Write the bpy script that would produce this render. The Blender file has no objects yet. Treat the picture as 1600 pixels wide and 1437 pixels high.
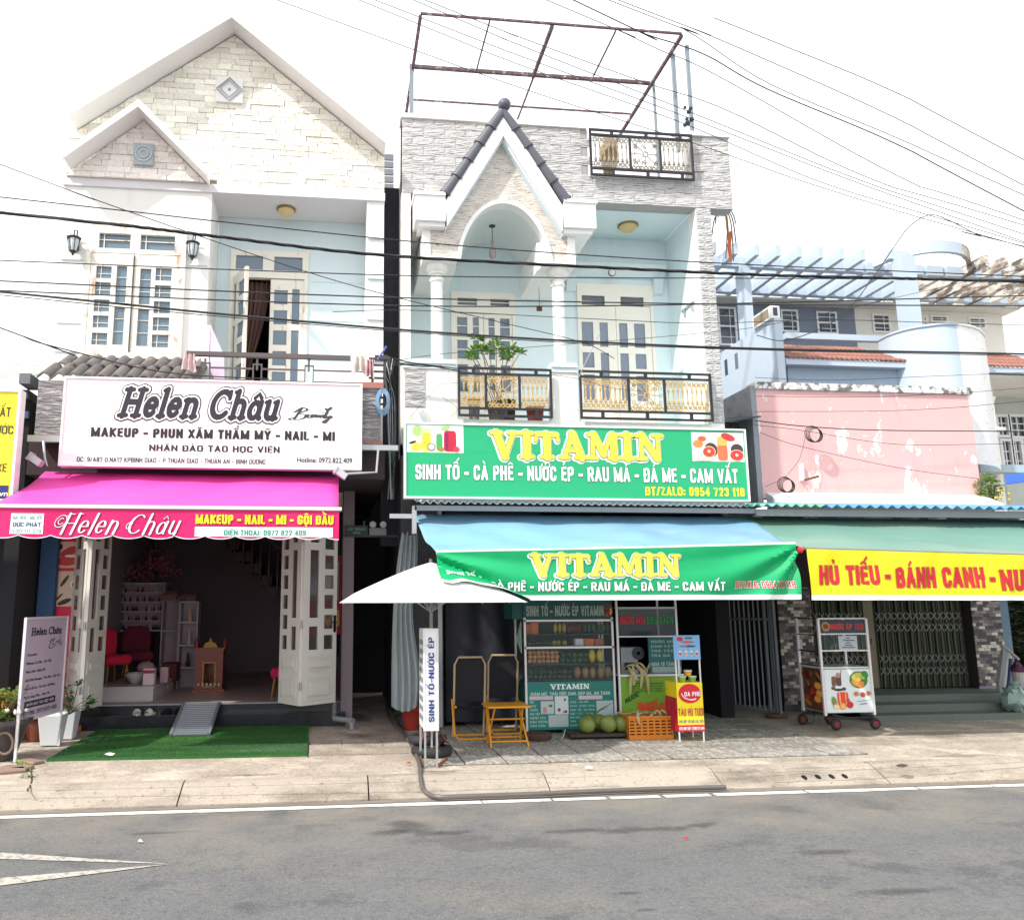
import bpy, math, random
import numpy as np
from mathutils import Vector, Matrix
random.seed(7)
SC = bpy.context.scene
COL = SC.collection
RAD = math.radians
# ---------------------------------------------------------------- camera (calibrated from the photograph's vanishing points)
FOC, PPX, PPY, CAMH = 1276.0, 670.0, 718.0, 1.6
YAW, PITCH, ROLL = RAD(6.554), RAD(9.877), RAD(-0.214)
def cam_matrix():
    cy, sy, cp, sp, cr, sr = math.cos(YAW), math.sin(YAW), math.cos(PITCH), math.sin(PITCH), math.cos(ROLL), math.sin(ROLL)
    B = np.array([[1, 0, 0], [0, 0, -1], [0, 1, 0]], float)
    Ry = np.array([[cy, 0, -sy], [0, 1, 0], [sy, 0, cy]])
    Rx = np.array([[1, 0, 0], [0, cp, sp], [0, -sp, cp]])
    Rz = np.array([[cr, -sr, 0], [sr, cr, 0], [0, 0, 1]])
    return Rz @ Rx @ Ry @ B
CM = cam_matrix()
def P(x, y, Y):                                   # where the sight line through a photo point meets the vertical plane at depth Y
    d = CM.T @ np.array([(x - PPX) / FOC, (y - PPY) / FOC, 1.0])
    t = Y / d[1]
    return Vector((d[0] * t, Y, CAMH + d[2] * t))
def G(x, y, z=0.14):                              # ... and the horizontal plane at height z
    d = CM.T @ np.array([(x - PPX) / FOC, (y - PPY) / FOC, 1.0])
    t = (z - CAMH) / d[2]
    return Vector((d[0] * t, d[1] * t, z))
cd = bpy.data.cameras.new('camera'); cam = bpy.data.objects.new('camera', cd); COL.objects.link(cam)
R3 = Matrix([[CM[0][i], -CM[1][i], -CM[2][i]] for i in range(3)])
cam.matrix_world = Matrix.Translation((0, 0, CAMH)) @ R3.to_4x4()
cd.sensor_fit = 'HORIZONTAL'; cd.sensor_width = 36.0; cd.lens = FOC / 1600 * 36.0
cd.shift_x = (800 - PPX) / 1600.0; cd.shift_y = -(718.5 - PPY) / 1600.0
cd.clip_start = 0.05; cd.clip_end = 3000
SC.camera = cam
# ---------------------------------------------------------------- light
TO_SUN = Vector((-0.57, -0.38, 0.73)).normalized()
ELEV = math.asin(TO_SUN.z); AZ = math.atan2(TO_SUN.x, TO_SUN.y)
W = bpy.data.worlds.new('World'); SC.world = W; W.use_nodes = True
nt = W.node_tree; nt.nodes.clear()
sky = nt.nodes.new('ShaderNodeTexSky'); sky.sky_type = 'NISHITA'; sky.sun_disc = False
sky.sun_elevation = ELEV; sky.sun_rotation = AZ; sky.air_density = 1.0; sky.dust_density = 4.0; sky.ozone_density = 1.0
hz = nt.nodes.new('ShaderNodeMix'); hz.data_type = 'RGBA'; hz.inputs[0].default_value = 0.85     # thin white overcast over the blue
hz.inputs[7].default_value = (11.9, 12.1, 12.3, 1)
bg = nt.nodes.new('ShaderNodeBackground'); bg.inputs[1].default_value = 0.12
wo = nt.nodes.new('ShaderNodeOutputWorld')
nt.links.new(sky.outputs[0], hz.inputs[6]); nt.links.new(hz.outputs[2], bg.inputs[0]); nt.links.new(bg.outputs[0], wo.inputs[0])
sd = bpy.data.lights.new('sun', 'SUN'); sun = bpy.data.objects.new('sun', sd); COL.objects.link(sun)
sd.energy = 3.7; sd.angle = RAD(1.5); sd.color = (1.0, 0.95, 0.87)
sun.rotation_euler = (-TO_SUN).to_track_quat('-Z', 'Y').to_euler(); sun.location = (-8, -10, 20)
SC.view_settings.view_transform = 'Standard'; SC.view_settings.look = 'None'
SC.view_settings.exposure = 0.4; SC.view_settings.gamma = 1.0; SC.view_settings.use_curve_mapping = False
SC.render.engine = 'CYCLES'
try:
    SC.cycles.max_bounces = 6; SC.cycles.use_denoising = True; SC.cycles.transparent_max_bounces = 8
except Exception: pass

# ---------------------------------------------------------------- materials
def S(h, k=1.0):
    h = h.lstrip('#'); o = []
    for i in (0, 2, 4):
        c = int(h[i:i + 2], 16) / 255
        c = c / 12.92 if c <= .04045 else ((c + .055) / 1.055) ** 2.4
        o.append(c * k)
    return (o[0], o[1], o[2], 1)
MC = {}
def mat(name, col, rough=.6, metal=0., var=.12, vscale=6., bump=0., bscale=60., rand=0., dirt=None, stretch=(1, 1, 1), coat=0., trans=0., spec=.5, glass=None, bdist=.01, thr=None):
    """procedural surface: base colour varied by noise, optional patchy dirt (colour, scale, low, high, amount), noise relief"""
    if name in MC: return MC[name]
    m = bpy.data.materials.new(name); m.use_nodes = True; MC[name] = m
    n = m.node_tree.nodes; l = m.node_tree.links
    b = n['Principled BSDF']; b.inputs['Roughness'].default_value = rough; b.inputs['Metallic'].default_value = metal
    b.inputs['Specular IOR Level'].default_value = spec
    if coat: b.inputs['Coat Weight'].default_value = coat
    tc = n.new('ShaderNodeTexCoord'); mp = n.new('ShaderNodeMapping'); mp.inputs['Scale'].default_value = stretch
    geo = n.new('ShaderNodeNewGeometry')
    l.new(geo.outputs['Position'] if thr == 'world' else tc.outputs['Object'], mp.inputs[0])
    if isinstance(col, str): col = S(col)
    no = n.new('ShaderNodeTexNoise'); no.inputs['Scale'].default_value = vscale; no.inputs['Detail'].default_value = 5; l.new(mp.outputs[0], no.inputs[0])
    mx = n.new('ShaderNodeMix'); mx.data_type = 'RGBA'
    mx.inputs[6].default_value = tuple(c * (1 - var) for c in col[:3]) + (1,)
    mx.inputs[7].default_value = tuple(min(1, c * (1 + var)) for c in col[:3]) + (1,)
    l.new(no.outputs[0], mx.inputs[0]); last = mx.outputs[2]
    if rand:
        oi = n.new('ShaderNodeObjectInfo'); mr = n.new('ShaderNodeMapRange'); mr.inputs[3].default_value = 1 - rand; mr.inputs[4].default_value = 1 + rand
        l.new(oi.outputs['Random'], mr.inputs[0]); vm = n.new('ShaderNodeVectorMath'); vm.operation = 'SCALE'; l.new(last, vm.inputs[0]); l.new(mr.outputs[0], vm.inputs['Scale']); last = vm.outputs[0]
    for dd in (dirt if isinstance(dirt, list) else [dirt] if dirt else []):
        dc, ds, lo, hi, am = dd[:5]
        d = n.new('ShaderNodeTexNoise'); d.inputs['Scale'].default_value = ds; d.inputs['Detail'].default_value = 8; d.inputs['Roughness'].default_value = .65
        mp2 = n.new('ShaderNodeMapping'); mp2.inputs['Scale'].default_value = dd[5] if len(dd) > 5 else (1, 1, 1)
        l.new(geo.outputs['Position'], mp2.inputs[0]); l.new(mp2.outputs[0], d.inputs[0])
        r = n.new('ShaderNodeMapRange'); r.inputs[1].default_value = lo; r.inputs[2].default_value = hi; r.inputs[4].default_value = am; l.new(d.outputs[0], r.inputs[0])
        m2 = n.new('ShaderNodeMix'); m2.data_type = 'RGBA'; l.new(r.outputs[0], m2.inputs[0]); l.new(last, m2.inputs[6])
        m2.inputs[7].default_value = S(dc) if isinstance(dc, str) else dc; last = m2.outputs[2]
    l.new(last, b.inputs['Base Color'])
    if bump:
        bn = n.new('ShaderNodeTexNoise'); bn.inputs['Scale'].default_value = bscale; bn.inputs['Detail'].default_value = 6; l.new(mp.outputs[0], bn.inputs[0])
        bp = n.new('ShaderNodeBump'); bp.inputs['Strength'].default_value = bump; bp.inputs['Distance'].default_value = bdist
        l.new(bn.outputs[0], bp.inputs['Height']); l.new(bp.outputs[0], b.inputs['Normal'])
    if trans:
        tr = n.new('ShaderNodeBsdfTranslucent'); l.new(last, tr.inputs[0]); ms = n.new('ShaderNodeMixShader'); ms.inputs[0].default_value = trans
        out = n['Material Output']; l.new(b.outputs[0], ms.inputs[1]); l.new(tr.outputs[0], ms.inputs[2]); l.new(ms.outputs[0], out.inputs[0])
    if glass is not None:
        tb = n.new('ShaderNodeBsdfTransparent'); ms = n.new('ShaderNodeMixShader'); ms.inputs[0].default_value = glass
        out = n['Material Output']; l.new(tb.outputs[0], ms.inputs[1]); l.new(b.outputs[0], ms.inputs[2]); l.new(ms.outputs[0], out.inputs[0])
    return m
def pr(h):                                        # flat print of one colour
    return mat('print ' + h, h, rough=.5, var=.03, vscale=30)
def PRINT():                                      # multi-colour print, colour stored per face
    if 'picture print' in MC: return MC['picture print']
    m = bpy.data.materials.new('picture print'); m.use_nodes = True; MC['picture print'] = m
    a = m.node_tree.nodes.new('ShaderNodeAttribute'); a.attribute_name = 'ink'
    b = m.node_tree.nodes['Principled BSDF']; b.inputs['Roughness'].default_value = .45
    m.node_tree.links.new(a.outputs['Color'], b.inputs['Base Color']); return m
# ---------------------------------------------------------------- objects
LOC = {}
def link(o, parent=None):
    COL.objects.link(o)
    if parent is not None: o.parent = parent
    return o
def tag(o, label=None, cat=None, group=None, kind=None):
    if label: o['label'] = label
    if cat: o['category'] = cat
    if group: o['group'] = group
    if kind: o['kind'] = kind
    return o
def thing(name, label, cat, loc=(0, 0, 0), rz=0, group=None):
    o = bpy.data.objects.new(name, None); link(o); o.location = loc; o.rotation_euler = (0, 0, rz); o.empty_display_size = .2
    LOC[o.name] = Vector(loc); return tag(o, label, cat, group)
def origin(parent):
    while parent is not None:
        if parent.name in LOC: return LOC[parent.name]
        parent = parent.parent
    return Vector((0, 0, 0))
SPLIT = {'plaster_moulding', 'mounting_rail', 'portico_beam', 'block_frame', 'side_wall', 'cross_rail', 'upright', 'folding_arm', 'end_bracket', 'salon_wall', 'coping', 'balcony_cap', 'cornice_cap', 'room_wall', 'lintel_wall', 'corner_bars', 'cup', 'front_wall', 'ledge_trim', 'inner_wall', 'floodlight', 'side_panel', 'louvre', 'red_band', 'foot_bar', 'bracket', 'cabinet_body', 'thin_wire', 'undercarriage', 'drawer_front', 'print_panel', 'trunk_'}
FINE = {'glazing_bars', 'transom_bars', 'window_grille', 'gilding', 'insulators', 'side_lettering', 'treads', 'stem', 'frond', 'blossom', 'foliage', 'branch', 'pavement_cracks', 'edge_line', 'arrow_marking', 'trunk'}
class MB:
    def __init__(s): s.v = []; s.f = []; s.c = []; s.M = None; s.mi = []; s.cm = 0
    def add(s, vs, fs, col=None):
        o = len(s.v)
        for q in vs:
            q = Vector(q)
            if s.M is not None: q = s.M @ q
            s.v.append(q)
        for f in fs:
            s.f.append(tuple(i + o for i in f)); s.c.append(col); s.mi.append(s.cm)
        return s
    def box(s, x0, x1, y0, y1, z0, z1, col=None):
        if x0 > x1: x0, x1 = x1, x0
        if y0 > y1: y0, y1 = y1, y0
        if z0 > z1: z0, z1 = z1, z0
        v = [(x, y, z) for z in (z0, z1) for y in (y0, y1) for x in (x0, x1)]
        return s.add(v, [(0, 2, 3, 1), (4, 5, 7, 6), (0, 1, 5, 4), (2, 6, 7, 3), (0, 4, 6, 2), (1, 3, 7, 5)], col)
    def prism(s, poly, y0, y1, axis='y', col=None):          # polygon in (x,z) extruded along y, or (x,y) along z, or (y,z) along x
        n = len(poly)
        def mk(p, d): return (p[0], d, p[1]) if axis == 'y' else (p[0], p[1], d) if axis == 'z' else (d, p[0], p[1])
        v = [mk(p, y0) for p in poly] + [mk(p, y1) for p in poly]
        A = sum(poly[i][0] * poly[(i + 1) % n][1] - poly[(i + 1) % n][0] * poly[i][1] for i in range(n))
        flip = (A > 0) == (y1 > y0)
        if axis == 'y': flip = not flip
        f = [tuple(range(n)), tuple(range(2 * n - 1, n - 1, -1))] + [(i, i + n, (i + 1) % n + n, (i + 1) % n) for i in range(n)]
        if flip: f = [t[::-1] for t in f]
        return s.add(v, f, col)
    def tube(s, pts, r, n=6, col=None, cap=True, closed=False):
        pts = [Vector(p) for p in pts]; m = len(pts); rr = r if isinstance(r, (list, tuple)) else [r] * m
        vs = []; up = None
        for i, p in enumerate(pts):
            if closed: t = (pts[(i + 1) % m] - pts[i - 1]).normalized()
            else: t = (pts[min(i + 1, m - 1)] - pts[max(i - 1, 0)]).normalized()
            if up is None: up = Vector((0, 0, 1)) if abs(t.z) < .9 else Vector((1, 0, 0))
            a = t.cross(up)
            if a.length < 1e-6: a = t.orthogonal()
            a.normalize(); b = a.cross(t).normalized(); up = b
            for k in range(n):
                th = 2 * math.pi * k / n + math.pi / n
                vs.append(p + (a * math.cos(th) + b * math.sin(th)) * rr[i])
        fs = [(i * n + k, i * n + (k + 1) % n, (i + 1) % m * n + (k + 1) % n, (i + 1) % m * n + k) for i in range(m if closed else m - 1) for k in range(n)]
        if cap and not closed: fs += [tuple(range(n))[::-1], tuple((m - 1) * n + k for k in range(n))]
        return s.add(vs, fs, col)
    def bar(s, a, b, w, h=None, col=None):                     # square bar between two points
        return s.tube([a, b], (w if h is None else (w + h) / 2) * .7071, 4, col)
    def lathe(s, c, prof, n=12, col=None, axis='z'):
        c = Vector(c); vs = []
        for r, z in prof:
            for k in range(n):
                a = 2 * math.pi * k / n
                d = (r * math.cos(a), r * math.sin(a), z) if axis == 'z' else (r * math.cos(a), z, r * math.sin(a)) if axis == 'y' else (z, r * math.cos(a), r * math.sin(a))
                vs.append(c + Vector(d))
        m = len(prof)
        fs = [(i * n + k, i * n + (k + 1) % n, (i + 1) * n + (k + 1) % n, (i + 1) * n + k) for i in range(m - 1) for k in range(n)]
        fs += [tuple(range(n))[::-1], tuple((m - 1) * n + k for k in range(n))]
        if axis == 'y': fs = [f[::-1] for f in fs]
        return s.add(vs, fs, col)
    def ball(s, c, r, n=10, sq=(1, 1, 1), col=None):
        m = n // 2 + 1; pr_ = [(r * math.sin(math.pi * i / m) + 1e-4, -r * math.cos(math.pi * i / m)) for i in range(m + 1)]
        M0 = s.M; T = Matrix.Translation(Vector(c)) @ Matrix.Diagonal((*sq, 1)); s.M = T if M0 is None else M0 @ T
        s.lathe((0, 0, 0), pr_, n, col); s.M = M0; return s
    def plate(s, x0, x1, z0, z1, holes, y0, y1, col=None):     # slab in the xz plane with rectangular holes, no inner faces
        xs = sorted({x0, x1, *[min(max(h[i], x0), x1) for h in holes for i in (0, 1)]}); zs = sorted({z0, z1, *[min(max(h[i], z0), z1) for h in holes for i in (2, 3)]})
        def fill(i, j):
            if i < 0 or j < 0 or i >= len(xs) - 1 or j >= len(zs) - 1: return False
            cx, cz = (xs[i] + xs[i + 1]) / 2, (zs[j] + zs[j + 1]) / 2
            return not any(h[0] < cx < h[1] and h[2] < cz < h[3] for h in holes)
        for i in range(len(xs) - 1):
            for j in range(len(zs) - 1):
                if not fill(i, j): continue
                a, b, c, d = xs[i], xs[i + 1], zs[j], zs[j + 1]
                v = [(x, y, z) for z in (c, d) for y in (y0, y1) for x in (a, b)]
                f = [(0, 1, 5, 4), (2, 6, 7, 3)]
                if not fill(i - 1, j): f.append((0, 4, 6, 2))
                if not fill(i + 1, j): f.append((1, 3, 7, 5))
                if not fill(i, j - 1): f.append((0, 2, 3, 1))
                if not fill(i, j + 1): f.append((4, 5, 7, 6))
                s.add(v, f, col)
        return s
    def sheet(s, fn, nu, nv, col=None, thick=None):            # grid surface from fn(u,v)
        vs = [fn(i / nu, j / nv) for j in range(nv + 1) for i in range(nu + 1)]
        fs = [(j * (nu + 1) + i, j * (nu + 1) + i + 1, (j + 1) * (nu + 1) + i + 1, (j + 1) * (nu + 1) + i) for j in range(nv) for i in range(nu)]
        return s.add(vs, fs, col)
    def mesh(s, name, mats, smooth=False, off=None):
        off = off or Vector((0, 0, 0))
        me = bpy.data.meshes.new(name); me.from_pydata([tuple(v - off) for v in s.v], [], s.f)
        for m in (mats if isinstance(mats, list) else [mats]): me.materials.append(m)
        if isinstance(mats, list) and len(mats) > 1: me.polygons.foreach_set('material_index', s.mi)
        if any(c is not None for c in s.c):
            at = me.color_attributes.new('ink', 'FLOAT_COLOR', 'CORNER'); arr = []
            for f, c in zip(s.f, s.c): arr += list(c or (1, 1, 1, 1)) * len(f)
            at.data.foreach_set('color', arr)
        if smooth:
            me.polygons.foreach_set('use_smooth', [True] * len(me.polygons))
            try: me.set_sharp_from_angle(angle=RAD(40))
            except Exception: pass
        me.update(); return me
    def islands(s):
        par = list(range(len(s.v)))
        def fd(i):
            while par[i] != i: par[i] = par[par[i]]; i = par[i]
            return i
        for f in s.f:
            r = fd(f[0])
            for i in f[1:]: par[fd(i)] = r
        g = {}
        for k, f in enumerate(s.f): g.setdefault(fd(f[0]), []).append(k)
        out = []
        for ks in g.values():
            m = MB(); mp = {}
            for k in ks:
                for i in s.f[k]:
                    if i not in mp: mp[i] = len(m.v); m.v.append(s.v[i])
                m.f.append(tuple(mp[i] for i in s.f[k])); m.c.append(s.c[k]); m.mi.append(s.mi[k])
            out.append(m)
        return out
    def build(s, name, mats, parent=None, smooth=False, bevel=0, local=False, label=None, solid=0):
        if name in SPLIT and parent is not None:
            isl = s.islands()
            if 1 < len(isl) <= 60:
                first = None
                for m in isl:
                    o = m._build(name, mats, parent, smooth, bevel, local, label, solid); first = first or o
                return first
        o = s._build(name, mats, parent, smooth, bevel, local, label, solid)
        if name in FINE: o['kind'] = 'stuff'
        return o
    def _build(s, name, mats, parent=None, smooth=False, bevel=0, local=False, label=None, solid=0):
        off = Vector((0, 0, 0)) if (local or parent is None) else origin(parent)
        me = s.mesh(name, mats, smooth, off); o = bpy.data.objects.new(name, me); link(o, parent)
        if bevel:
            b = o.modifiers.new('bevel', 'BEVEL'); b.width = bevel; b.segments = 2; b.limit_method = 'ANGLE'; b.harden_normals = False
        if solid:
            b = o.modifiers.new('solid', 'SOLIDIFY'); b.thickness = solid; b.offset = -1
        if label: o['label'] = label
        return o
def piece(name, me, parent, loc, rot=(0, 0, 0), sc=(1, 1, 1)):
    o = bpy.data.objects.new(name, me); link(o, parent); o.location = Vector(loc) - origin(parent); o.rotation_euler = rot; o.scale = sc; return o
def copy_tree(o, parent=None):
    c = o.copy(); COL.objects.link(c); c.parent = parent
    if o.name in LOC: LOC[c.name] = LOC[o.name]
    for ch in o.children: copy_tree(ch, c)
    return c
def clone(o, loc, rz=None, label=None, sc=None):
    c = copy_tree(o); c.location = loc; LOC[c.name] = Vector(loc)
    if rz is not None: c.rotation_euler = (0, 0, rz)
    if sc: c.scale = (sc,) * 3
    if label: c['label'] = label
    return c
def spline(pts, n=8):                              # Catmull-Rom through points of any dimension
    p = [np.array(q, float) for q in pts]; p = [2 * p[0] - p[1]] + p + [2 * p[-1] - p[-2]]; out = []
    for i in range(1, len(p) - 2):
        for k in range(n):
            t = k / n; a, b, c, d = p[i - 1], p[i], p[i + 1], p[i + 2]
            out.append(.5 * ((2 * b) + (c - a) * t + (2 * a - 5 * b + 4 * c - d) * t * t + (3 * b - a - 3 * c + d) * t ** 3))
    out.append(p[-2]); return out
def RX(x0, y0, x1, y1, Y):                         # photo rectangle -> x0,x1,z0,z1 on the plane at depth Y
    ym, xm = (y0 + y1) / 2, (x0 + x1) / 2
    return P(x0, ym, Y).x, P(x1, ym, Y).x, P(xm, y1, Y).z, P(xm, y0, Y).z
# ---------------------------------------------------------------- lettering
GC = {}
def glyphs(body, bold=0., res=3):
    k = (body, bold, res)
    if k not in GC:
        c = bpy.data.curves.new('lettering', 'FONT'); c.body = body; c.resolution_u = res; c.offset = bold
        o = bpy.data.objects.new('lettering', c); m = o.to_mesh()
        GC[k] = ([(v.co.x, v.co.y) for v in m.vertices], [tuple(q.vertices) for q in m.polygons]); o.to_mesh_clear()
        bpy.data.objects.remove(o); bpy.data.curves.remove(c)
    return GC[k]
CAPH = .702
def put_text(mb, body, x0, x1, z0, z1, fn, bold=.02, shear=0., col=None, d=0., res=3, fit=None):
    """letters filling x0..x1, baseline z0, cap height z1, mapped to the world by fn(x, z, d)"""
    vs, fs = glyphs(body, bold, res); base, _ = glyphs(body if fit is None else fit, .0, 3)
    a = min(v[0] for v in base); b = max(v[0] for v in base)
    sx = (x1 - x0) / max(b - a, 1e-6); sz = (z1 - z0) / CAPH
    mb.add([fn(x0 + (v[0] - a) * sx + shear * v[1] * sz, z0 + v[1] * sz, d) for v in vs], fs, col)
def flat(Y):
    return lambda x, z, d: (x, Y - d, z)
def text_part(name, body, rect_px, Y, hexcol, parent, bold=.02, shear=0., d=.004, res=3, label=None, fit=None):
    x0, x1, z0, z1 = RX(*rect_px, Y); mb = MB(); put_text(mb, body, x0, x1, z0, z1, flat(Y), bold, shear, None, d, res, fit)
    return mb.build(name, pr(hexcol), parent, label=label)
def ribbon(mb, pts, w, fn, d, col=None, cap=True):            # thick pen stroke; w constant or function of stroke direction
    m = len(pts); L = []; Rr = []
    for i in range(m):
        ax, ay = pts[max(i - 1, 0)]; bx, by = pts[min(i + 1, m - 1)]; tx, ty = bx - ax, by - ay; n = math.hypot(tx, ty) or 1; tx /= n; ty /= n
        ww = w(tx, ty) if callable(w) else w
        L.append((pts[i][0] - ty * ww / 2, pts[i][1] + tx * ww / 2)); Rr.append((pts[i][0] + ty * ww / 2, pts[i][1] - tx * ww / 2))
    vs = [fn(x, y, d + .00022 * (i % m) / m) for i, (x, y) in enumerate(L + Rr)]
    mb.add(vs, [(i, i + m, i + 1 + m, i + 1) for i in range(m - 1)], col)
    if cap:
        for e in (0, m - 1):
            r = math.hypot(L[e][0] - Rr[e][0], L[e][1] - Rr[e][1]) / 2
            mb.add([fn(pts[e][0] + r * math.cos(k * .6283), pts[e][1] + r * math.sin(k * .6283), d + .00012) for k in range(10)], [tuple(range(10))], col)
# heavy rounded slab letters: lists of strokes (points, width), unit cap height
SLAB = {
 'V': (.95, [([(.18, .93), (.47, .06)], .27), ([(.76, .93), (.47, .06)], .17), ([(0, .93), (.36, .93)], .13), ([(.6, .93), (.94, .93)], .13)]),
 'I': (.52, [([(.25, .06), (.25, .94)], .27), ([(.04, .93), (.46, .93)], .13), ([(.04, .07), (.46, .07)], .13)]),
 'T': (.82, [([(.4, .06), (.4, .9)], .27), ([(.05, .9), (.75, .9)], .17), ([(.04, .9), (0, .68)], .12), ([(.76, .9), (.8, .68)], .12), ([(.2, .07), (.6, .07)], .13)]),
 'A': (.95, [([(.15, .06), (.46, .94)], .17), ([(.46, .94), (.76, .06)], .28), ([(.2, .32), (.66, .32)], .13), ([(0, .07), (.3, .07)], .13), ([(.56, .07), (.94, .07)], .13)]),
 'M': (1.15, [([(.17, .06), (.2, .92)], .16), ([(.24, .94), (.56, .2)], .24), ([(.56, .2), (.86, .94)], .15), ([(.92, .92), (.95, .06)], .27), ([(.03, .93), (.25, .93)], .13), ([(.88, .93), (1.1, .93)], .13), ([(0, .07), (.32, .07)], .13), ([(.76, .07), (1.13, .07)], .13)]),
 'N': (1.0, [([(.19, .06), (.19, .92)], .16), ([(.22, .94), (.76, .08)], .27), ([(.8, .06), (.8, .92)], .16), ([(.02, .93), (.3, .93)], .13), ([(.64, .93), (.96, .93)], .13), ([(.02, .07), (.36, .07)], .13)])}
def slab_word(parent, word, x0, x1, z0, z1, fn, layers, spread=.04):
    tot = sum(SLAB[c][0] for c in word) + spread * (len(word) - 1); kx = (x1 - x0) / tot; kz = z1 - z0
    for name, grow, dx, dz, d, hx in layers:
        mb = MB(); u = 0.; q = 0
        for c in word:
            for pts, w in SLAB[c][1]:
                q += 1
                sp = [(pts[0][0] + (pts[1][0] - pts[0][0]) * t / 5, pts[0][1] + (pts[1][1] - pts[0][1]) * t / 5) for t in range(6)]
                ribbon(mb, sp, w + grow, lambda a, b, dd: fn(x0 + (u + a + dx) * kx, z0 + (b + dz) * kz, dd), d + (q % 5) * .0003)
            u += SLAB[c][0] + spread
        mb.build(name, pr(hx), parent)
def arc(cx, cy, rx, ry, a0, a1, n=10):
    return [(cx + rx * math.cos(RAD(a0 + (a1 - a0) * i / n)), cy + ry * math.sin(RAD(a0 + (a1 - a0) * i / n))) for i in range(n + 1)]
# ---- condensed sans capitals drawn with pen strokes (accents composed)
import unicodedata
def rpath(pts, r=.42, ry=.2):
    out = []
    for i, p in enumerate(pts):
        if len(p) < 3 or i in (0, len(pts) - 1): out.append((p[0], p[1])); continue
        a, b = pts[i - 1], pts[i + 1]
        def toward(q):
            dx, dy = q[0] - p[0], q[1] - p[1]; k = p[2]
            sx = min(abs(dx) * .5 if abs(dx) < .9 and False else abs(dx), r * k) if dx else 0; sy = min(abs(dy), ry * k) if dy else 0
            return (p[0] + math.copysign(sx, dx) if dx else p[0], p[1] + math.copysign(sy, dy) if dy else p[1])
        s, e = toward(a), toward(b)
        for j in range(6):
            t = j / 5; out.append(((1 - t) ** 2 * s[0] + 2 * t * (1 - t) * p[0] + t * t * e[0], (1 - t) ** 2 * s[1] + 2 * t * (1 - t) * p[1] + t * t * e[1]))
    return out
R_ = 1
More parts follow.
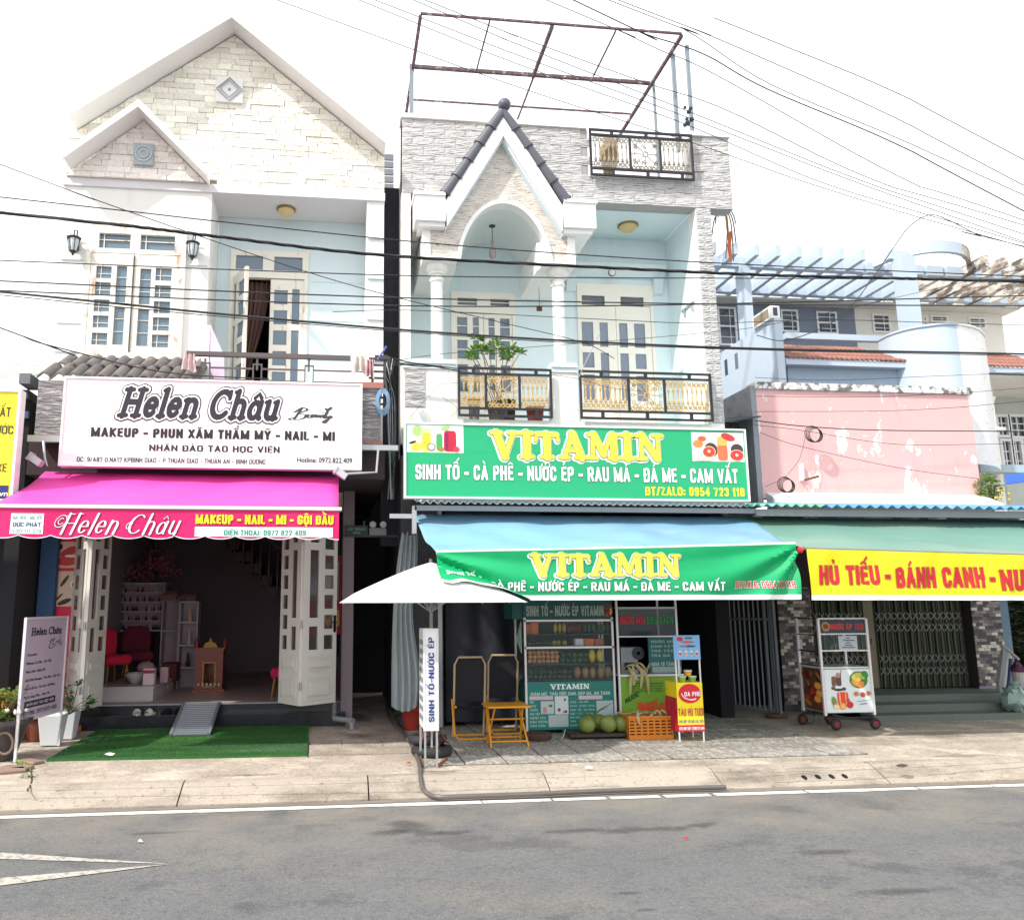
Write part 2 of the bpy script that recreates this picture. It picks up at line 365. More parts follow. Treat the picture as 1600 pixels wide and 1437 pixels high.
FONT = {
 'A': (.62, [[(0, 0), (.5, 1)], [(1, 0), (.5, 1)], [(.16, .28), (.84, .28)]]),
 'B': (.56, [rpath([(0, 0), (0, 1), (.96, 1, R_), (.96, .54, R_), (0, .54)], .42, .16), rpath([(0, .54), (1, .54, R_), (1, 0, R_), (0, 0)], .42, .18)]),
 'C': (.56, [rpath([(1, .68), (1, 1, R_), (0, 1, R_), (0, 0, R_), (1, 0, R_), (1, .32)])]),
 'D': (.58, [rpath([(0, 0), (0, 1), (1, 1, R_), (1, 0, R_), (0, 0)])]),
 'E': (.48, [[(1, 1), (0, 1), (0, 0), (1, 0)], [(0, .53), (.85, .53)]]),
 'F': (.46, [[(1, 1), (0, 1), (0, 0)], [(0, .52), (.85, .52)]]),
 'G': (.58, [rpath([(1, .7), (1, 1, R_), (0, 1, R_), (0, 0, R_), (1, 0, R_), (1, .46), (.55, .46)])]),
 'H': (.58, [[(0, 0), (0, 1)], [(1, 0), (1, 1)], [(0, .53), (1, .53)]]),
 'I': (.2, [[(.5, 0), (.5, 1)]]), 'J': (.42, [rpath([(1, 1), (1, 0, R_), (0, 0, R_), (0, .25)])]),
 'K': (.58, [[(0, 0), (0, 1)], [(1, 1), (.05, .4)], [(.3, .55), (1, 0)]]),
 'L': (.46, [[(0, 1), (0, 0), (1, 0)]]),
 'M': (.78, [[(0, 0), (0, 1)], [(0, 1), (.5, .08)], [(.5, .08), (1, 1)], [(1, 0), (1, 1)]]),
 'N': (.6, [[(0, 0), (0, 1)], [(0, 1), (1, 0)], [(1, 0), (1, 1)]]),
 'O': (.6, [rpath([(.5, 1), (0, 1, R_), (0, 0, R_), (1, 0, R_), (1, 1, R_), (.5, 1)])]),
 'P': (.56, [rpath([(0, 0), (0, 1), (1, 1, R_), (1, .46, R_), (0, .46)], .42, .18)]),
 'Q': (.6, [rpath([(.5, 1), (0, 1, R_), (0, 0, R_), (1, 0, R_), (1, 1, R_), (.5, 1)]), [(.6, .25), (1, -.05)]]),
 'R': (.58, [rpath([(0, 0), (0, 1), (1, 1, R_), (1, .48, R_), (0, .48)], .42, .18), [(.55, .48), (1, 0)]]),
 'S': (.54, [rpath([(1, .72), (1, 1, R_), (0, 1, R_), (0, .53, R_), (1, .5, R_), (1, 0, R_), (0, 0, R_), (0, .28)], .42, .17)]),
 'T': (.52, [[(0, 1), (1, 1)], [(.5, 0), (.5, 1)]]),
 'U': (.58, [rpath([(0, 1), (0, 0, R_), (1, 0, R_), (1, 1)])]),
 'V': (.6, [[(0, 1), (.5, 0)], [(1, 1), (.5, 0)]]), 'W': (.86, [[(0, 1), (.25, 0)], [(.25, 0), (.5, .95)], [(.5, .95), (.75, 0)], [(.75, 0), (1, 1)]]),
 'X': (.58, [[(0, 0), (1, 1)], [(0, 1), (1, 0)]]), 'Y': (.58, [[(0, 1), (.5, .45)], [(1, 1), (.5, .45)], [(.5, .45), (.5, 0)]]), 'Z': (.52, [[(0, 1), (1, 1), (0, 0), (1, 0)]]),
 '0': (.52, [rpath([(.5, 1), (0, 1, R_), (0, 0, R_), (1, 0, R_), (1, 1, R_), (.5, 1)])]), '1': (.34, [[(.7, 0), (.7, 1)], [(.7, .98), (.1, .8)]]),
 '2': (.52, [rpath([(0, .7), (0, 1, R_), (1, 1, R_), (1, .55, .8), (0, 0), (1, 0)])]),
 '3': (.52, [rpath([(0, .74), (0, 1, R_), (1, 1, R_), (1, .54, R_), (.4, .54)], .42, .17), rpath([(.4, .54), (1, .54, R_), (1, 0, R_), (0, 0, R_), (0, .26)], .42, .18)]),
 '4': (.54, [[(.75, 0), (.75, 1)], [(.75, 1), (0, .3)], [(0, .28), (1, .28)]]),
 '5': (.52, [rpath([(.95, 1), (.05, 1), (0, .55), (1, .62, R_), (1, 0, R_), (0, 0, R_), (0, .24)], .42, .2)]),
 '6': (.52, [rpath([(1, .78), (1, 1, R_), (0, 1, R_), (0, 0, R_), (1, 0, R_), (1, .56, R_), (0, .56)], .42, .2)]),
 '7': (.5, [[(0, 1), (1, 1), (.35, 0)]]),
 '8': (.52, [rpath([(.5, 1), (0, 1, R_), (0, .54, R_), (1, .54, R_), (1, 1, R_), (.5, 1)], .42, .18), rpath([(.5, .54), (0, .54, R_), (0, 0, R_), (1, 0, R_), (1, .54, R_), (.5, .54)], .42, .18)]),
 '9': (.52, [rpath([(0, .22), (0, 0, R_), (1, 0, R_), (1, 1, R_), (0, 1, R_), (0, .44, R_), (1, .44)], .42, .2)]),
 ' ': (.26, []), '-': (.36, [[(0, .42), (1, .42)]]), ':': (.2, [[(.5, .1), (.5, .14)], [(.5, .6), (.5, .64)]]), '.': (.2, [[(.5, 0), (.5, .04)]]), ',': (.2, [[(.5, .05), (.3, -.15)]]), '/': (.4, [[(0, 0), (1, 1)]]), '+': (.5, [[(0, .5), (1, .5)], [(.5, .2), (.5, .8)]])}
def put_caps(mb, body, x0, x1, z0, z1, fn, t, grow, shear, col, d, sp=.1):
    D = unicodedata.normalize('NFD', body); it = []
    for c in D:
        if unicodedata.combining(c): it[-1][1].append(c)
        elif c in 'Đđ': it.append(['D', ['bar']])
        else: it.append([c, []])
    tot = sum(FONT[c][0] + sp for c, _ in it) - sp; kx = (x1 - x0) / tot; kz = z1 - z0; u = 0.; q = 0; h = t / 2; T = t + grow
    for c, marks in it:
        w, strokes = FONT[c]; hx = h * min(1., w / .56 + .15)
        def put(pts, ww, cl=True, ext=True):
            nonlocal q
            q += 1; pts = list(pts)
            for e, o in (((0, 1), (-1, -2)) if ext else ()):
                ax, ay = pts[e]; bx, by = pts[o]; n = math.hypot(ax - bx, ay - by) or 1
                pts[e] = (ax + (ax - bx) / n * ww / 2, ay + (ay - by) / n * ww / 2)
            g = grow / 2
            def f(x, y, dd):
                if cl: y = min(max(y, -g), 1 + g)
                return fn(x0 + (u + x) * kx + shear * y * kz, z0 + y * kz, dd)
            ribbon(mb, pts, ww, f, d + (q % 4) * .00025, col, cap=False)
        for s in strokes: put([(hx + a * (w - 2 * hx), h + b * (1 - 2 * h)) for a, b in s], T, c not in ',Q', c not in 'CGSJ23569' or len(s) < 6)
        cx = w / 2; m_ = T * .62; lift = 0.; hat = any(k in marks for k in ('\u0302', '\u0306'))
        for k in marks:
            if k == 'bar': put([(-.06 + h, .52), (.22, .52)], m_)
            elif k == '\u0302': put([(cx - .15, 1.1), (cx, 1.2), (cx + .15, 1.1)], m_ * .8, False)
            elif k == '\u0306': put(arc(cx, 1.22, .14, .1, 200, 340, 6), m_ * .8, False)
            elif k == '\u031b': put([(w - h * .6, .9), (w + .06, 1.0), (w + .07, 1.12)], m_ * .8, False)
            elif k == '\u0323': put([(cx, -.16), (cx, -.14)], m_ * 1.1, False)
            else:
                ox, oy = (.14, .16) if hat else (0, 0)
                if k == '\u0301': put([(cx - .02 + ox, 1.12 + oy), (cx + .1 + ox, 1.26 + oy)], m_ * .8, False)
                elif k == '\u0300': put([(cx + .02 - ox, 1.12 + oy), (cx - .1 - ox, 1.26 + oy)], m_ * .8, False)
                elif k == '\u0309': put([(cx - .05 + ox, 1.26 + oy), (cx + .04 + ox, 1.28 + oy), (cx + .05 + ox, 1.2 + oy), (cx + ox, 1.14 + oy)], m_ * .7, False)
                elif k == '\u0303': put([(cx - .16, 1.12 + oy), (cx - .06, 1.2 + oy), (cx + .06, 1.12 + oy), (cx + .16, 1.2 + oy)], m_ * .7, False)
        u += w + sp
def put_text(mb, body, x0, x1, z0, z1, fn, bold=.02, shear=0., col=None, d=0., res=3, fit=None, grow=0.):
    """letters filling x0..x1 between baseline z0 and cap height z1, mapped to the world by fn(x, z, d)"""
    if body.upper() == body: return put_caps(mb, body, x0, x1, z0, z1, fn, .13 + bold * 2.2, grow, shear, col, d)
    vs, fs = glyphs(body, 0., res); a = min(v[0] for v in vs); b = max(v[0] for v in vs)
    sx = (x1 - x0) / max(b - a, 1e-6); sz = (z1 - z0) / CAPH; e = .012 + bold
    for k, (ox, oz) in enumerate(((0, 0), (e, .0), (0, e), (e, e)) if bold > .005 else ((0, 0),)):
        mb.add([fn(x0 + (v[0] - a + ox) * sx + shear * v[1] * sz, z0 + (v[1] + oz) * sz, d + .0002 * k) for v in vs], fs, col)
HC = {
 'H': (1.0, [[(.22, 0), (.22, 1)], [(.76, 0), (.76, 1)], [(.22, .52), (.76, .52)]], [[(.06, .03), (.38, .03)], [(.6, .03), (.92, .03)], [(.06, .97), (.38, .97)], [(.6, .97), (.92, .97)]]),
 'e': (.62, [[(.1, .36), (.5, .36)] + arc(.3, .35, .2, .3, 0, 320, 12)], []),
 'l': (.36, [[(.18, 0), (.18, 1)]], [[(.05, .03), (.31, .03)], [(.06, .97), (.18, .97)]]),
 'n': (.74, [[(.18, 0), (.18, .64)], [(.18, .4)] + arc(.37, .42, .19, .22, 170, 0, 8) + [(.56, 0)]], [[(.06, .03), (.3, .03)], [(.46, .03), (.68, .03)], [(.06, .62), (.18, .62)]]),
 'C': (.9, [arc(.48, .5, .36, .47, 48, 318, 16)], [[(.74, .98), (.76, .72)]]),
 'h': (.74, [[(.18, 0), (.18, 1)], [(.18, .4)] + arc(.37, .42, .19, .22, 170, 0, 8) + [(.56, 0)]], [[(.06, .03), (.3, .03)], [(.46, .03), (.68, .03)], [(.06, .97), (.18, .97)]]),
 'a': (.68, [arc(.31, .31, .2, .29, 0, 360, 14), [(.52, .62), (.52, .04), (.6, .02)]], []),
 'â': (.68, [arc(.31, .31, .2, .29, 0, 360, 14), [(.52, .62), (.52, .04), (.6, .02)]], [[(.2, .76), (.34, .92), (.48, .76)]]),
 'u': (.72, [[(.17, .64), (.17, .24)] + arc(.35, .24, .18, .22, 180, 360, 8), [(.53, .64), (.53, 0)]], [[(.05, .62), (.17, .62)], [(.42, .62), (.53, .62)], [(.53, .03), (.66, .03)]]),
 ' ': (.42, [], [])}
def stroke_word(mb, word, x0, x1, z0, z1, fn, w, ws, shear, d, col=None, serif=True, extra=()):
    tot = sum(HC[c][0] for c in word); kx = (x1 - x0) / tot; kz = z1 - z0; u = 0.; q = 0
    def f(a, b, dd): return fn(x0 + (u + a) * kx + shear * b * kz, z0 + b * kz, dd)
    for c in word:
        for pts in HC[c][1]:
            q += 1; ribbon(mb, pts, w, f, d + (q % 6) * .0003, col)
        for pts in (HC[c][2] if serif else [p for p in HC[c][2] if len(p) == 3]):
            q += 1; ribbon(mb, pts, ws, f, d + (q % 6) * .0003, col)
        u += HC[c][0]
    u = 0.
    for pts in extra:
        q += 1; ribbon(mb, spline(pts, 8), w, f, d + (q % 6) * .0003, col)
# ================================================================ THE SETTING
GZ = .14                                          # pavement level
M_asph = mat('asphalt', S('#666768'), rough=.86, var=.16, vscale=1.6, bump=.9, bscale=110, bdist=.008, spec=.3,
             dirt=[('#7b766e', 1.0, .5, .62, .4, (.8, 1.2, 1)), ('#464749', .75, .56, .6, .55, (1, 1.3, 1)), ('#55565a', 6, .5, .62, .35), ('#a9a8a5', 66, .57, .66, .5), ('#3a3a3c', 46, .54, .66, .5), ('#4b4b4c', 24, .5, .62, .35)])
def dust_band(m, y0, y1, hx, amt):
    n = m.node_tree.nodes; l = m.node_tree.links; b = n['Principled BSDF']; g = n.new('ShaderNodeNewGeometry'); sx = n.new('ShaderNodeSeparateXYZ'); l.new(g.outputs['Position'], sx.inputs[0])
    r = n.new('ShaderNodeMapRange'); r.inputs[1].default_value = y0; r.inputs[2].default_value = y1; l.new(sx.outputs[1], r.inputs[0])
    no = n.new('ShaderNodeTexNoise'); no.inputs['Scale'].default_value = 1.6; no.inputs['Detail'].default_value = 7; l.new(g.outputs['Position'], no.inputs[0]); r2 = n.new('ShaderNodeMapRange'); r2.inputs[1].default_value = .35; r2.inputs[2].default_value = .62; r2.inputs[4].default_value = amt; l.new(no.outputs[0], r2.inputs[0])
    mu = n.new('ShaderNodeMath'); mu.operation = 'MULTIPLY'; l.new(r.outputs[0], mu.inputs[0]); l.new(r2.outputs[0], mu.inputs[1]); src = b.inputs['Base Color'].links[0].from_socket
    mx = n.new('ShaderNodeMix'); mx.data_type = 'RGBA'; l.new(mu.outputs[0], mx.inputs[0]); l.new(src, mx.inputs[6]); mx.inputs[7].default_value = S(hx); l.new(mx.outputs[2], b.inputs['Base Color'])
dust_band(M_asph, 5.4, 6.95, '#857e74', .8)
M_conc = mat('pavement concrete', S('#a99e92'), rough=.9, var=.14, vscale=3, bump=.6, bscale=70, bdist=.008,
             dirt=[('#74695c', 1.3, .5, .64, .6, (.9, 1.1, 1)), ('#cfc5b4', 2.6, .5, .62, .6), ('#5c5247', 24, .54, .64, .55), ('#ddd3c0', 40, .56, .66, .55), ('#7a6c5c', 70, .55, .65, .4)])
M_kerb = mat('kerb concrete', S('#a1978b'), rough=.9, var=.14, vscale=5, bump=.7, bscale=60, bdist=.008, rand=.05,
             dirt=[('#5f564c', 2.2, .5, .66, .65, (.6, 1, 2)), ('#4a4239', 24, .57, .68, .6), ('#c9bfae', 40, .58, .7, .5)])
M_tile = mat('pavement tile', S('#8f8b84'), rough=.75, var=.1, vscale=9, bump=.35, bscale=40, rand=.13, bdist=.006,
             dirt=[('#c9c5bc', 26, .5, .56, .6, (1, .5, 1)), ('#55524e', 1.3, .5, .72, .45), ('#4f4c47', 34, .56, .62, .6)])
M_grout = mat('dark joint', S('#3f3c38'), rough=.95)
r_ = MB(); r_.sheet(lambda u, v: (-60 + 120 * u, -30 + 37.32 * v, 0), 40, 12)
road = tag(r_.build('road', M_asph), kind='structure')
g_ = MB(); g_.sheet(lambda u, v: (-300 + 600 * u, -200 + 500 * v, -.06), 4, 4); tag(g_.build('ground', M_conc), kind='structure')
# white edge line, worn, in short uneven lengths
M_wp = mat('worn road paint', S('#dcdad4'), rough=.8, var=.08, vscale=9, bump=.3, bscale=80, dirt=[('#77746f', 9, .57, .66, .85, (1, 3, 1))])
m = MB(); x = -14
while x < 20:
    w = random.uniform(.35, .9); t = .044 + random.uniform(-.006, .004)
    m.add([(x, 6.90 - t, .004), (x + w, 6.90 - t - random.uniform(-.004, .004), .004), (x + w, 6.90 + t, .004), (x, 6.90 + t, .004)], [(0, 1, 2, 3)])
    x += w + (random.uniform(.0, .05) if x > 0 else 0)
m.build('edge_line', M_wp, road)
m = MB(); tip = G(268, 1349, .004)
for far in (((0, 1331), (0, 1341)), ((0, 1371), (0, 1383))):
    a, b = G(*far[0], .004), G(*far[1], .004); a = a + (a - tip) * .6; b = b + (b - tip) * .5
    for k in range(7):
        t0, t1 = k / 7, (k + 1) / 7 - .002
        q = [a.lerp(tip, t0), b.lerp(tip, t0), b.lerp(tip, t1), a.lerp(tip, t1)]
        m.add([(p.x, p.y, .004 + (.001 if far[0][1] == 1371 else 0)) for p in q], [(0, 1, 2, 3)])
m.build('arrow_marking', mat('old road paint', S('#aaa69d'), rough=.85, var=.1, vscale=12, dirt=[('#6f6d6a', 18, .5, .62, .75)]), road)
# kerb: bevelled stones in a row with a flat gutter strip



pav = MB(); pav.box(-30, 40, 7.44, 40, -.04, .13); pav = tag(pav.build('pavement', M_conc), kind='structure')
kerb = tag(MB().box(-30, 40, 7.10, 7.43, -.04, .004).build('kerb', M_grout), kind='structure')
kp = MB(); kp.prism([(7.07, -.02), (7.07, .012), (7.12, .035), (7.3, .112), (7.36, .128), (7.437, .131), (7.437, -.02)], 0, 1.518, 'x')
kme = kp.mesh('kerbstone', M_kerb)
for k in range(-3, 9):
    piece('kerbstone', kme, kerb, (-1.215 + 1.53 * k, 0, random.uniform(-.003, .002)))
m = MB()
m.add([(-30, 6.985, .002), (40, 6.985, .002), (40, 7.068, .003), (-30, 7.068, .003)], [(0, 1, 2, 3)])
m.build('gutter', mat('gutter', S('#7d756c'), rough=.9, var=.15, vscale=4, bump=.5, bscale=80, dirt=[('#5a5148', 3, .5, .7, .6, (.4, 2, 1))]), kerb)
for k, px_ in enumerate((1281, 1305, 1329, 1352)):
    c = G(px_, 1223, .06); m = MB(); nn = Vector((0, -.394, .919)); o_ = Vector((c.x, 7.178, .0605)); ax = Vector((1, 0, 0)); ay = Vector((0, .919, .394))
    m.add([o_ + nn * .0015 + ax * .024 * math.cos(k * .4488) + ay * .034 * math.sin(k * .4488) * random.uniform(.85, 1.1) for k in range(14)], [tuple(range(14))]); m.build('drain_hole', mat('drain dark', S('#0c0a09'), rough=.9), kerb)
# cracks and joints in the concrete
m = MB()
def crack(px_pts, w, z=.1312, jit=.012):
    pts = [G(*p, z) for p in px_pts]; q = []
    for a, b in zip(pts[:-1], pts[1:]):
        n = max(2, int((b - a).length / .08))
        for i in range(n): q.append(a.lerp(b, i / n) + Vector((random.uniform(-jit, jit), random.uniform(-jit, jit), 0)))
    q.append(pts[-1])
    ribbon(m, [(p.x, p.y) for p in q], w, lambda x, y, d: (x, y, z + random.uniform(0, .0002)), 0, cap=False)
crack([(45, 1196), (50, 1212), (44, 1236)], .014); crack([(480, 1180), (640, 1176)], .006); crack([(482, 1150), (482, 1183)], .01)
crack([(532, 1155), (534, 1164)], .008); crack([(530, 1154), (595, 1154)], .006, jit=.003); crack([(593, 1154), (600, 1166)], .006)
crack([(0, 1236), (300, 1229), (640, 1221), (800, 1216), (960, 1212)], .008, .1345, .006); crack([(1200, 1206), (1300, 1203), (1440, 1198), (1600, 1190)], .01)
crack([(1120, 1206), (1240, 1200), (1350, 1196)], .006); crack([(640, 1205), (760, 1202)], .005)
m.build('pavement_cracks', mat('crack', S('#3c352d'), rough=1), pav)
# square tiles laid in front of the green shop
tx0, ty0, ts = .82, 7.74, .395
tmes = []
for k in range(3):
    t = MB(); g = .008
    t.box(g, ts - g, g, ts - g, -.02, .008); 
    tmes.append(t.mesh('paving_tile', M_tile))
MB().box(tx0, tx0 + ts * 11, ty0, ty0 + ts * 8, .1302, .1335).build('tile_bed', M_grout, pav)
for i in range(11):
    for j in range(8):
        if i * ts + tx0 < 1.35 and j > 5: continue
        o = piece('paving_tile', tmes[(i + j) % 3], pav, (tx0 + i * ts, ty0 + j * ts, .1335 + random.uniform(0, .003)), (random.uniform(-.004, .004), random.uniform(-.004, .004), 0))
# stains: oil and damp patches with soft broken edges
def stain_mat(name, hx, soft=.35):
    m = bpy.data.materials.new(name); m.use_nodes = True; n = m.node_tree.nodes; l = m.node_tree.links; b = n['Principled BSDF']; b.inputs['Base Color'].default_value = S(hx); b.inputs['Roughness'].default_value = .8
    at = n.new('ShaderNodeAttribute'); at.attribute_name = 'ink'; no = n.new('ShaderNodeTexNoise'); no.inputs['Scale'].default_value = 5; no.inputs['Detail'].default_value = 9; g = n.new('ShaderNodeNewGeometry'); l.new(g.outputs['Position'], no.inputs[0])
    ad = n.new('ShaderNodeMath'); ad.operation = 'ADD'; l.new(at.outputs['Fac'], ad.inputs[0]); l.new(no.outputs[0], ad.inputs[1]); r = n.new('ShaderNodeMapRange'); r.inputs[1].default_value = .95; r.inputs[2].default_value = .95 + soft; r.inputs[4].default_value = .3; l.new(ad.outputs[0], r.inputs[0])
    t = n.new('ShaderNodeBsdfTransparent'); mx = n.new('ShaderNodeMixShader'); l.new(r.outputs[0], mx.inputs[0]); l.new(t.outputs[0], mx.inputs[1]); l.new(b.outputs[0], mx.inputs[2]); l.new(mx.outputs[0], n['Material Output'].inputs[0]); return m
ST1, ST2 = stain_mat('dark road stain', '#2f2f31'), stain_mat('grime stain', '#4a4036')
def stain(px_c, rx, ry, mt, z, parent, rot=0.):
    c = G(*px_c, z); m = MB(); N_, R2_ = 20, 6; vs = []; al = []
    for j in range(R2_ + 1):
        for i in range(N_):
            t = 6.28318 * i / N_; x, y = rx * j / R2_ * math.cos(t), ry * j / R2_ * math.sin(t); vs.append((c.x + x * math.cos(rot) - y * math.sin(rot), c.y + x * math.sin(rot) + y * math.cos(rot), z)); al.append(1 - j / R2_)
    fs = [(j * N_ + i, j * N_ + (i + 1) % N_, (j + 1) * N_ + (i + 1) % N_, (j + 1) * N_ + i) for j in range(R2_) for i in range(N_)]
    me = bpy.data.meshes.new('stain'); me.from_pydata(vs, [], fs); me.materials.append(mt); at = me.color_attributes.new('ink', 'FLOAT_COLOR', 'POINT')
    for k, a_ in enumerate(al): at.data[k].color = (a_, a_, a_, 1)
    o = bpy.data.objects.new('stain', me); link(o, parent)
for k, (pc, rx, ry, rot) in enumerate((((640, 1290), .3, .42, .3), ((600, 1300), .35, .16, 0), ((700, 1300), .5, .12, .1), ((900, 1297), .5, .14, 0), ((1010, 1295), .75, .16, .05), ((1090, 1288), .35, .12, .2), ((980, 1394), .2, .06, 0), ((1010, 1420), .12, .04, 0), ((1300, 1330), .5, .12, .1), ((250, 1300), .6, .08, .05), ((1420, 1390), .6, .1, 0))): stain(pc, rx, ry, ST1, .0018 + .0004 * k, road, rot)
for k, (pc, rx, ry, rot) in enumerate((((1270, 1200), .5, .18, 0), ((560, 1150), .35, .5, 0), ((400, 1210), .6, .1, 0), ((1150, 1206), .5, .12, 0), ((30, 1205), .3, .2, 0), ((690, 1205), .35, .12, 0), ((1500, 1180), .8, .15, 0), ((560, 1120), .3, .8, 0))): stain(pc, rx, ry, ST2, .1306 + .0004 * k, pav, rot)
# small litter
def litter(name, label, cat, px_, s, col, z=GZ):
    c = G(*px_, z); m = MB(); n = 7
    vs = [(c.x + s * random.uniform(.7, 1.2) * math.cos(6.28 * i / n), c.y + s * .6 * random.uniform(.7, 1.2) * math.sin(6.28 * i / n), z + random.uniform(.004, .02)) for i in range(n)] + [(c.x, c.y, z + .03)]
    m.add(vs, [(i, (i + 1) % n, n) for i in range(n)]); tag(m.build(name, mat('litter ' + col, col, rough=.7), None), label, cat)
litter('paper_scrap', 'small scrap of white paper lying on the green turf', 'litter', (171, 1180), .045, '#f2efe6', .16)
litter('dry_leaf', 'small rusty red leaf on the pavement left of the tyre', 'leaf', (638, 1194), .03, '#a04018')
litter('paper_scrap', 'crumpled white paper lying at the front edge of the tiled pavement', 'litter', (920, 1201), .04, '#e8e6e0')
litter('red_wrapper', 'tiny red wrapper lying on the asphalt road', 'litter', (1072, 1312), .016, '#d03048', .0)
litter('dry_leaf', 'dark dry leaves lying on the right pavement near the kerb', 'leaf', (1410, 1198), .06, '#3a3430')
litter('paper_scrap', 'small white scrap lying on the asphalt at the left', 'litter', (219, 1317), .02, '#e8e6e0', .0)

# ================================================================ LEFT HOUSE
YF, YB = 10.0, 10.66
M_white = mat('white plaster', S('#e9e8e4'), rough=.75, var=.04, vscale=2, bump=.15, bscale=50, dirt=[('#b9b6ae', 1.3, .54, .8, .5, (1.6, 1.6, .3)), ('#a8a49a', 3, .62, .8, .4)])
M_pale = mat('pale blue plaster', S('#d3e3e8'), rough=.7, var=.04, vscale=2, bump=.12, bscale=50, dirt=[('#b9c6c8', 1.6, .55, .85, .4, (1, 1, .4))])
M_stone = mat('cream stone', S('#f4efe2'), rough=.85, var=.12, vscale=14, bump=1.0, bscale=22, bdist=.03, rand=.14, dirt=[('#e0c79a', 1.8, .55, .8, .55)])
M_pstone = mat('pink grey stone', S('#efe8e2'), rough=.85, var=.12, vscale=14, bump=1.0, bscale=22, bdist=.03, rand=.14)
M_frame = mat('white painted iron', S('#e6e2d6'), rough=.45, var=.05, dirt=[('#9a5a30', 8, .57, .68, .7, (1.2, 1, .45))])
M_glass = mat('window glass', S('#5d7383'), rough=.12, var=.12, vscale=2, spec=.8)
M_glassd = mat('dark window glass', S('#3a4650'), rough=.12, var=.12, vscale=2, spec=.8)
M_dark = mat('dark interior', S('#26252b'), rough=.9)
M_fascia = mat('white roof edge', S('#ecebea'), rough=.6, var=.03, dirt=[('#c4c2bc', 2, .6, .8, .4)])
H1 = thing('house', 'white gabled house with cream stone gable and balcony above the pink awning', 'house', (-1.45, 10, .13))
XL, XR = -3.47, .57
zb = 6.78
w = MB()
wx0, wx1, wz0, wz1 = -3.06, -1.98, 4.62, 6.19           # window opening
w.plate(XL, -1.64, 3.9, zb, [(wx0, wx1, wz0, wz1)], 10.0, 10.18)
w.box(-1.82, -1.641, 10.181, YB, 3.9, zb); w.box(.345, XR, 10.0, YB + .15, 3.4, zb); w.box(XL, XL + .18, 10.181, 14, 3.3, zb)
w.box(XR - .02, XR, YB + .151, 14, 3.1, 7.7)
w.build('front_wall', M_white, H1)
dx0, dx1, dz1 = -1.46, -.42, 6.31
w = MB(); w.plate(-1.639, .344, 4.15, zb - .002, [(dx0, dx1, 4.1, dz1)], YB, YB + .15); w.build('balcony_wall', M_pale, H1)
w = MB(); w.box(-1.639, .344, 10.0, YB + .15, 4.0, 4.149); w.build('balcony_floor', M_white, H1)
w = MB(); w.box(XL, XR + .01, 9.97, YB + .2, zb, zb + .11); w.build('ceiling_slab', mat('grey white plaster', S('#d6d6d8'), rough=.8, var=.04), H1)
w = MB(); w.box(dx0 - .3, dx1 + .3, YB + .16, YB + 1.6, 4.1, 6.5)
w.f = [f for i, f in enumerate(w.f) if i != 2]; w.c = w.c[:5]; w.mi = w.mi[:5]; w.build('dark_room', M_dark, H1)
# panel grooves on the plaster (raised strips)
w = MB()
for a in ((95, 404, 138, 406), (88, 503, 128, 505), (84, 548, 128, 550), (283, 413, 324, 415)):
    x0, x1, z0, z1 = RX(*a, 9.99); w.box(x0, x1, 9.985, 9.999, z0, z1)
for zz in (6.25, 5.7, 5.15, 4.6):
    w.box(.36, .565, 9.975, 9.999, zz, zz + .02)
for zz in (5.9, 5.35, 4.8): w.box(-.38, .34, YB - .012, YB - .001, zz, zz + .012)
w.build('plaster_moulding', M_pale, H1)
# gables
def clip(poly, a, b, c):                            # keep a*x+b*z<=c
    out = []
    for i in range(len(poly)):
        p, q = poly[i], poly[(i + 1) % len(poly)]; fp, fq = a * p[0] + b * p[1] - c, a * q[0] + b * q[1] - c
        if fp <= 0: out.append(p)
        if (fp < 0) != (fq < 0) and fp != fq:
            t = fp / (fp - fq); out.append((p[0] + (q[0] - p[0]) * t, p[1] + (q[1] - p[1]) * t))
    return out
def gable(parent, x0, x1, za, ax, az, Y, rowh, wmin, wmax, material, left_slope, right_slope, skip=(), drop=None):
    """stones clipped to the gable triangle with apex (ax, az)"""
    MB().prism([(x0, za), (x1, za), (x1, max(za + .01, az - right_slope * (x1 - ax))), (ax, az), (x0, max(za + .01, az - left_slope * (ax - x0)))], Y + .03, Y + .2).build('gable_wall', M_grey_bed, parent)
    z = za
    while z < az:
        h = rowh * random.uniform(.85, 1.15); x = x0 - random.uniform(0, .2)
        while x < x1:
            ww = random.uniform(wmin, wmax); g = .0025
            poly = [(x + g, z + g), (x + ww - g, z + g * .6), (x + ww - g, z + h - g), (x + g, z + h - g * .6)]
            for a, b, c in ((-left_slope, 1, az - left_slope * ax), (right_slope, 1, az + right_slope * ax), (-1, 0, -x0), (1, 0, x1)):
                if poly: poly = clip(poly, a, b, c)
            cx, cz = x + ww / 2, z + h / 2
            if len(poly) > 2 and max(p[0] for p in poly) - min(p[0] for p in poly) > .03 and not any(s[0] < cx < s[1] and s[2] < cz < s[3] for s in skip) and not (drop and drop(cx, cz)):
                MB().prism(poly, Y - random.uniform(.0, .013), Y + .032).build('stone_block', material, parent)
            x += ww
        z += h
M_grey_bed = mat('gable mortar', S('#a39a8c'), rough=.9, var=.1)
ga = P(367, 56, 10.0); gl = P(223, 143, 10.0); gr = P(596, 243, 10.0)
ls = (ga.z - gl.z) / (ga.x - gl.x); rs = (ga.z - gr.z) / (gr.x - ga.x)
sa = P(225, 189.5, 9.93); sl = P(109, 270, 9.93); sr = P(325, 290, 9.93)
ls2 = (sa.z - sl.z) / (sa.x - sl.x); rs2 = (sa.z - sr.z) / (sr.x - sa.x)
def behind_small(x, z):
    return x < sr.x - .02 and z < sa.z + .1 - (ls2 * (sa.x - x) if x < sa.x else rs2 * (x - sa.x))
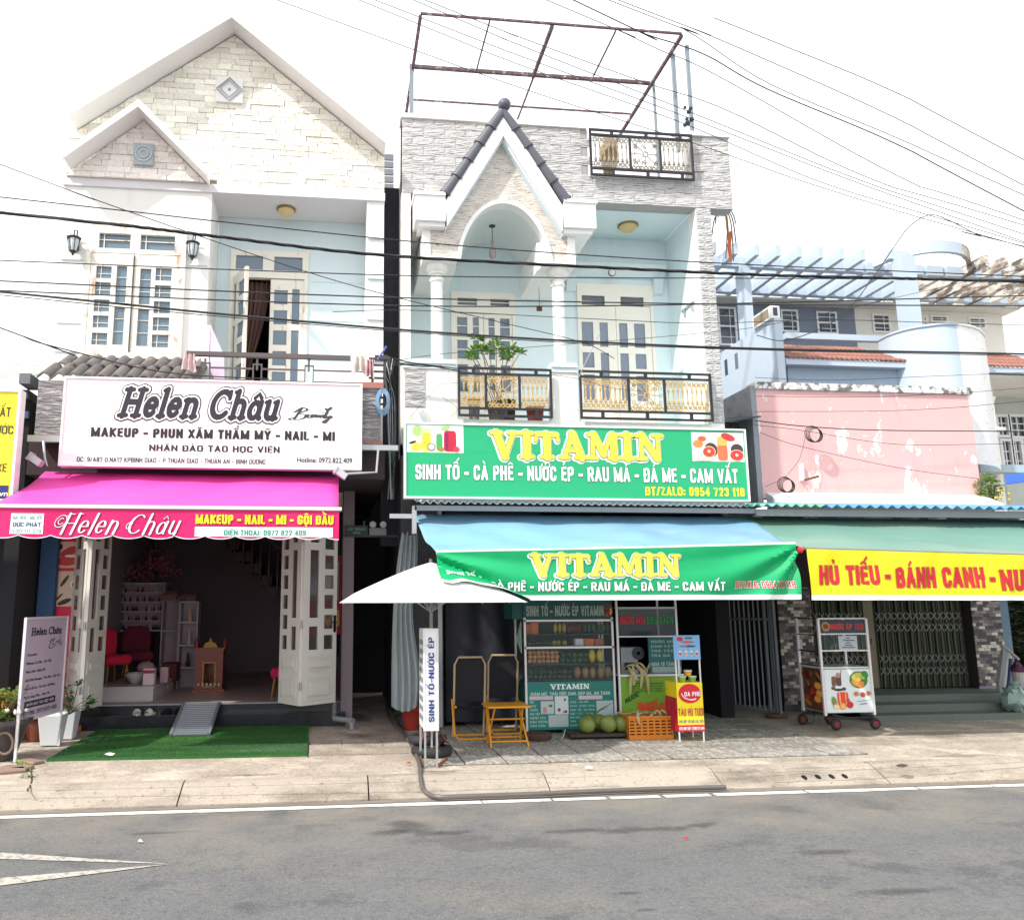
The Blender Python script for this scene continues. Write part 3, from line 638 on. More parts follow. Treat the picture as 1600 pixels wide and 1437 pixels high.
gable(H1, XL + .02, XR, zb + .11, ga.x, ga.z, 10.0, .078, .18, .4, M_stone, ls, rs, skip=[], drop=behind_small)
gable(H1, XL + .04, sr.x, zb + .11, sa.x, sa.z, 9.93, .074, .16, .34, M_pstone, ls2, rs2, skip=[])
def gable_roof(name, ax, az, xl, xr, sl_, sr_, y0, y1, th, parent, edge=.1):
    for sgn, xe, sp in ((-1, xl, sl_), (1, xr, sr_)):
        ze = az - sp * abs(xe - ax); n = math.hypot(1, sp); ox, oz = sgn * sp / n * th, th / n
        m = MB(); m.prism([(ax, az + .003), (xe, ze + .003), (xe + ox * 0, ze + th * n), (ax, az + th * n)], y0, y1)
        m.build(name, M_fascia, parent)
        m = MB(); m.prism([(ax, az - .02), (xe, ze - .02), (xe, ze + edge * n), (ax, az + edge * n)], y0 - .045, y0 - .002)
        m.build('bargeboard', M_fascia, parent)
RY1, RY2 = 9.69, 9.65
gable_roof('roof_slope', ga.x, ga.z + .02, XL + .1, XR + .0, ls, rs, RY1, 14, .065, H1, .06)
gable_roof('porch_roof_slope', sa.x, sa.z + .02, XL + .1, sr.x + .02, ls2, rs2, RY2, 9.94, .06, H1, .055)
for k in (0, 1):
    x0, x1, z0, z1 = (-1.64, -1.3, 8.05, 8.41) if k == 0 else (-2.61, -2.37, 7.06, 7.35)
    if k == 0:
        m = MB(); m.box(x0, x1, 9.955, 10.02, z0, z1); cx, cz, r = (x0 + x1) / 2, (z0 + z1) / 2, .175
        v = m.build('diamond_vent', M_white, H1)
        for rr, yy in ((.165, 9.945), (.12, 9.935)):
            q = MB(); q.tube([(cx - rr, yy, cz), (cx, yy, cz + rr), (cx + rr, yy, cz), (cx, yy, cz - rr)], .009, 4, closed=True); q.build('diamond_rim', mat('grey moulding', S('#9fa4ad'), rough=.7), v)
        MB().ball((cx, 9.95, cz), .02, 8).build('centre_knob', MC['grey moulding'], v)
    else:
        m = MB(); m.box(x0, x1, 9.88, 9.96, z0, z1); v = m.build('vent_tile', mat('blue grey tile', S('#a4afb5'), rough=.6, var=.1), H1)
        q = MB(); cx, cz = (x0 + x1) / 2, (z0 + z1) / 2
        for rr in (.1, .055): q.tube([(cx + rr * math.cos(a * .5236), 9.873, cz + rr * math.sin(a * .5236)) for a in range(12)], .008, 4, closed=True)
        q.build('vent_ring', mat('pale grey tile', S('#c4ccd0'), rough=.6), v)
# window with two leaves and transom
def panes(parent, rects, y, material, mull=None):
    for a in rects:
        MB().box(a[0], a[1], y, y + .008, a[2], a[3]).build('pane', material, parent)
def bars(rects, y, t=.008, hz=(0.5,), vt=()):
    m = MB()
    for a in rects:
        for h in hz: z = a[2] + (a[3] - a[2]) * h; m.box(a[0], a[1], y - .01, y, z - t / 2, z + t / 2)
        for v in vt: x = a[0] + (a[1] - a[0]) * v; m.box(x - t / 2, x + t / 2, y - .012, y - .001, a[2], a[3])
    return m
def wr(*a): return RX(*a, 9.96)
win = tag(bpy.data.objects.new('window', None)); link(win, H1)
tr_r = [wr(152, 377, 202, 398), wr(222, 381, 272, 402)]
c1 = [wr(*a) for a in ((150, 416, 174, 435), (149, 441, 173, 461), (147, 468, 171, 487), (144, 493, 169, 512), (143, 520, 168, 539))]
t1 = [wr(182, 416, 198, 473), wr(176, 480, 193, 539)]
t2 = [wr(219, 420, 236, 476), wr(213, 483, 231, 541)]
c2 = [wr(*a) for a in ((243, 419, 268, 439), (242, 446, 267, 465), (240, 471, 266, 490), (239, 496, 264, 517), (236, 523, 263, 543))]
def col(rects):                                       # make a column of panes share its left and right edges
    a = sum(r[0] for r in rects) / len(rects); b = sum(r[1] for r in rects) / len(rects)
    return [(a, b, r[2], r[3]) for r in rects]
c1, t1, t2, c2 = col(c1), col(t1), col(t2), col(c2)
xm = (t1[0][1] + t2[0][0]) / 2
m = MB(); m.plate(wx0 - .06, wx1 + .06, wz0 - .08, wz1 + .07, [(wx0, wx1, wz0, wz1 - .3), (wx0 + .08, xm - .06, wz1 - .24, wz1 - .04), (xm + .06, wx1 - .08, wz1 - .24, wz1 - .04)], 9.95, 10.02)
m.build('frame', M_frame, win)
panes(win, [(wx0 + .08, xm - .06, wz1 - .24, wz1 - .04), (xm + .06, wx1 - .08, wz1 - .24, wz1 - .04)], 10.0, M_glass)
bars([(wx0 + .08, xm - .06, wz1 - .24, wz1 - .04), (xm + .06, wx1 - .08, wz1 - .24, wz1 - .04)], 9.99, .01, (.6,), (.15,)).build('transom_bars', M_frame, win)
for xs0, xs1, cc, tt in ((wx0 + .004, xm - .004, c1, t1), (xm + .004, wx1 - .004, c2, t2)):
    m = MB(); m.plate(xs0, xs1, wz0 + .004, wz1 - .304, cc + tt, 9.955, 9.995); lf = m.build('shutter_leaf', M_frame, win)
    for a in cc + tt: MB().box(a[0], a[1], 9.985, 9.99, a[2], a[3]).build('pane', M_glass, lf)
    bars(cc, 9.984, .007, (.42,), (.3,)).build('glazing_bars', M_frame, lf); bars(tt, 9.984, .007, (.36, .7)).build('glazing_bars', M_frame, lf)
m = MB(); m.bar((xm, 9.945, wz0), (xm, 9.945, wz1 - .33), .014); m.build('bolt_rod', mat('dark iron', S('#4a4745'), rough=.5, metal=.4), win)
# balcony door, left leaf swung out, striped curtain behind
door = tag(bpy.data.objects.new('balcony_door', None)); link(door, H1)
dxm = (dx0 + dx1) / 2 - .04
m = MB(); m.plate(dx0, dx1, 4.15, dz1, [(dx0 + .05, dx1 - .05, 4.15, 5.92), (dx0 + .07, dxm - .05, 6.03, 6.23), (dxm + .1, dx1 - .08, 6.03, 6.23)], YB - .03, YB + .06); m.build('frame', M_frame, door)
for a in ((dx0 + .07, dxm - .05, 6.03, 6.23), (dxm + .1, dx1 - .08, 6.03, 6.23)): MB().box(a[0], a[1], YB, YB + .01, a[2], a[3]).build('pane', M_glass, door)
def leaf(parent, name, w_, z0, z1, cols, A, ang, material=None, lower=None, glass=None, handle=False):
    """door leaf of width w_ hung at A, turned by ang; cols = pane rectangles in leaf coordinates"""
    Mx = Matrix.Translation((A[0], A[1], 0)) @ Matrix.Rotation(ang, 4, 'Z')
    m = MB(); m.M = Mx; m.plate(0, w_, z0, z1, cols, -.02, .02); o = m.build(name, material or M_frame, parent)
    for a in cols:
        m = MB(); m.M = Mx; m.box(a[0], a[1], -.004, .004, a[2], a[3]); m.build('pane', glass or M_glass, o)
    for a in (lower or []):
        m = MB(); m.M = Mx
        for k in range(3):
            i = .02 * k * 1.3; yy = -.021 - .007 * (k + 1) * (1 if k != 1 else .4)
            if a[1] - a[0] > 2 * i + .03: m.plate(a[0] + i, a[1] - i, a[2] + i, a[3] - i, [(a[0] + i + .012, a[1] - i - .012, a[2] + i + .012, a[3] - i - .012)] if k < 2 else [], yy, -.0205)
        m.build('raised_panel', material or M_frame, o)
    if handle:
        m = MB(); m.M = Mx; m.box(w_ - .05, w_ - .02, -.035, -.021, z0 + .82, z0 + 1.02); m.tube([(w_ - .035, -.03, z0 + .94), (w_ - .035, -.06, z0 + .94), (w_ - .1, -.06, z0 + .94)], .008, 6); m.build('handle', mat('black iron', S('#1c1b1b'), rough=.4, metal=.6), o)
    return o
rowz = [4.42 + i * .285 for i in range(5)]
cc = [(.05, .26, z, z + .2) for z in rowz]; tt = [(.31, .44, 4.42, 5.2), (.31, .44, 5.28, 5.78)]
leaf(door, 'door_leaf', dx1 - .05 - (dxm + .06), 4.16, 5.91, [(a, b - .03, c, d) for a, b, c, d in cc] + [(.31 - .02, .39, c, d) for a, b, c, d in tt], (dxm + .06, YB + .01), 0)
leaf(door, 'door_leaf', .46, 4.16, 5.91, [(.46 - b, .46 - a, c, d) for a, b, c, d in cc] + [(.04, .13, c, d) for a, b, c, d in tt], (dx0 + .06, YB - .02), RAD(-62))
m = MB(); x0, x1 = dx0 + .16, dxm + .04
m.sheet(lambda u, v: (x0 + (x1 - x0) * u * (1 - .75 * (1 - v) ** 1.5), YB + .12 + .03 * math.sin(u * 34), 4.55 + 1.36 * v), 24, 8)
m.cm = 0; cu = m.build('curtain', [mat('brown curtain', S('#6b4f48'), rough=.8, var=.5, vscale=1, stretch=(40, 1, .4))], door, smooth=True)
# ceiling lamps (shared shape)
def dome_lamp(parent_label, c, r):
    t = thing('ceiling_lamp', parent_label, 'lamp', c)
    MB().lathe(c, [(r, 0), (r * 1.02, -.02), (r * .9, -.03)], 20).build('rim', mat('brass rim', S('#8f7a4e'), rough=.4, metal=.5), t, smooth=True)
    MB().lathe(c, [(r * .92, -.025), (r * .85, -.05), (r * .55, -.085), (.005, -.1)], 20).build('lamp_shade', mat('cream lamp glass', S('#d8bf8a'), rough=.35, var=.08), t, smooth=True)
dome_lamp('round cream ceiling lamp under the white house balcony soffit', P(447, 327, 10.33) * 1, .125)
# lanterns
M_lant = mat('dark lantern metal', S('#3b424b'), rough=.4, metal=.5)
def lantern(label, px_, py_):
    c = P(px_, py_, 9.88); t = thing('wall_lantern', label, 'lantern', c, group='lanterns beside the upper window')
    m = MB(); m.lathe(c, [(.02, .1), (.09, .07), (.085, .055), (.03, .05)], 8); m.lathe(c, [(.045, -.11), (.02, -.13), (.008, -.16)], 8)
    m.tube([c + Vector((0, .0, .1)), c + Vector((0, 0, .17)), c + Vector((.02, .05, .19)), c + Vector((0, .1, .1)), c + Vector((0, .115, .02))], .008, 6); m.box(c.x - .03, c.x + .03, c.y + .1, c.y + .118, c.z - .05, c.z + .08)
    for k in range(6):
        a = k * math.pi / 3; m.bar(c + Vector((.075 * math.cos(a), .075 * math.sin(a), .06)), c + Vector((.045 * math.cos(a), .045 * math.sin(a), -.11)), .008)
    m.build('lantern_frame', M_lant, t); MB().lathe(c, [(.066, .05), (.06, -.02), (.04, -.1)], 8).build('glass', mat('lantern glass', S('#c9d2d6'), rough=.2, var=.1), t)
lantern('dark wall lantern left of the rusty shuttered window', 115, 380); lantern('dark wall lantern right of the rusty shuttered window', 301, 388)
# tiled canopy below the window: two rows of grey roof tiles
can = thing('tiled_canopy', 'small canopy of grey wavy roof tiles under the upper left window', 'canopy', (-2.4, 9.4, 4.2))
M_rt = mat('grey roof tile', S('#625e5d'), rough=.75, var=.12, vscale=8, bump=.3, bscale=30, rand=.12, dirt=[('#b09a80', 5, .55, .75, .4)])
zA, zB = 4.47, 4.06; yA, yB = 9.98, 9.3
def roof_tile_mesh(w_, L_, slope, amp=.035, material=None):
    def fn(u, v):
        x = u * w_ ; a = u * 2 * math.pi
        return (x, -v * L_, amp * (1.9 * abs(math.sin(a / 2)) ** .75 - 1) - v * L_ * slope)
    m = MB(); n = 14
    top = [fn(i / n, j) for j in (0, 1) for i in range(n + 1)]; bot = [(x, y, z - .026) for x, y, z in top]
    k = len(top); m.v = [Vector(p) for p in top + bot]; N = n + 1
    fs = [(i, i + 1, N + i + 1, N + i) for i in range(n)] + [(k + i, k + N + i, k + N + i + 1, k + i + 1) for i in range(n)]
    fs += [(N + i, N + i + 1, k + N + i + 1, k + N + i) for i in range(n)] + [(0, N, k + N, k), (n, k + n, k + N + n, N + n)]
    m.f = fs; m.c = [None] * len(fs); m.mi = [0] * len(fs)
    return m.mesh('roof_tile', material or M_rt, True)
tm = roof_tile_mesh(.158, .37, .58)
for row in range(2):
    for k in range(11 if row == 0 else 11):
        x = -3.32 + k * .155 + (.04 if row == 0 else -.02)
        if x > -1.66: continue
        piece('roof_tile', tm, can, (x, 9.96 - row * .34, 4.55 - row * .215), (random.uniform(-.01, .01), 0, random.uniform(-.012, .012)))
# stone faced ledge behind the sign
M_wav = mat('grey ledge stone', S('#7f7c80'), rough=.85, var=.3, vscale=7, bump=1.0, bscale=9, bdist=.05, stretch=(1, 1, 5), dirt=[('#d8d4d0', 6, .5, .62, .6, (.8, 1, 7)), ('#3a3838', 9, .6, .68, .7, (.5, 1, 7))])
w = MB(); w.box(-3.3, .5, 9.22, 10.0, 3.42, 4.04); w.build('ledge', M_wav, H1)
w = MB(); w.box(-3.28, .52, 9.2, 10.0, 3.38, 3.418); w.box(.2, .53, 9.19, 9.9, 4.041, 4.11); w.build('ledge_trim', mat('pinkish trim', S('#a06a62'), rough=.8), H1)
w = MB(); w.box(-3.4, .56, 9.35, 15.3, 3.0, 3.37); w.build('floor_slab', mat('dark brown soffit', S('#3a2f33'), rough=.9), H1)
# balcony rail
M_brown = mat('brown painted iron', S('#5b5052'), rough=.5, var=.12)
rl = thing('balcony_railing', 'brown metal balcony railing with square loops above the white sign', 'railing', (-.8, 9.3, 4.1))
yr = 9.3
def q(px_, py_): return P(px_, py_, yr)
a, b = q(292, 550), q(548, 562); a.z = b.z = (a.z + b.z) / 2
MB().box(a.x, b.x, yr - .03, yr + .03, a.z - .025, a.z + .025).build('top_rail', M_brown, rl)
zt = a.z; m = MB()
for px_ in (321, 402, 483): m.bar(q(px_, 560) * 1, Vector((q(px_, 560).x, yr, 4.25)), .022)
m.build('upright', M_brown, rl)
for px_ in (321, 402, 483):
    c = q(px_, 580); MB().plate(c.x - .055, c.x + .055, 4.03, zt - .1, [(c.x - .04, c.x + .04, 4.04, zt - .115)], yr - .012, yr + .012).build('square_loop', M_brown, rl)
for z_ in (zt - .16, zt - .3):
    m = MB(); xs = [a.x + .1] + [v for px_ in (321, 402, 483) for v in (q(px_, 580).x - .056, q(px_, 580).x + .056)] + [q(568, 580).x]
    for i in range(0, len(xs), 2): m.box(xs[i], xs[i + 1], yr - .009, yr + .009, z_ - .009, z_ + .009)
    m.build('cross_rail', M_brown, rl)
m = MB(); xx = q(592, 560).x
for px_ in (582, 601): m.bar((q(px_, 560).x, yr - .04, zt - .02), (q(px_, 560).x, yr - .04, 3.75), .03)
for k in range(9): m.box(xx - .12, xx + .08, yr - .06, yr - .03, 3.78 + k * .078, 3.80 + k * .078)
m.box(xx - .05, xx + .1, yr - .07, yr + .02, zt - .02, zt + .03)
m.build('corner_bars', mat('dark brown iron', S('#41393c'), rough=.5), rl)
# laundry
def rag(label, name, cx, cz, w_, h_, Y, hx, n=5, cat='cloth', grp=None):
    m = MB(); ph = random.uniform(0, 6)
    m.sheet(lambda u, v: (cx + (u - .5) * w_ * (.75 + .35 * (1 - v)), Y + .03 * math.sin(u * n * 3 + ph) + .01 * math.sin(v * 9), cz - h_ * (1 - v) * (1 + .1 * math.sin(u * 5 + ph))), 16, 8)
    tag(m.build(name, mat('cloth ' + hx, hx, rough=.9, var=.2, vscale=3, stretch=(9, 9, .5), trans=.2), None, smooth=True), label, cat, grp)
rag('pink and white rag hanging on the left end of the brown railing', 'rag', q(300, 560).x - .02, zt - .02, .16, .2, 9.25, '#e0c4c4')
rag('pale striped cloth drying over the right end of the brown railing', 'cloth', q(562, 560).x, zt + .02, .18, .22, 9.24, '#d8cfc8')
rag('pink rag hanging beside the pale cloth on the railing', 'rag', q(577, 570).x, zt - .03, .1, .22, 9.22, '#d9b0b4')
m = MB(); c = P(598, 628, 9.2)
for k in range(7):
    r0 = .05 + .006 * k; m.tube([(c.x + r0 * math.cos(a * .52 + k), c.y - .04 + .012 * k * .5, c.z + 1.9 * r0 * math.sin(a * .52 + k)) for a in range(12)], .005, 4, closed=True)
tag(m.build('blue_cord_coil', mat('blue cord', S('#7d9fbd'), rough=.6), None), 'coil of pale blue cord hanging under the corner of the brown railing', 'cord')
m = MB(); m.tube([P(590, 562, 9.1), P(604, 541, 9.05)], .012, 8); tag(m.build('blue_rod', mat('blue plastic', S('#5a64b8'), rough=.4), None, smooth=True), 'short blue and white rod sticking up from the railing corner', 'rod')
bx = thing('balcony_banner', 'lilac printed board leaning behind the left end of the balcony railing', 'board', P(330, 560, 9.9))
v1, v2, v3, v4 = P(329, 507, 9.8), P(350, 555, 9.75), P(351, 600, 9.75), P(329, 600, 9.8)
m = MB(); m.add([v1, v2, v3, v4, v1 + Vector((-.02, .03, 0)), v2 + Vector((-.02, .03, 0)), v3 + Vector((-.02, .03, 0)), v4 + Vector((-.02, .03, 0))], [(0, 3, 2, 1), (4, 5, 6, 7), (0, 1, 5, 4), (1, 2, 6, 5), (3, 7, 6, 2), (0, 4, 7, 3)]); m.build('board', mat('lilac print', S('#cdb9cf'), rough=.6, var=.25, vscale=5), bx)
m = MB(); m.box(P(316, 520, 9.8).x, P(328, 520, 9.8).x, 9.8, 9.84, 4.1, P(320, 508, 9.8).z); m.build('back_board', M_white, bx)
# ================================================================ WHITE SHOP SIGN
def sign_box(name, label, x0, x1, z0, z1, Y, face_hex, frame_hex='#e4e4e2', depth=.12, fr=.02):
    t = thing(name, label, 'sign', ((x0 + x1) / 2, Y + depth / 2, z0))
    MB().box(x0, x1, Y, Y + depth, z0, z1).build('sign_panel', mat('sign face ' + face_hex, face_hex, rough=.4, var=.02, coat=.2), t)
    m = MB(); m.plate(x0 - fr, x1 + fr, z0 - fr, z1 + fr, [(x0 + .002, x1 - .002, z0 + .002, z1 - .002)], Y - .015, Y + depth + .005); m.build('frame', mat('frame ' + frame_hex, frame_hex, rough=.4, metal=.2), t)
    return t
YS = 9.02
x0, x1, z0, z1 = P(99, 660, YS).x, P(563, 660, YS).x, (P(97, 727, YS).z + P(563, 730, YS).z) / 2, (P(103, 590, YS).z + P(563, 603, YS).z) / 2
sg = sign_box('shop_sign', 'large white salon sign with dark italic lettering above the pink awning', x0, x1, z0, z1, YS, '#f1f1f0')
a = RX(184, 610, 434, 652.5, YS)
for nm, w_, s_, d_, hx in (('lettering_outline', .43, .385, .003, '#23222e'), ('lettering_edge', .34, .295, .0065, '#f4f4f2'), ('lettering', .215, .155, .010, '#23212e')):
    m = MB(); kz = a[3] - a[2]; tot = sum(HC[c][0] for c in 'Helen Châu'); kx = (a[1] - a[0]) / tot
    stroke_word(m, 'Helen Châu', a[0], a[1], a[2], a[3], flat(YS), w_, s_, .24, d_); m.build(nm, pr(hx), sg)
text_part('lettering', 'MAKEUP - PHUN XĂM THẨM MỸ - NAIL - MI', (142, 671, 523, 685.5), YS, '#1c1a24', sg, .048)
text_part('lettering', 'NHẬN ĐÀO TẠO HỌC VIÊN', (233, 696, 437, 706), YS, '#201e28', sg, .022)
text_part('lettering', 'ĐC: 9/A82 Đ.NA12 KPBÌNH GIAO - P THUẬN GIAO - THUẬN AN - BÌNH DƯƠNG', (120, 715.5, 415, 723.3), YS, '#2b2a33', sg, .012)
text_part('lettering', 'Hotline: 0972.822.409', (464, 715, 550, 723), YS, '#2b2a33', sg, .02)
def beauty(x0, y0, x1, y1, Y, hx, parent, k=1.0):
    a = RX(x0, y0, x1, y1, Y); f = flat(Y); m = MB(); w_, h_ = a[1] - a[0], a[3] - a[2]
    S_ = [[(.3, 1.), (.12, .1)], [(.12, .62), (.3, .98), (.42, .82), (.22, .55), (.4, .42), (.3, .12), (.06, .02), (.0, .1), (.12, .2)],
          [(.36, .32), (.45, .46), (.42, .26), (.5, .22), (.62, .46), (.54, .46), (.52, .26), (.62, .3), (.64, .46), (.63, .24), (.72, .46), (.72, .24), (.81, .48), (.81, .22)],
          [(.9, .85), (.82, .2)], [(.76, .62), (.92, .64)], [(.86, .36), (.87, .22), (.97, .4), (.84, -.15), (.8, -.05), (1., .3)], [(.9, .85), (.84, .98), (.88, .84)], [(.9, .86), (.98, 1.08), (.94, .88)]]
    for q_, s in enumerate(S_):
        ribbon(m, spline(s, 5), lambda tx, ty: (.03 + .035 * abs(ty)) * k, lambda x, z, d: f(a[0] + x * w_, a[2] + z * h_, d), .003 + .0003 * q_)
    m.build('script_lettering', pr(hx), parent)
beauty(452, 637, 519, 657, YS, '#3a3842', sg)
M_steel = mat('galvanised steel', S('#a9adb0'), rough=.4, metal=.5, var=.1)
m = MB(); a, b = P(44, 680, 9.12), P(100, 691, 9.12); m.box(a.x, b.x, 9.1, 9.16, b.z, a.z); a, b = P(563, 695, 9.12), P(622, 704, 9.12); m.box(a.x - .0, b.x, 9.1, 9.16, b.z, a.z); m.build('mounting_rail', M_steel, sg)
def floodlight(label, pts, Y, head, grp='floodlights on bent arms beside the white sign'):
    c = P(*head, Y - .2); t = thing('floodlight', label, 'floodlight', c, group=grp)
    m = MB(); m.tube([P(pts[0][0], pts[0][1], Y)] + [P(x, y, Y - .1) for x, y in pts[1:]], .014, 8); m.build('arm', M_steel, t, smooth=True)
    m = MB(); m.M = Matrix.Translation(c) @ Matrix.Rotation(.6, 4, 'Y'); m.box(-.07, .06, -.06, .05, -.035, .035); m.box(-.09, -.07, -.07, .06, -.045, .045); m.build('lamp_head', mat('grey lamp head', S('#b9babd'), rough=.4, metal=.3), t)
floodlight('grey floodlight on a bent arm below the left end of the white sign', [(68, 690), (70, 716), (74, 728), (66, 722)], 9.1, (58, 720))
floodlight('grey floodlight arm reaching down from the bar right of the white sign', [(591, 703), (588, 738), (565, 739), (528, 741)], 9.1, (534, 741))
# ================================================================ PINK AWNING
M_pink = mat('magenta awning cloth', S('#f052b0'), rough=.55, var=.04, vscale=1.5, bump=.15, bscale=5, trans=.18)
M_pinkv = mat('hot pink valance', S('#e30f6d'), rough=.55, var=.04, trans=.1)
M_alu = mat('white aluminium', S('#dcdadb'), rough=.35, metal=.2, var=.03)
aw = thing('awning', 'magenta folding awning with scalloped valance over the salon door', 'awning', (-1.5, 8.7, 2.2))
ax0, ax1 = -3.2, .03
def fold(fn):
    return fn
m = MB(); m.sheet(lambda u, v: (ax0 + (ax1 - ax0 - .0) * u + .13 * (1 - v) * 0 - .0, 9.4 - 1.42 * v, 3.06 - .56 * v - .05 * math.sin(math.pi * v) - (.014 * math.sin(u * 14) + .01 * math.sin(u * 31 + v * 7)) * math.sin(math.pi * v)), 36, 10)
m.build('canopy_cloth', M_pink, aw, smooth=True, solid=.004)
MB().box(ax0 - .02, ax1 + .03, 7.94, 7.99, 2.475, 2.51).build('front_bar', M_alu, aw, bevel=.006)
MB().tube([(ax0, 9.43, 3.06), (ax1, 9.43, 3.06)], .045, 10).build('roller', M_alu, aw)
zv1 = 2.474; zv0 = P(260, 842, 7.96).z
def val(u, v):
    x = ax0 + .005 + (ax1 - ax0) * u; k = (u * 11.5) % 1.0; sc_ = .028 * (abs(k - .5) * 2) ** 2.2
    return (x, 7.96 - .012 * math.sin(u * 23) * (1 - v), zv0 + sc_ + (zv1 - zv0 - sc_) * v)
m = MB(); m.sheet(val, 138, 3); m.build('valance', M_pinkv, aw, smooth=True)
def valf(Y, amp=.012, f_=23, k0=None):
    return lambda x, z, d: (x, Y - amp * math.sin((x - ax0) / (ax1 - ax0) * f_) * (1 - (z - zv0) / (zv1 - zv0)) - d - .003, z)
m = MB(); m.sheet(lambda u, v: (lambda p: (p[0], p[1] - .003, p[2] - .001 + v * .008))(val(u, 0)), 138, 1); m.build('valance_trim', pr('#f3e6ee'), aw)
def vtext(body, rect, hx, bold, d=.004, name='lettering', shear=0, grow=0):
    a = RX(*rect, 7.96); m = MB(); put_text(m, body, *a, valf(7.96), bold, shear, None, d, grow=grow); m.build(name, pr(hx), aw)
def vrect(rect, hx, d, name='print_panel', r=.0):
    a = RX(*rect, 7.96); f = valf(7.96); m = MB(); m.sheet(lambda u, v: f(a[0] + (a[1] - a[0]) * u, a[2] + (a[3] - a[2]) * v, d), 12, 2); m.build(name, pr(hx), aw)
vrect((17, 802, 68, 834), '#eef2f0', .002); vtext('MÁI HIÊN - MÁI XẾP', (21, 805.5, 66, 811.5), '#2f9c8e', .0); vtext('ĐỨC PHÁT', (21, 816, 64, 823), '#2c3f78', .02); vtext('0702 111 579', (19, 827, 64, 832.5), '#2b8f92', .0)
vrect((304.5, 823.5, 520, 838.5), '#f4f2f1', .002); vtext('ĐIỆN THOẠI: 0972 822 409', (350, 828, 478, 836.5), '#12917f', .025)
vtext('MAKEUP - NAIL - MI - GỘI ĐẦU', (306, 804.5, 521, 819), '#b8264a', .045, .003, 'lettering_outline', grow=.08); vtext('MAKEUP - NAIL - MI - GỘI ĐẦU', (306, 804.5, 521, 819), '#f5e51a', .045, .006)
a = RX(90, 803, 278, 834, 7.96)
for nm, base, thick, d_, hx in (('lettering_outline', .085, .1, .003, '#7d1242'), ('lettering', .035, .1, .006, '#fbf3f6')):
    m = MB(); stroke_word(m, 'Helen Châu', a[0], a[1], a[2], a[3], valf(7.96), lambda tx, ty: base + thick * min(1, abs(ty)) ** 2, base + .0, .42, d_, serif=False)
    kz = a[3] - a[2]; tot = sum(HC[c][0] for c in 'Helen Châu'); kx = (a[1] - a[0]) / tot; f = valf(7.96)
    for qn, sw in enumerate((arc(-.12, .62, .3, .3, 30, 400, 22), arc(-.1, .62, .15, .15, 60, 330, 12), [(.1, .86), (.3, .98), (.5, .98)], arc(3.95 - .1, .42, .16, .16, 40, 330, 12), [(.7, .98), (.95, 1.0)])):
        ribbon(m, sw, base, lambda x, y, dd: f(a[0] + x * kx + .42 * y * kz, a[2] + y * kz, dd), d_ + .002 + qn * .0002)
    m.build(nm, pr(hx), aw)
m = MB()
for xx in (ax0 + .5, ax1 - .5):
    m.bar((xx, 9.4, 2.96), (xx + (.35 if xx < -1 else -.35), 8.75, 2.66), .03); m.bar((xx + (.35 if xx < -1 else -.35), 8.75, 2.66), (xx, 8.0, 2.49), .03)
m.build('folding_arm', M_alu, aw)
# ================================================================ SALON GROUND FLOOR
zf = .4; DX0, DX1 = -3.05, .1
M_black = mat('black granite', S('#20242a'), rough=.22, var=.3, vscale=40, spec=.6, dirt=[('#4a4f55', 2, .5, .7, .4)])
st = MB(); st.box(-3.25, .16, 10.33, 10.5, .1, P(300, 1116, 10.33).z); st.build('step', M_black, H1, bevel=.004)
st = MB(); st.box(-3.25, .16, 10.502, 10.62, .1, zf - .012); st.build('step', M_black, H1, bevel=.004)
MB().box(-3.25, .16, 10.48, 10.7, zf - .011, zf + .004).build('threshold', mat('grey stone edge', S('#9a979a'), rough=.5), H1)
M_room = mat('salon wall', S('#877b81'), rough=.85, var=.06)
w = MB(); w.box(-3.1, .15, 10.701, 15, .1, zf).build('salon_floor', mat('beige floor tile', S('#b3a498'), rough=.3, var=.08, vscale=3), H1)
w = MB(); w.box(-3.28, -3.1, 10.4, 15, .13, 2.999); w.box(.1, .24, 10.4, 15, .13, 2.999); w.box(-3.28, .24, 15, 15.15, .13, 2.999); w.build('salon_wall', M_room, H1)
w = MB(); w.box(-3.09, .09, 10.52, 10.68, 2.75, 2.998); w.build('door_lintel', M_white, H1)
w = MB(); w.box(-3.47, -3.281, 10.2, 10.39, .13, 2.999); w.build('corner_pier', mat('blue pier', S('#33567f'), rough=.7), H1)
# red poster on the pier left of the door
ps = thing('poster', 'red poster with a lips picture above an eyes picture left of the salon door', 'poster', P(100, 960, 10.3))
a = RX(83, 838, 128, 962, 10.32); pz0, pz1 = a[2], 2.9; px0, px1 = P(78, 900, 10.32).x, P(135, 900, 10.32).x
MB().box(px0, px1, 10.3, 10.33, .35, pz1).build('board', pr('#d01048'), ps)
MB().box(px0 - .1, px0 - .002, 10.3, 10.33, .35, pz1).build('board_edge', pr('#345a8c'), ps)
def blob(m, cx, cz, rx, rz, d, col, Y, n=16, rot=0., squ=1.):
    c = S(col); vs = []
    for k in range(n):
        a_ = 2 * math.pi * k / n; x = rx * math.copysign(abs(math.cos(a_)) ** squ, math.cos(a_)); z = rz * math.copysign(abs(math.sin(a_)) ** squ, math.sin(a_))
        vs.append((cx + x * math.cos(rot) - z * math.sin(rot), Y - d, cz + x * math.sin(rot) + z * math.cos(rot)))
    m.add(vs, [tuple(range(n))], c)
def rectd(m, a, d, col, Y):
    m.add([(a[0], Y - d, a[2]), (a[1], Y - d, a[2]), (a[1], Y - d, a[3]), (a[0], Y - d, a[3])], [(0, 1, 2, 3)], S(col))
m = MB(); Yp = 10.298
a = RX(87, 846, 121, 887, Yp); rectd(m, a, .001, '#e2b9a0', Yp); u_, v_ = a[1] - a[0], a[3] - a[2]
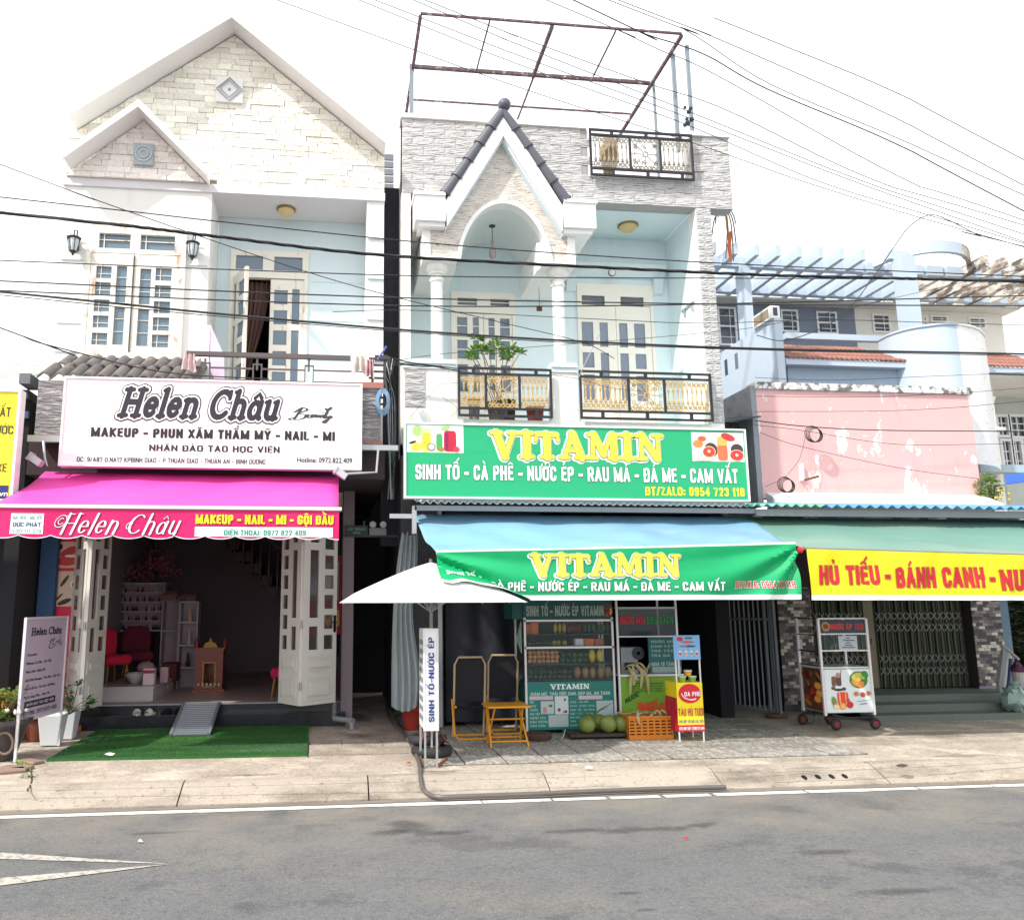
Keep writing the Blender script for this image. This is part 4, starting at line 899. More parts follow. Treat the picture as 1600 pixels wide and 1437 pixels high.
blob(m, a[0] + u_ * .62, a[2] + v_ * .62, u_ * .45, v_ * .16, .002, '#b91f26', Yp, rot=.45); blob(m, a[0] + u_ * .6, a[2] + v_ * .28, u_ * .5, v_ * .2, .003, '#c92a2c', Yp, rot=.12); blob(m, a[0] + u_ * .72, a[2] + v_ * .45, u_ * .3, v_ * .05, .004, '#f0e4df', Yp); blob(m, a[0] + u_ * .15, a[2] + v_ * .8, u_ * .16, v_ * .12, .002, '#3a2a28', Yp)
a = RX(83, 892, 121, 947, Yp); rectd(m, a, .001, '#d9c0aa', Yp); u_, v_ = a[1] - a[0], a[3] - a[2]
blob(m, a[0] + u_ * .45, a[2] + v_ * .72, u_ * .3, v_ * .05, .002, '#3b2d2a', Yp, rot=1.0); blob(m, a[0] + u_ * .85, a[2] + v_ * .62, u_ * .16, v_ * .13, .002, '#efe5df', Yp, rot=.6); blob(m, a[0] + u_ * .86, a[2] + v_ * .62, u_ * .09, v_ * .09, .003, '#3c2328', Yp); blob(m, a[0] + u_ * .5, a[2] + v_ * .13, u_ * .3, v_ * .07, .002, '#2c2020', Yp, rot=.4); blob(m, a[0] + u_ * .25, a[2] + v_ * .25, u_ * .25, v_ * .03, .003, '#463531', Yp, rot=.8)
m.build('printed_picture', PRINT(), ps)
rp = thing('poster', 'red poster with yellow lettering standing behind the right folding door', 'poster', (0, 10.9, .4))
a = RX(446, 850, 522, 1010, 10.62); MB().box(a[0] + .05, .09, 10.76, 10.78, 1.2, 2.2).build('board', pr('#c01c38'), rp)
m = MB(); put_text(m, 'MI', -.16, .07, 1.3, 1.5, flat(10.758), .03); m.build('lettering', pr('#e8b818'), rp)
m = MB(); rectd(m, (-.35, .06, 1.62, 2.12), .002, '#8d97a8', 10.758); blob(m, -.12, 1.85, .1, .16, .004, '#dfd3ce', 10.758); blob(m, -.12, 1.93, .12, .1, .003, '#6b4a3a', 10.758); m.build('printed_picture', PRINT(), rp)
# folding doors: accordion leaves
M_door = mat('white folding door paint', S('#d8d6cf'), rough=.45, var=.04, dirt=[('#9d988c', 4, .62, .8, .4, (1, 1, .4))])
def folding(label, pts, hinge_first, grp='folding doors of the salon'):
    t = thing('folding_door', label, 'door', (pts[1][0], pts[1][1], .42), group=None); zt = 2.72; zb0 = .425
    for i in range(2):
        A, B = pts[i], pts[i + 1]; dx_, dy_ = B[0] - A[0], B[1] - A[1]; L_ = math.hypot(dx_, dy_) - .012; ang = math.atan2(dy_, dx_)
        small = (.1, .36) if (i == 0) else (.62, .9)
        if hinge_first == 'L': small = (.1, .38) if i == 0 else (.6, .9)
        tall = (.55, .8) if i == 0 else (.18, .44)
        if (hinge_first == 'L') and i == 0: small, tall = (.14, .5), (.66, .86)
        zs = [1.05 + k * .237 for k in range(7)]
        cols = [(L_ * small[0], L_ * small[1], z_, z_ + .165) for z_ in zs] + [(L_ * tall[0], L_ * tall[1], 1.05, 1.32), (L_ * tall[0], L_ * tall[1], 1.42, 2.22), (L_ * tall[0], L_ * tall[1], 2.31, 2.62)]
        leaf(t, 'door_leaf', L_, zb0, zt, cols, A, ang, M_door, lower=[(L_ * .12, L_ * .88, .52, .76)] * 0 + [(L_ * .12, L_ * .88, .8, .98), (L_ * .12, L_ * .88, .48, .74)], glass=mat('door glass', S('#5a5557'), rough=.1, glass=.45), handle=(i == 1 and hinge_first == 'R'))
    m = MB()
    for z_ in (.6, 1.3, 2.3): m.tube([(pts[1][0], pts[1][1] - .025, z_), (pts[1][0], pts[1][1] - .025, z_ + .09)], .012, 6)
    m.build('hinge', M_steel, t)
folding('white paned folding door leaves pushed back at the right of the salon', [(-.63, 10.25), (-.37, 9.86), (.03, 10.2)], 'R')
folding('white paned folding door leaves pushed back at the left of the salon', [(-3.12, 10.36), (-2.79, 9.8), (-2.7, 10.3)], 'L')
# ---- inside the salon
def box_thing(name, label, cat, parts, group=None, loc=None):
    t = thing(name, label, cat, loc or (0, 0, 0), group=group)
    for nm, bx_, mt in parts: MB().box(*bx_).build(nm, mt, t)
    return t
M_cab = mat('white lacquer board', S('#b9b3b3'), rough=.4, var=.04)
M_cab2 = mat('lilac white board', S('#a99ba3'), rough=.5, var=.04)
a = RX(152, 1072, 238, 1099, 10.9); cz = a[3]
t = thing('low_counter', 'long low white counter standing inside the salon door at the left', 'counter', (-2.3, 10.95, zf))
cx0, cx1 = P(150, 1085, 10.85).x, P(239, 1085, 10.85).x
MB().box(cx0, cx1, 10.85, 12.2, zf, cz - .02).build('carcass', M_cab, t); MB().box(cx0 - .01, cx1 + .01, 10.84, 12.21, cz - .019, cz).build('top_board', M_cab, t)
m = MB()
for k in range(3): m.plate(10.95 + k * .42, 11.33 + k * .42, zf + .04, cz - .04, [(10.97 + k * .42, 11.31 + k * .42, zf + .055, cz - .055)], cx1 + .001, cx1 + .006)
m.v = [Vector((v.y, v.x, v.z)) for v in m.v]; m.build('drawer_front', M_cab2, t)
def shelf_unit(label, x0, x1, y0, z0, z1, levels, dpt=.28, group=None, items=None, open_=True):
    t = thing('shelf_unit', label, 'shelf', ((x0 + x1) / 2, y0, z0))
    m = MB(); m.box(x0, x0 + .02, y0, y0 + dpt, z0, z1); m.box(x1 - .02, x1, y0, y0 + dpt, z0, z1); m.build('side_panel', M_cab2, t); MB().box(x0 + .021, x1 - .021, y0 + dpt - .015, y0 + dpt, z0, z1).build('back_panel', M_cab2, t)
    for z_ in levels: MB().box(x0 + .021, x1 - .021, y0, y0 + dpt - .016, z_ - .009, z_ + .009).build('shelf_board', M_cab, t)
    return t
a = RX(184, 911, 256, 985, 12.6); lv = [a[2] + (a[3] - a[2]) * k / 5 for k in range(6)]
shelf_unit('wall shelf crowded with rows of nail polish bottles in the salon', a[0], a[1], 12.6, a[2] - .01, a[3] + .01, lv, .16)
bm = MB(); bm.lathe((0, 0, 0), [(.016, 0), (.016, .035), (.007, .04), (.007, .075)], 6)
NTH = ['first', 'second', 'third', 'fourth', 'fifth', 'sixth', 'seventh', 'eighth', 'ninth', 'tenth', 'eleventh', 'twelfth', 'thirteenth', 'fourteenth', 'fifteenth', 'sixteenth', 'seventeenth', 'eighteenth', 'nineteenth']
cols6 = ['#8c2238', '#b7808e', '#402030', '#ad9aa6', '#5d2d55', '#c7a7ac']; bmes = []
for c_ in cols6: b_ = MB(); b_.v, b_.f, b_.c, b_.mi = list(bm.v), list(bm.f), list(bm.c), list(bm.mi); bmes.append(b_.mesh('polish_bottle', mat('polish ' + c_, c_, rough=.2)))
for i, z_ in enumerate(lv[:5]):
    for k in range(17):
        if random.random() < .12: continue
        bi = random.randrange(6); o = piece('nail_polish_bottle', bmes[bi], None, (a[0] + .05 + k * (a[1] - a[0] - .1) / 16, 12.66 + random.uniform(-.02, .02), z_ + .01)); tag(o, f"{('dark red', 'dusty pink', 'plum', 'pale grey', 'purple', 'light pink')[bi]} nail polish bottle, slot {NTH[k]} from left, {NTH[4 - i]} shelf row from top", 'bottle', 'nail polish bottles on the wall shelf')
b1 = RX(252, 938, 280, 1040, 12.6); shelf_unit('tall lilac shelf right of the nail polish rack', b1[0], b1[1], 12.55, zf, b1[3], [zf + .1, b1[2] + .5, b1[2] + .02, b1[3]], .25)
b2 = RX(278, 940, 308, 1062, 12.3); lv2 = [b2[3], P(290, 972, 12.3).z, P(290, 1008, 12.3).z, P(290, 1043, 12.3).z]
shelf_unit('open white shelf column with small ornaments left of the red altar', b2[0], b2[1], 12.3, zf, b2[3], lv2, .26)
for k, (z_, hx, lab) in enumerate(((lv2[1], '#c9a77b', 'golden figurine on the top level of the white shelf column'), (lv2[2], '#b9a9ad', 'pale bottle standing on the middle level of the white shelf column'), (lv2[3], '#3a3034', 'dark ornament on the low level of the white shelf column'))):
    m = MB(); c_ = ((b2[0] + b2[1]) / 2, 12.4, z_ + .01); m.lathe(c_, [(.03, 0), (.035, .03), (.018, .1), (.022, .15), (.01, .2)], 8); tag(m.build('ornament', mat('ornament ' + hx, hx, rough=.4), None, smooth=True), lab, 'ornament')
for k, (xa, xb, hx, lab) in enumerate(((254, 276, '#7a5248', 'brown open box on top of the tall lilac shelf'), (277, 289, '#5c4650', 'small dark box on top of the white shelf column'), (290, 306, '#7d4f45', 'reddish box on the right top of the white shelf column'))):
    a = RX(xa, 925 if k == 0 else 928, xb, 938, 12.4); bx_ = MB(); bx_.plate(a[0], a[1], a[2] + .004, a[3], [(a[0] + .015, a[1] - .015, a[3] - .03, a[3] - .012)], 12.38, 12.5); tag(bx_.build('storage_box', mat('box ' + hx, hx, rough=.7), None), lab, 'box')
# chairs
def salon_chair(label, c, rz, hx):
    t = thing('salon_chair', label, 'chair', c, rz); M_ = mat('chair velvet ' + hx, hx, rough=.9, var=.08); L_ = Matrix.Identity(4)
    m = MB(); m.box(-.24, .24, -.22, .24, .33, .49); m.build('seat', M_, t, bevel=.05, local=True, smooth=True); t.scale = (.8, .8, .76)
    m = MB(); m.prism([(-.23, .45), (.23, .45), (.25, .7), (.21, .88), (.1, .93), (-.1, .93), (-.21, .88), (-.25, .7)], .2, .3); m.build('backrest', M_, t, bevel=.03, local=True, smooth=True)
    for sx in (-1, 1):
        for sy in (-1, 1):
            MB().tube([(sx * .17, sy * .15, .34), (sx * .22, sy * .2, 0)], [.016, .01], 6).build('leg', mat('brass leg', S('#a8743a'), rough=.4, metal=.4), t, local=True)
salon_chair('bright red velvet chair on the counter platform beside the left folding door', (P(172, 1070, 11.15).x, 11.15, cz), RAD(50), '#c0143a')
salon_chair('dark red velvet armchair standing deeper behind the red chair', (P(212, 1070, 11.9).x, 11.9, cz), RAD(20), '#5e1628')
salon_chair('pink velvet chair with thin metal legs beside the right folding door', (P(444, 1092, 11.05).x, 11.05, zf), RAD(-88), '#c42058')
def px_box(name, label, cat, rect, Y, dep, hx, extra=None, grp=None):
    a = RX(*rect, Y); m = MB(); m.box(a[0], a[1], Y, Y + dep, a[2], a[3]); o = tag(m.build(name, mat('surface ' + hx, hx, rough=.5), None, bevel=.006), label, cat, grp); return o, a
t = thing('wash_bowl', 'white round bowl on the salon counter beside the pink cartons', 'bowl', P(212, 1062, 11.2)); MB().lathe((P(212, 1062, 11.2).x, 11.2, cz), [(.04, 0), (.06, .01), (.13, .1), (.14, .14), (.13, .14), (.05, .03), (.01, .025)], 16).build('bowl', M_cab, t, smooth=True)
o, a = px_box('carton', 'white carton with a red band standing at the front corner of the counter', 'carton', (223, 1044, 241, 1070), 11.0, .12, '#d3c2c6'); MB().box(a[0] - .002, a[1] + .002, 10.995, 11.0, a[3] - .06, a[3] - .02).build('red_band', pr('#a01838'), o)
px_box('carton', 'pale lilac carton right of the red banded carton', 'carton', (250, 1042, 262, 1066), 11.4, .1, '#b79aa6')
m = MB(); c_ = P(228, 1040, 11.6); m.ball((c_.x, c_.y, c_.z - .02), .12, 12, (1, 1, .7)); tag(m.build('towel_bundle', mat('pinkish towel', S('#a2888c'), rough=.9), None, smooth=True), 'rounded pinkish towel bundle behind the cartons', 'towel')
m = MB(); a = RX(252, 1030, 276, 1048, 12.0); m.box(a[0], a[1], 12, 12.3, a[2] - .15, a[3] - .05)
tt_ = tag(m.build('red_basket', mat('dark red basket', S('#5a2222'), rough=.8), None, bevel=.02), 'dark red basket with dried flowers in front of the lilac shelf', 'basket')
# dried blossom tree
bt = thing('dried_blossom_branch', 'pink artificial blossom branches in a pot behind the nail polish shelf', 'plant', P(235, 930, 12.9))
m = MB(); c0 = P(226, 905, 12.95)
m.tube([(c0.x, 12.95, zf), (c0.x + .02, 12.95, c0.z - .1)], .015, 6)
tips = []
for k in range(12):
    a_ = random.uniform(0, 6.28); r = random.uniform(.15, .5); e = c0 + Vector((r * math.cos(a_) * .9, .25 * math.sin(a_ * 2), r * .45 + random.uniform(-.1, .15))); tips.append(e); m.tube([c0 - Vector((0, 0, .15)), c0.lerp(e, .5) + Vector((0, 0, .06)), e], .006, 4)
m.build('branch', mat('brown twig', S('#3d2a24'), rough=.9), bt)
m = MB()
for k in range(420):
    e = random.choice(tips) + Vector([random.gauss(0, .07) for _ in range(3)]); r = .016; n_ = Vector([random.gauss(0, 1) for _ in range(3)]).normalized(); a_ = n_.orthogonal().normalized() * r; b_ = n_.cross(a_)
    m.add([e - a_ - b_, e + a_ - b_, e + a_ + b_, e - a_ + b_], [(0, 1, 2, 3)])
tag(m.build('blossoms', mat('dusty pink blossom', S('#b06070'), rough=.8, var=.3), bt), kind='stuff')
# red altar
al = thing('altar_cabinet', 'carved red brown altar cabinet with gold arch on the salon floor', 'altar', P(328, 1080, 11.8))
M_alt = mat('red brown lacquer', S('#7d2c16'), rough=.35, var=.2, vscale=12); M_gold = mat('dull gold', S('#8a6228'), rough=.35, metal=.5, var=.3, vscale=30)
a = RX(306, 1015, 348, 1078, 11.8); ya = 11.8
m = MB(); m.plate(a[0], a[1], zf + .04, a[3], [(a[0] + .1, a[1] - .1, a[2] + .05, a[3] - .17)], ya, ya + .02); m.box(a[0], a[1], ya + .25, ya + .3, zf, a[3]); m.box(a[0], a[0] + .02, ya + .021, ya + .249, zf, a[3]); m.box(a[1] - .02, a[1], ya + .021, ya + .249, zf, a[3]); m.box(a[0] - .03, a[1] + .03, ya - .03, ya + .3, zf, zf + .039); m.box(a[0] - .02, a[1] + .02, ya - .02, ya + .3, a[3] + .001, a[3] + .03); m.build('cabinet_body', M_alt, al)
xm_ = (a[0] + a[1]) / 2; m = MB(); m.prism([(xm_ - .1, a[3] + .031), (xm_ + .1, a[3] + .031), (xm_ + .07, a[3] + .09), (xm_ + .02, a[3] + .11), (xm_, a[3] + .17), (xm_ - .02, a[3] + .11), (xm_ - .07, a[3] + .09)], ya, ya + .03); m.build('crest', M_gold, al)
for s_ in (-1, 1): MB().lathe((xm_ + s_ * .19, ya + .02, a[3] + .031), [(.03, 0), (.02, .04), (.028, .08), (.005, .14)], 8).build('post', M_alt, al, smooth=True)
m = MB(); m.plate(a[0] + .09, a[1] - .09, a[2] + .04, a[3] - .16, [(a[0] + .11, a[1] - .11, a[2] + .06, a[3] - .18)], ya - .012, ya - .001)
for k in range(9): m.ball((a[0] + .13 + (k % 3) * .06, ya + .05, a[2] + .08 + (k // 3) * .05), .018, 6)
m.build('gilding', M_gold, al)
m = MB()
for k in range(6): m.lathe((a[0] + .05 + k * .055, ya - .05, zf + .09), [(.018, 0), (.02, .03), (.012, .035)], 6)
m.build('cup', mat('pale cup', S('#c9b9a8'), rough=.4), al)
# staircase with balusters at the back
sr = thing('staircase', 'dark staircase with wooden balusters at the back of the salon', 'staircase', (-.9, 13.8, zf))
m = MB()
for k in range(10): m.box(-1.75 + .2 * k * .9, -1.75 + .2 * (k + 1) * .9 + .02, 13.6, 14.6, 2.45 - k * .19, 2.6 - k * .19)
m.build('treads', mat('dark stair wood', S('#4a362e'), rough=.5), sr)
a_, b_ = Vector((-1.75, 13.55, 3.0)), Vector((.05, 13.55, 1.35)); MB().bar(a_ + Vector((0, 0, .25)), b_ + Vector((0, 0, .25)), .05).build('handrail', mat('stair rail wood', S('#4a332b'), rough=.4), sr)
for k in range(14): p_ = a_.lerp(b_, k / 13); MB().tube([p_ + Vector((0, 0, -.55)), p_ + Vector((0, 0, -.2)), p_ + Vector((0, 0, .23))], [.015, .026, .012], 6).build('baluster', MC['stair rail wood'], sr)
# ---- front steps dressing
def slipper(label, px_, rz, hx, cat='clog'):
    c = G(*px_, .285); t = thing('clog', label, cat, (c.x, 10.42, .286), rz)
    m = MB(); m.lathe((0, 0, 0), [(.001, 0), (.045, .0), (.05, .02), (.04, .03), (.001, .031)], 14); m.v = [Vector((v.x, v.y * 2.1, v.z)) for v in m.v]; m.build('sole', mat('rubber ' + hx, hx, rough=.6), t, smooth=True, local=True)
    m = MB(); m.sheet(lambda u, v: (.048 * math.cos(math.pi * u) * (1 - .25 * v), -.02 - .075 * v, .03 + .05 * math.sin(math.pi * u) * (1 - .6 * v)), 8, 5); m.build('upper', mat('rubber ' + hx, hx, rough=.6), t, smooth=True, local=True)
slipper('white clog at the left on the black salon step', (221, 1113), .3, '#d5cfc6'); slipper('white clog second from the left on the salon step', (241, 1113), -.3, '#d8d2c8')
slipper('black clog near the metal ramp on the salon step', (262, 1114), .5, '#17171a'); slipper('black clog closest to the metal ramp on the salon step', (281, 1114), .1, '#1b1b1e')
rm = thing('ramp', 'ribbed grey metal ramp leaning on the black salon steps', 'ramp', (-1.6, 10.0, .15))
A = G(288, 1100, .42); B = G(343, 1100, .42); C_ = G(333, 1147, .16); D_ = G(278, 1147, .16)
xa, xb = P(288, 1102, 10.5).x, P(343, 1102, 10.5).x; y0_, y1_ = G(305, 1147, .16).y, 10.5; z0_, z1_ = .155, .415
def rp_(u, v, d=0): return Vector((xa + .0 + (xb - xa) * u, y0_ + (y1_ - y0_) * v, z0_ + (z1_ - z0_) * v + d))
M_ramp = mat('ramp metal', S('#8f959c'), rough=.4, metal=.4, var=.12)
m = MB(); m.add([rp_(0, 0), rp_(1, 0), rp_(1, 1), rp_(0, 1), rp_(0, 0, -.02), rp_(1, 0, -.02), rp_(1, 1, -.02), rp_(0, 1, -.02)], [(0, 1, 2, 3), (7, 6, 5, 4), (0, 4, 5, 1), (1, 5, 6, 2), (2, 6, 7, 3), (3, 7, 4, 0)]); m.build('deck', mat('ramp deck', S('#4f555c'), rough=.5, metal=.3), rm)
for k in range(17): v = (k + .5) / 17; MB().bar(rp_(.02, v, .006), rp_(.98, v, .006), .016).build('rib', M_ramp, rm)
for u in (0, 1): MB().bar(rp_(u, 0, .005), rp_(u, 1, .005), .03).build('side_rail', M_ramp, rm)
# turf
tf = [G(72, 1186, .15), G(480, 1178, .15), G(483, 1131, .15), G(165, 1133, .15)]
for p_ in tf[2:]: p_.y = 10.32
tx = [(p.x, p.y) for p in tf]
M_turf = mat('artificial turf', S('#2f6a2c'), rough=.95, var=.3, vscale=120, bump=1.0, bscale=260, bdist=.012, dirt=[('#7f9a86', 1.2, .5, .72, .4, (.5, 1.5, 1)), ('#5f9438', 1.8, .5, .66, .5, (.4, 2.2, 1)), ('#1d4a22', 30, .5, .62, .5)])
turf = MB(); turf.prism(tx, .1305, .148, 'z'); turf = tag(turf.build('turf_mat', M_turf), kind='structure')
m = MB()
for k in range(26000):
    u, v = random.random(), random.random() ** .85; a_ = Vector(tf[0]).lerp(tf[1], u); b_ = Vector(tf[3]).lerp(tf[2], u); p_ = a_.lerp(b_, v)
    an = random.uniform(0, 6.28); w_ = .0022; h_ = random.uniform(.009, .018); dx_, dy_ = math.cos(an) * w_, math.sin(an) * w_
    m.v += [Vector((p_.x - dx_, p_.y - dy_, .147)), Vector((p_.x + dx_, p_.y + dy_, .147)), Vector((p_.x + random.uniform(-.006, .006), p_.y + random.uniform(-.006, .006), .147 + h_))]; i = len(m.v) - 3; m.f.append((i, i + 1, i + 2)); m.c.append(None); m.mi.append(0)
tag(m.build('turf_blades', M_turf, turf), kind='stuff')
def brick(label, px_, rz, Y=None, z=.13, sc=1, hx='#a85a3c'):
    c = G(*px_, z); m = MB(); m.box(-.1 * sc, .1 * sc, -.045, .045, 0, .07)
    o = m.build('brick', mat('terracotta brick', S('#a5573a'), rough=.9, var=.15, bump=.4), None, bevel=.004); o.location = (c.x, c.y, z); o.rotation_euler[2] = rz; LOC[o.name] = o.location; tag(o, label, 'brick'); return o
brick('orange brick at the right rear corner of the green turf', (473, 1131), 0, z=.15); brick('reddish brick on the pavement right of the white flower pot', (106, 1147), .1); brick('darker brick just behind the one by the white flower pot', (112, 1143), .3)
pp = thing('drain_pipe', 'grey bent drain pipe coming out under the right folding door', 'pipe', G(500, 1130, .14))
m = MB(); m.tube([(.02, 10.4, .4), (.02, 10.3, .26), (.03, 10.15, .24), (.2, 10.05, .23), (.23, 10.0, .2), (.23, 9.98, .13)], .033, 10); m.build('pipe', mat('grey plastic pipe', S('#83868a'), rough=.4), pp, smooth=True)
m = MB(); m.tube([(.2, 10.045, .23), (.245, 10.0, .22)], .042, 10); m.build('elbow_collar', MC['grey plastic pipe'], pp)
# ================================================================ PASSAGE BETWEEN THE HOUSES
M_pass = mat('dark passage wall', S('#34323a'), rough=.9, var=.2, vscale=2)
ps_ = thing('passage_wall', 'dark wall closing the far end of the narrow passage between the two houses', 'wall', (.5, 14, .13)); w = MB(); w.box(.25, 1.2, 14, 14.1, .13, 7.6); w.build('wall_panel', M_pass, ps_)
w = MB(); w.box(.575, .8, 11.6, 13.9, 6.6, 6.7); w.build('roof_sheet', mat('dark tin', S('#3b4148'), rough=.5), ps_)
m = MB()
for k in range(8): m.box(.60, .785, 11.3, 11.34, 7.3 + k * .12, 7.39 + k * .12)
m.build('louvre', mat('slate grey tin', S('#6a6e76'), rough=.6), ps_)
MB().box(.572, .797, 10.4, 10.45, 2.3, 7.2).build('gap_shade_panel', mat('black blue gap shade', S('#20212b'), rough=.8, var=.4, vscale=3, stretch=(6, 1, .3)), ps_)  # added dark panel, its colour stands in for the shade in the gap
bm_ = thing('passage_beam', 'thin dark beam with small signs across the passage right of the pink awning', 'beam', (.45, 10.4, 2.1))
zz = P(570, 837, 10.4).z; MB().box(.1, .88, 10.38, 10.42, zz - .015, zz + .01).build('beam', mat('dark pipe', S('#4b484c'), rough=.6), bm_)
a = RX(539, 821, 575, 836, 10.36); es = thing('exit_sign', 'small dark green exit sign hanging above the narrow passage', 'sign', (a[0], 10.36, a[2]))
MB().box(a[0], a[1], 10.36, 10.39, a[2], a[3]).build('sign_panel', pr('#12302a'), es)
m = MB(); put_text(m, 'LỐI THOÁT', a[0] + .03, a[1] - .03, a[2] + .06, a[3] - .03, flat(10.357), .02); put_text(m, 'HIỂM', a[0] + .1, a[1] - .1, a[2] + .015, a[2] + .045, flat(10.357), .01); m.build('lettering', pr('#6f9a86'), es)
for xx in (a[0] + .05, a[1] - .05): MB().bar((xx, 10.375, a[3]), (xx, 10.39, a[3] + .06), .008).build('hook', M_steel, es)
a = RX(577, 822, 604, 836, 10.36); el = thing('emergency_light', 'emergency light box with two round lamps above the passage', 'lamp', (a[0], 10.36, a[2]))
MB().box(a[0], a[1], 10.36, 10.42, a[2], a[3] - .02).build('lamp_box', mat('grey plastic box', S('#8a8a8e'), rough=.5), el, bevel=.006)
for s_ in (.2, .8):
    c = Vector((a[0] + (a[1] - a[0]) * s_, 10.35, a[3] + .02)); MB().lathe(c, [(.015, .05), (.04, .01), (.042, -.01), (.03, -.012)], 14, axis='y').build('lamp', mat('dim lamp glass', S('#b6b8ba'), rough=.3), el, smooth=True)
# ================================================================ PALE BLUE HOUSE WITH PORTICO
F2, B2, PF = 10.0, 11.07, 9.85
M_pb = mat('sky blue plaster', S('#dbedf2'), rough=.7, var=.04, vscale=2, bump=.12, bscale=50, dirt=[('#e6f0f2', 1.5, .5, .8, .4), ('#a9bcc0', 1.1, .56, .8, .45, (1.4, 1.4, .35))])
M_w2 = mat('white trim plaster', S('#f0f1ef'), rough=.65, var=.03, vscale=3, bump=.1, bscale=60, dirt=[('#c8cac6', 2.2, .6, .85, .4, (1, 1, .4))])
M_w2s = mat('stained white plaster', S('#e9e9e4'), rough=.75, var=.05, vscale=3, bump=.2, bscale=50, dirt=[('#c09a6a', 3.5, .58, .75, .55, (2.2, 1, .35)), ('#a9aba6', 2, .55, .8, .5, (1, 1, .5))])
H2 = thing('house', 'pale blue house with grey stone parapet and pointed white portico behind the green sign', 'house', (2.95, 10, .13))
L2, R2 = .8, 5.07
w = MB(); w.box(L2, L2 + .12, 10.0, 14, 3.4, 7.99); w.build('side_wall', M_w2s, H2); w = MB(); w.box(4.901, R2, 10.25, 14, 3.56, 6.92); w.build('side_wall', M_w2s, H2); w = MB(); w.box(4.901, R2, 10.25, 14, .13, 3.559); w.build('shade_side_wall', mat('shade black side wall', S('#1c1c21'), rough=.95), H2)  # lower half coloured near black, ground floor shade put into the paint
w = MB(); w.prism([(10.251, 3.85), (B2 - .001, 3.85), (B2 - .001, 6.929), (10.251, 6.929)], 4.86, 4.899, 'x'); w.build('side_reveal', M_pb, H2)
w = MB(); w.box(4.86, R2, 10.0, 10.249, 3.55, 6.928); w.build('corner_pier', M_w2, H2)
d1 = (1.6, 2.54, 3.86, 6.0); d2 = (3.46, 4.62, 3.86, 6.2)
w = MB(); w.plate(L2 + .121, 4.899, 3.85, 6.93, [(d1[0], d1[1], 3.8, d1[3]), (d2[0], d2[1], 3.8, d2[3])], B2, B2 + .12); w.build('back_wall', M_pb, H2)
w = MB(); w.box(L2 + .121, 4.859, 10.21, B2 + .3, 6.931, 7.03); w.build('ceiling', M_pb, H2)
w = MB(); w.box(L2 + .125, 4.855, 9.95, B2 + .11, 3.55, 3.849); w.build('balcony_floor', M_w2, H2)
w = MB(); w.box(1.3, 4.8, B2 + .4, B2 + .5, 3.86, 6.9); w.build('dark_room', M_dark, H2)
# parapet
w = MB(); w.plate(L2, 5.4, 6.93, 8.0, [(3.36, 4.83, 7.3, 8.1)], 10.0, 10.2); w.build('parapet', mat('parapet mortar', S('#a6a5a3'), rough=.9), H2)
w = MB()
for a_, b_ in ((L2 - .02, 3.35), (4.84, 5.42)): w.box(a_, b_, 9.96, 10.24, 8.001, 8.06)
w.box(3.36, 4.83, 9.97, 10.22, 7.301, 7.33); w.build('coping', M_w2s, H2)
def wavy_mat(name, light, dark, bands, dist, seedobj=True, tint='#a87a52'):
    m = mat(name, light, rough=.8, var=.12, vscale=6, bump=0, dirt=[(tint, .9, .62, .8, .4)]); n = m.node_tree.nodes; l = m.node_tree.links; b = n['Principled BSDF']
    g = n.new('ShaderNodeNewGeometry'); mp = n.new('ShaderNodeMapping'); mp.inputs['Scale'].default_value = (1.1, 1, 3.2); oi = n.new('ShaderNodeObjectInfo'); mu = n.new('ShaderNodeVectorMath'); mu.operation = 'ADD'; sc = n.new('ShaderNodeVectorMath'); sc.operation = 'SCALE'; sc.inputs['Scale'].default_value = 7.
    cb = n.new('ShaderNodeCombineXYZ'); l.new(oi.outputs['Random'], cb.inputs[0]); l.new(oi.outputs['Random'], cb.inputs[1]); l.new(cb.outputs[0], sc.inputs[0]); l.new(g.outputs['Position'], mp.inputs[0]); l.new(mp.outputs[0], mu.inputs[0]); l.new(sc.outputs[0], mu.inputs[1])
    w = n.new('ShaderNodeTexWave'); w.bands_direction = 'Z'; w.inputs['Scale'].default_value = bands; w.inputs['Distortion'].default_value = dist; w.inputs['Detail'].default_value = 2.5; w.inputs['Detail Scale'].default_value = 1.3; l.new(mu.outputs[0], w.inputs[0])
    r = n.new('ShaderNodeMapRange'); r.inputs[1].default_value = .05; r.inputs[2].default_value = .42; l.new(w.outputs['Fac'], r.inputs[0]); no = n.new('ShaderNodeTexNoise'); no.inputs['Scale'].default_value = 5; l.new(mu.outputs[0], no.inputs[0]); r2 = n.new('ShaderNodeMapRange'); r2.inputs[1].default_value = .38; r2.inputs[2].default_value = .6; l.new(no.outputs[0], r2.inputs[0])
    mxx = n.new('ShaderNodeMath'); mxx.operation = 'MAXIMUM'; l.new(r.outputs[0], mxx.inputs[0]); iv = n.new('ShaderNodeMath'); iv.operation = 'MULTIPLY'; iv.inputs[1].default_value = .75; l.new(r2.outputs[0], iv.inputs[0]); l.new(iv.outputs[0], mxx.inputs[1])
    m2 = n.new('ShaderNodeMix'); m2.data_type = 'RGBA'; m2.inputs[6].default_value = S(dark); src = b.inputs['Base Color'].links[0].from_socket; l.new(src, m2.inputs[7]); l.new(mxx.outputs[0], m2.inputs[0]); l.new(m2.outputs[2], b.inputs['Base Color'])
    bp = n.new('ShaderNodeBump'); bp.inputs['Strength'].default_value = .4; bp.inputs['Distance'].default_value = .008; l.new(w.outputs['Fac'], bp.inputs['Height']); l.new(bp.outputs[0], b.inputs['Normal']); return m
M_wt = wavy_mat('wavy stone tile', S('#c6c5c4'), '#626268', 3.8, 6.)
